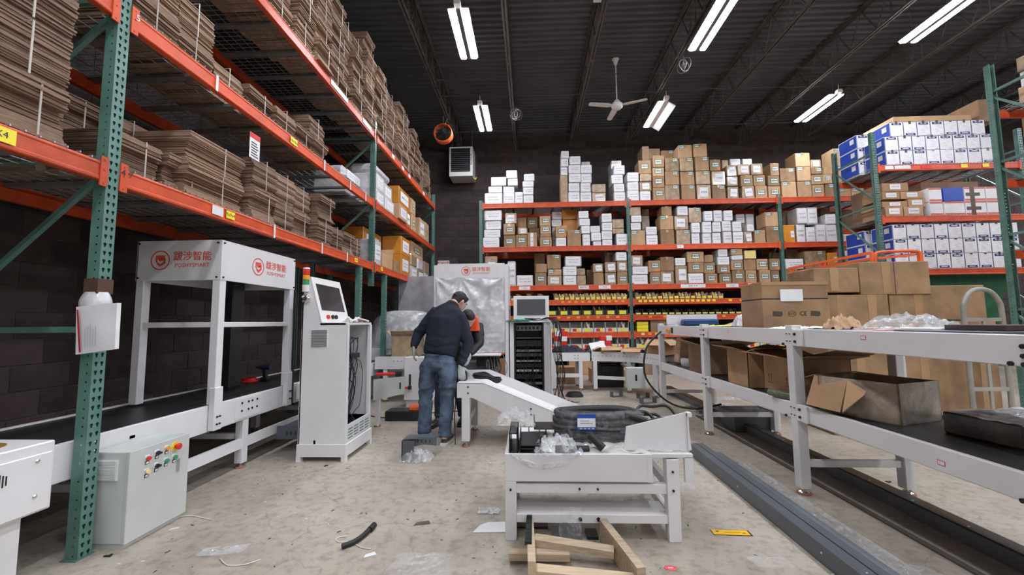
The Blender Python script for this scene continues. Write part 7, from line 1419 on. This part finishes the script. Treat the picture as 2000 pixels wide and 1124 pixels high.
def person(label, J, top_m, leg_m, shoe_m, scale=1.0, group=None, hat=False, wrinkle=.012, sole=None, hem=None, headtilt=.4, headyaw=0, glove=None, feet=(0, 0)):
    hip, chest, neck, head = J['hip'], J['chest'], J['neck'], J['head']
    t_ = thing('person', ((J['fl'][0]+J['fr'][0])/2, (J['fl'][1]+J['fr'][1])/2, 0), label, 'person')
    rt = (J['sr']-J['sl']).normalized(); rh = (J['hr']-J['hl']).normalized()
    HT = Matrix.Rotation(headyaw, 4, 'Z') @ Matrix.Rotation(-headtilt, 4, 'X')
    # body
    b_ = MB()
    loft(b_, [(hip+Vector((0, 0, -.06)), .14, .10, rh), (hip.lerp(chest, .35), .125, .09, rt), (chest, .15, .10, rt), (chest.lerp(neck, .75), .10, .07, rt), (neck, .052, .055, rt), (head+HT @ Vector((0, -.02, -.07)), .05, .055, rt)])
    for s_, e, w in (('sl', 'el', 'wl'), ('sr', 'er', 'wr')): b_.tube([J[s_], J[e], J[w]], [.05, .042, .026], 10, sub=5)
    for h_, k_, f in (('hl', 'kl', 'fl'), ('hr', 'kr', 'fr')): b_.tube([J[h_], J[k_], Vector(J[f])+Vector((0, 0, .06))], [.075, .055, .035], 10, sub=5)
    ball(b_, head, .073, .095, .098, HT.to_3x3()); ball(b_, head+HT @ Vector((0, .045, -.055)), .052, .052, .055, HT.to_3x3()); ball(b_, head+HT @ Vector((0, .102, -.02)), .013, .018, .022, HT.to_3x3(), 8)
    for sx in (-1, 1): ball(b_, head+HT @ Vector((sx*.076, -.005, -.015)), .009, .019, .032, HT.to_3x3(), 8)
    fused(b_, 'body', skin, t_, .0105, 2)
    for sx in (-1, 1):
        mb = MB(); ball(mb, head+HT @ Vector((sx*.030, .090, .005)), .012, .008, .009, HT.to_3x3(), 8); mb.build('eye', ink, t_)
    mb = MB(); ball(mb, head+HT @ Vector((0, .093, -.062)), .022, .006, .005, HT.to_3x3(), 8); mb.build('mouth', mat('lip_red', (.35, .10, .08), .5, var=0), t_)
    hm = MB(); ball(hm, head+HT @ Vector((0, -.014, .022)), .083, .100, .092, HT.to_3x3(), 18); ball(hm, head+HT @ Vector((0, -.05, -.02)), .070, .060, .075, HT.to_3x3(), 14); ball(hm, head+HT @ Vector((0, .05, .06)), .062, .045, .035, HT.to_3x3(), 12)
    fused(hm, 'hair', hairm, t_, .009, 1, .004, 60)
    # trousers
    j = MB(); w_ = hip+Vector((0, 0, .06))
    loft(j, [(w_, .165, .125, rh), (hip, .185, .135, rh), (hip+Vector((0, 0, -.08)), .190, .135, rh)])
    for h_, k_, f, fy in (('hl', 'kl', 'fl', 0), ('hr', 'kr', 'fr', 1)):
        A, K, F = J[h_], J[k_], Vector(J[f])+Vector((0, .03, .085))
        loft(j, [(A+Vector((0, 0, .02)), .095, .115, rh), (A.lerp(K, .3), .104, .112, rh), (A.lerp(K, .65), .092, .097, rh), (K, .080, .084, rh), (K.lerp(F, .35), .078, .080, rh), (K.lerp(F, .75), .073, .073, rh), (F, .071, .071, rh)])
    fused(j, 'trousers', leg_m, t_, .012, 4, wrinkle*1.25, 8, 5)
    # pullover
    s_ = MB(); bw_ = J.get('tw', .2)
    loft(s_, [(hip+Vector((0, 0, .055)), bw_*.93, .135, rh), (hip.lerp(chest, .25)+Vector((0, 0, .03)), bw_*.98, .15, rt), (hip.lerp(chest, .7), bw_*1.02, .15, rt), (chest, bw_*1.06, .145, rt), (chest.lerp(neck, .5), bw_*.88, .115, rt), (chest.lerp(neck, .85), .095, .075, rt), (neck, .066, .064, rt)])
    for a_, e, w in (('sl', 'el', 'wl'), ('sr', 'er', 'wr')):
        A, E_, Wt = J[a_], J[e], J[w]; loft(s_, [(A+(Vector(J['chest'])-A)*.35, .07, .075), (A, .078, .082), (A.lerp(E_, .4), .074, .078), (E_, .064, .064), (E_.lerp(Wt, .5), .056, .056), (Wt, .040, .040)], right=(0, 1, 0))
    fused(s_, 'pullover' if top_m is navyk else 'jacket', top_m, t_, .012, 5, wrinkle, 7, 2)
    if glove is not False:
        hand(t_, J['wl'], J['dl'], J['nl'], side=1, curl=.5, m=glove); hand(t_, J['wr'], J['dr'], J['nr'], side=-1, curl=.6, m=glove)
    shoe(t_, J['fl'][:2], feet[0], shoe_m, sole); shoe(t_, J['fr'][:2], feet[1], shoe_m, sole)
    return t_
V = Vector
J1 = dict(hip=at(858, 703, Y=4.70), chest=at(871, 628, Y=4.80), neck=at(886, 592, Y=4.88), head=at(898, 588, Y=4.97), hl=at(838, 712, Y=4.72), hr=at(876, 712, Y=4.68),
          kl=at(831, 778, Y=4.76), kr=at(873, 782, Y=4.64), fl=(-1.20, 4.66, 0), fr=(-.945, 4.53, 0), sl=at(852, 611, Y=4.84), sr=at(898, 620, Y=4.80), el=at(817, 652, Y=4.84), er=at(915, 672, Y=4.76),
          wl=at(808, 679, Y=4.74), wr=at(900, 716, Y=4.62), dl=V((.02, .05, -1)), dr=V((.12, -.12, -1)), nl=V((1, .3, 0)), nr=V((-.2, 1, 0)), tw=.205)
person('person in navy pullover, blue jeans and grey gloves standing back turned at the chute', J1, navyk, denim, mat('grey_trainer_fabric', (.12, .12, .12), .6, var=.5, scale=30), headtilt=.55, headyaw=-.75, feet=(.15, -.12), wrinkle=.013)
J2 = dict(hip=at(876, 704, Y=5.75), chest=at(914, 648, Y=5.58), neck=at(922, 622, Y=5.45), head=at(914, 622, Y=5.33), hl=at(862, 716, Y=5.75), hr=at(892, 716, Y=5.75), kl=at(860, 765, Y=5.62), kr=at(898, 768, Y=5.65),
          fl=(-1.19, 5.42, 0), fr=(-.90, 5.55, 0), sl=at(900, 630, Y=5.5), sr=at(934, 640, Y=5.52), el=at(900, 668, Y=5.4), er=at(936, 672, Y=5.42), wl=at(905, 690, Y=5.25), wr=at(918, 692, Y=5.22), dl=V((0, -.4, -1)), dr=V((-.3, -.4, -1)), nl=V((1, .3, 0)), nr=V((-1, .3, 0)), tw=.17)
p2 = person('person in a black jacket with an orange patch bending down behind the first worker', J2, jackm, mat('dark_blue_trousers', (.015, .022, .045), .8, var=.2), blackp, headtilt=.9, headyaw=.7, glove=whitew, sole=blackp, feet=(PI-.3, PI))
mb = MB(); pv = [(916, 618), (926, 616), (932, 622), (935, 647), (917, 647), (921, 636)]; fr_ = [at(x, y, Y=5.385) for x, y in pv]; bk_ = [at(x, y, Y=5.385)+Vector((.01, .05, 0)) for x, y in pv]
mb.add(fr_+bk_, [tuple(range(6)), tuple(range(6, 12))[::-1]]+[(i, (i+1) % 6, 6+(i+1) % 6, 6+i) for i in range(6)]); mb.build('orange_patch', vest, p2)
# ---------------------------------------------------------------- things on the floor
bk = thing('bent_bracket', (-1.15, 4.1, 0), 'slate grey bent steel bracket half in clear film by the worker', 'bracket')
mb = MB(); mb.prism([(-1.24, 4.06), (-1.03, 4.10), (-.93, 4.14), (-.93, 4.26), (-1.24, 4.22)], 'z', .185, .193); mb.prism([(-1.22, .193), (-1.22, .10), (-1.05, .13), (-.93, .12), (-.93, .193)], 'y', 4.10, 4.108); mb.build('top_plate', steelgrey, bk)
mb = MB(); mb.box(-1.25, -1.13, 4.02, 4.028, 0, .185); mb.box(-1.25, -1.242, 4.02, 4.2, 0, .19); mb.build('leg', steelgrey, bk); mb = MB()
for k in range(4): mb.box(-1.12+k*.04, -1.108+k*.04, 4.098, 4.10, .150, .175)
mb.build('slots', ink, bk)
def litter(px, py, sx, sy, am, m_, lab, name='plastic_film', cat='plastic film', seed=1, rot=0, dome=0, nx=16, ny=12):
    p_ = at(px, py, Z=0); mb = MB(); mb.merge(crumple(nx, ny, sx, sy, am, seed, dome), Matrix.Translation((p_.x, p_.y, .002)) @ Matrix.Rotation(rot, 4, 'Z')); return tag(mb.build(name, m_), lab, cat)
litter(815, 898, .30, .22, .10, clear2, 'crumpled clear film around the bent bracket', seed=5, dome=.05)
litter(435, 1077, .25, .09, .02, clear2, 'flattened clear bag on the floor right of the control cabinet', seed=6, rot=.25); litter(955, 1000, .15, .09, .04, clear3, 'small silvery film ball on the floor left of the machine frame', seed=7)
litter(822, 1108, .32, .24, .05, clear, 'clear film scrap at the bottom edge of the floor', seed=8); litter(1505, 1100, .2, .1, .02, clear, 'clear film scrap near the long grey channel', seed=9); litter(1770, 1118, .3, .1, .03, clear, 'clear film scrap at the lower edge right of the channels', seed=10); litter(1420, 780, .4, .3, .06, clear2, 'clear film heap on the floor far under the conveyor', seed=12)
litter(1290, 950, .5, .3, .05, clear, 'clear film spread on the floor right behind the machine frame', seed=13)
p_ = at(958, 1032, Z=0); mb = MB(); mb.T = Matrix.Translation((p_.x, p_.y, 0)) @ Matrix.Rotation(.05, 4, 'Z'); mb.prism([(-.11, -.06), (.14, -.06), (.14, .07), (-.02, .07), (-.07, .03)], 'z', .002, .004); tag(mb.build('paper_sheet', paper), 'white paper sheet on the floor beside the frame leg', 'paper')
mb = MB(); pts = [at(x, y, Z=.016) for x, y in ((668, 1068), (690, 1060), (708, 1048), (722, 1035), (731, 1027))]; mb.tube(pts, .0155, 12); pp = mb.build('pipe', black); tag(pp, 'short curved black pipe lying on the open floor', 'pipe'); mb = MB(); mb.tube([at(722, 1036, Z=.016), at(731, 1026, Z=.016)], .019, 12); mb.build('pipe_end', black, pp)
for i, (pts, lab) in enumerate((([(680, 1048), (662, 1050), (656, 1055), (664, 1060), (690, 1058)], 'thin white cord loop behind the curved black pipe'), ([(692, 1062), (705, 1070), (724, 1073)], 'short white cord in front of the curved black pipe'), ([(430, 1092), (445, 1105), (480, 1103), (510, 1093)], 'white cord beside the flattened bag'), ([(352, 1010), (375, 1008), (398, 1013), (414, 1016)], 'pale thin cord near the control cabinet'))):
    mb = MB(); mb.tube([at(x, y, Z=.004) for x, y in pts], .0028, 5); tag(mb.build('cord', lampoff), lab, 'cord')
for px, py, w, d, m_, lab, rz in ((722, 1085, .07, .035, paper, 'small white paper triangle on the floor near the pipe', .5), (824, 1023, .11, .045, mat('greybrown_tape', (.13, .105, .09), .3, var=.2, coat=.6), 'greyish brown tape piece on the open floor', .25), (340, 1034, .05, .012, paper, 'tiny white sliver on the floor beside the cabinet', .6)):
    p_ = at(px, py, Z=0); mb = MB(); mb.T = Matrix.Translation((p_.x, p_.y, 0)) @ Matrix.Rotation(rz, 4, 'Z'); mb.prism([(-w/2, -d/2), (w/2, -d/2), (w*.42, d/2), (-w*.3, d*.3)], 'z', .001, .004); tag(mb.build('scrap', m_), lab, 'scrap')
p_ = at(1428, 1042, Z=0); ys = thing('floor_label', (p_.x, p_.y, 0), 'yellow rectangular safety label stuck on the concrete floor', 'label'); mb = MB(); mb.T = Matrix.Translation((p_.x, p_.y, 0)) @ Matrix.Rotation(-.04, 4, 'Z'); mb.box(-.115, .115, -.032, .032, .001, .003); mb.build('label_base', blackp, ys); mb = MB(); mb.T = Matrix.Translation((p_.x, p_.y, 0)) @ Matrix.Rotation(-.04, 4, 'Z'); mb.box(-.112, .105, -.029, .029, .003, .004); mb.build('yellow_face', mat('sticker_yellow', (.95, .55, .01), .4, var=0), ys); mb = MB(); mb.T = Matrix.Translation((p_.x, p_.y, 0)); mb.box(-.09, -.07, .008, .018, .004, .0045); mb.box(-.04, .06, .0, .003, .004, .0045); mb.box(.065, .085, -.012, -.004, .004, .0045); mb.build('print', ink, ys)
p_ = at(1310, 1111, Z=0); mb = MB(); mb.lathe([(.032, 0), (.032, .003)], (p_.x, p_.y, 0), 18); mb.v = [Vector((p_.x+(q.x-p_.x)*1.1, p_.y+(q.y-p_.y)*.75, q.z)) for q in mb.v]; o = tag(mb.build('round_sticker', mat('pink_sticker', (.75, .12, .14), .4, var=.2)), 'crumpled round pink sticker on the floor right of the timber', 'sticker'); mb = MB(); mb.box(p_.x-.015, p_.x+.012, p_.y-.004, p_.y+.002, .003, .004); mb.build('print', paper, o)
mb = MB(); c_ = at(1122, 775, Z=0)
for i in range(5): mb.tube([c_+Vector(((.15-.01*i)*math.cos(a*PI/5), (.11-.006*i)*math.sin(a*PI/5), .015+.014*i)) for a in range(10)], .010, 6, closed=True, sub=3)
tag(mb.build('cable_coil', black), 'coil of black cable on the floor behind the chute end', 'cable')
litter(1118, 767, .25, .12, .01, kraft2, 'tan paper lying behind the floor cable coil', name='paper', cat='paper', seed=14)
for px, py, lab, s_ in ((1204, 775, 'small grey U shaped bracket alone on the floor', .10), (1266, 788, 'grey U shaped bracket beside the conveyor leg, nearer one', .13), (1256, 778, 'dark grey bracket behind the nearer U shaped one', .10)):
    p_ = at(px, py, Z=0); mb = MB(); mb.T = Matrix.Translation((p_.x, p_.y, 0)) @ Matrix.Rotation(.4, 4, 'Z'); mb.box(-s_, s_, -.05, .05, 0, .006); mb.box(-s_, -s_+.006, -.05, .05, 0, .09); mb.box(s_-.006, s_, -.05, .05, 0, .09); tag(mb.build('bracket', steelgrey), lab, 'bracket')
mb = MB(); mb.tube([at(720, 812, Z=.01), at(748, 816, Z=.01), at(790, 815, Z=.01), at(850, 806, Z=.01), at(905, 803, Z=.01)], .007, 6); tag(mb.build('floor_cable', black), 'thin black cable running across the floor behind the worker', 'cable')
mb = MB(); mb.tube([at(896, 752, Y=4.5), at(889, 765, Y=4.5), at(890, 790, Y=4.5), at(888, 812, Y=4.5), (-.82, 4.52, .01)], .006, 6); tag(mb.build('hanging_cable', black), 'thin black cable hanging from the chute end beside the jeans', 'cable')
mb = MB(); mb.merge(crumple(6, 6, .07, .05, .02, 15), Matrix.Translation(at(903, 752, Y=4.52)+Vector((0, 0, .004)))); tag(mb.build('cloth', papery), 'small pale cloth under the gloved hand on the chute', 'cloth')
for i, (px, py) in enumerate(((210, 1088), (637, 911), (1070, 1019), (1735, 942))):
    p_ = at(px, py, Z=0); mb = MB(); mb.T = Matrix.Translation((p_.x, p_.y, 0)) @ Matrix.Rotation(i, 4, 'Z'); mb.box(-.02, .02, -.006, .006, 0, .006); mb.box(.0, .012, 0, .02, 0, .006); tag(mb.build('scrap', bolt), 'small dark scrap on the floor '+('by the near green post foot', 'in front of the kiosk base', 'under the machine frame rail', 'behind the double deck conveyor leg')[i], 'scrap')
deb = MB(); rg = random.Random(44)
for i in range(420):
    x, y = rg.uniform(-2.3, 2.0), rg.uniform(1.9, 7.5); s_ = rg.uniform(.002, .009); deb.T = Matrix.Translation((x, y, 0)) @ Matrix.Rotation(rg.uniform(0, 3), 4, 'Z'); deb.box(-s_*rg.uniform(.6, 2.5), s_, -s_*.4, s_*.5, 0, s_*.3, rg.choice((0, 0, 1)))
deb.T = None; tag(deb.build('floor_grit', [mat('grit_dark', (.08, .07, .06), .9, var=0), lampoff]), 'fine grit and scraps scattered over the concrete floor', 'debris', kind='stuff')
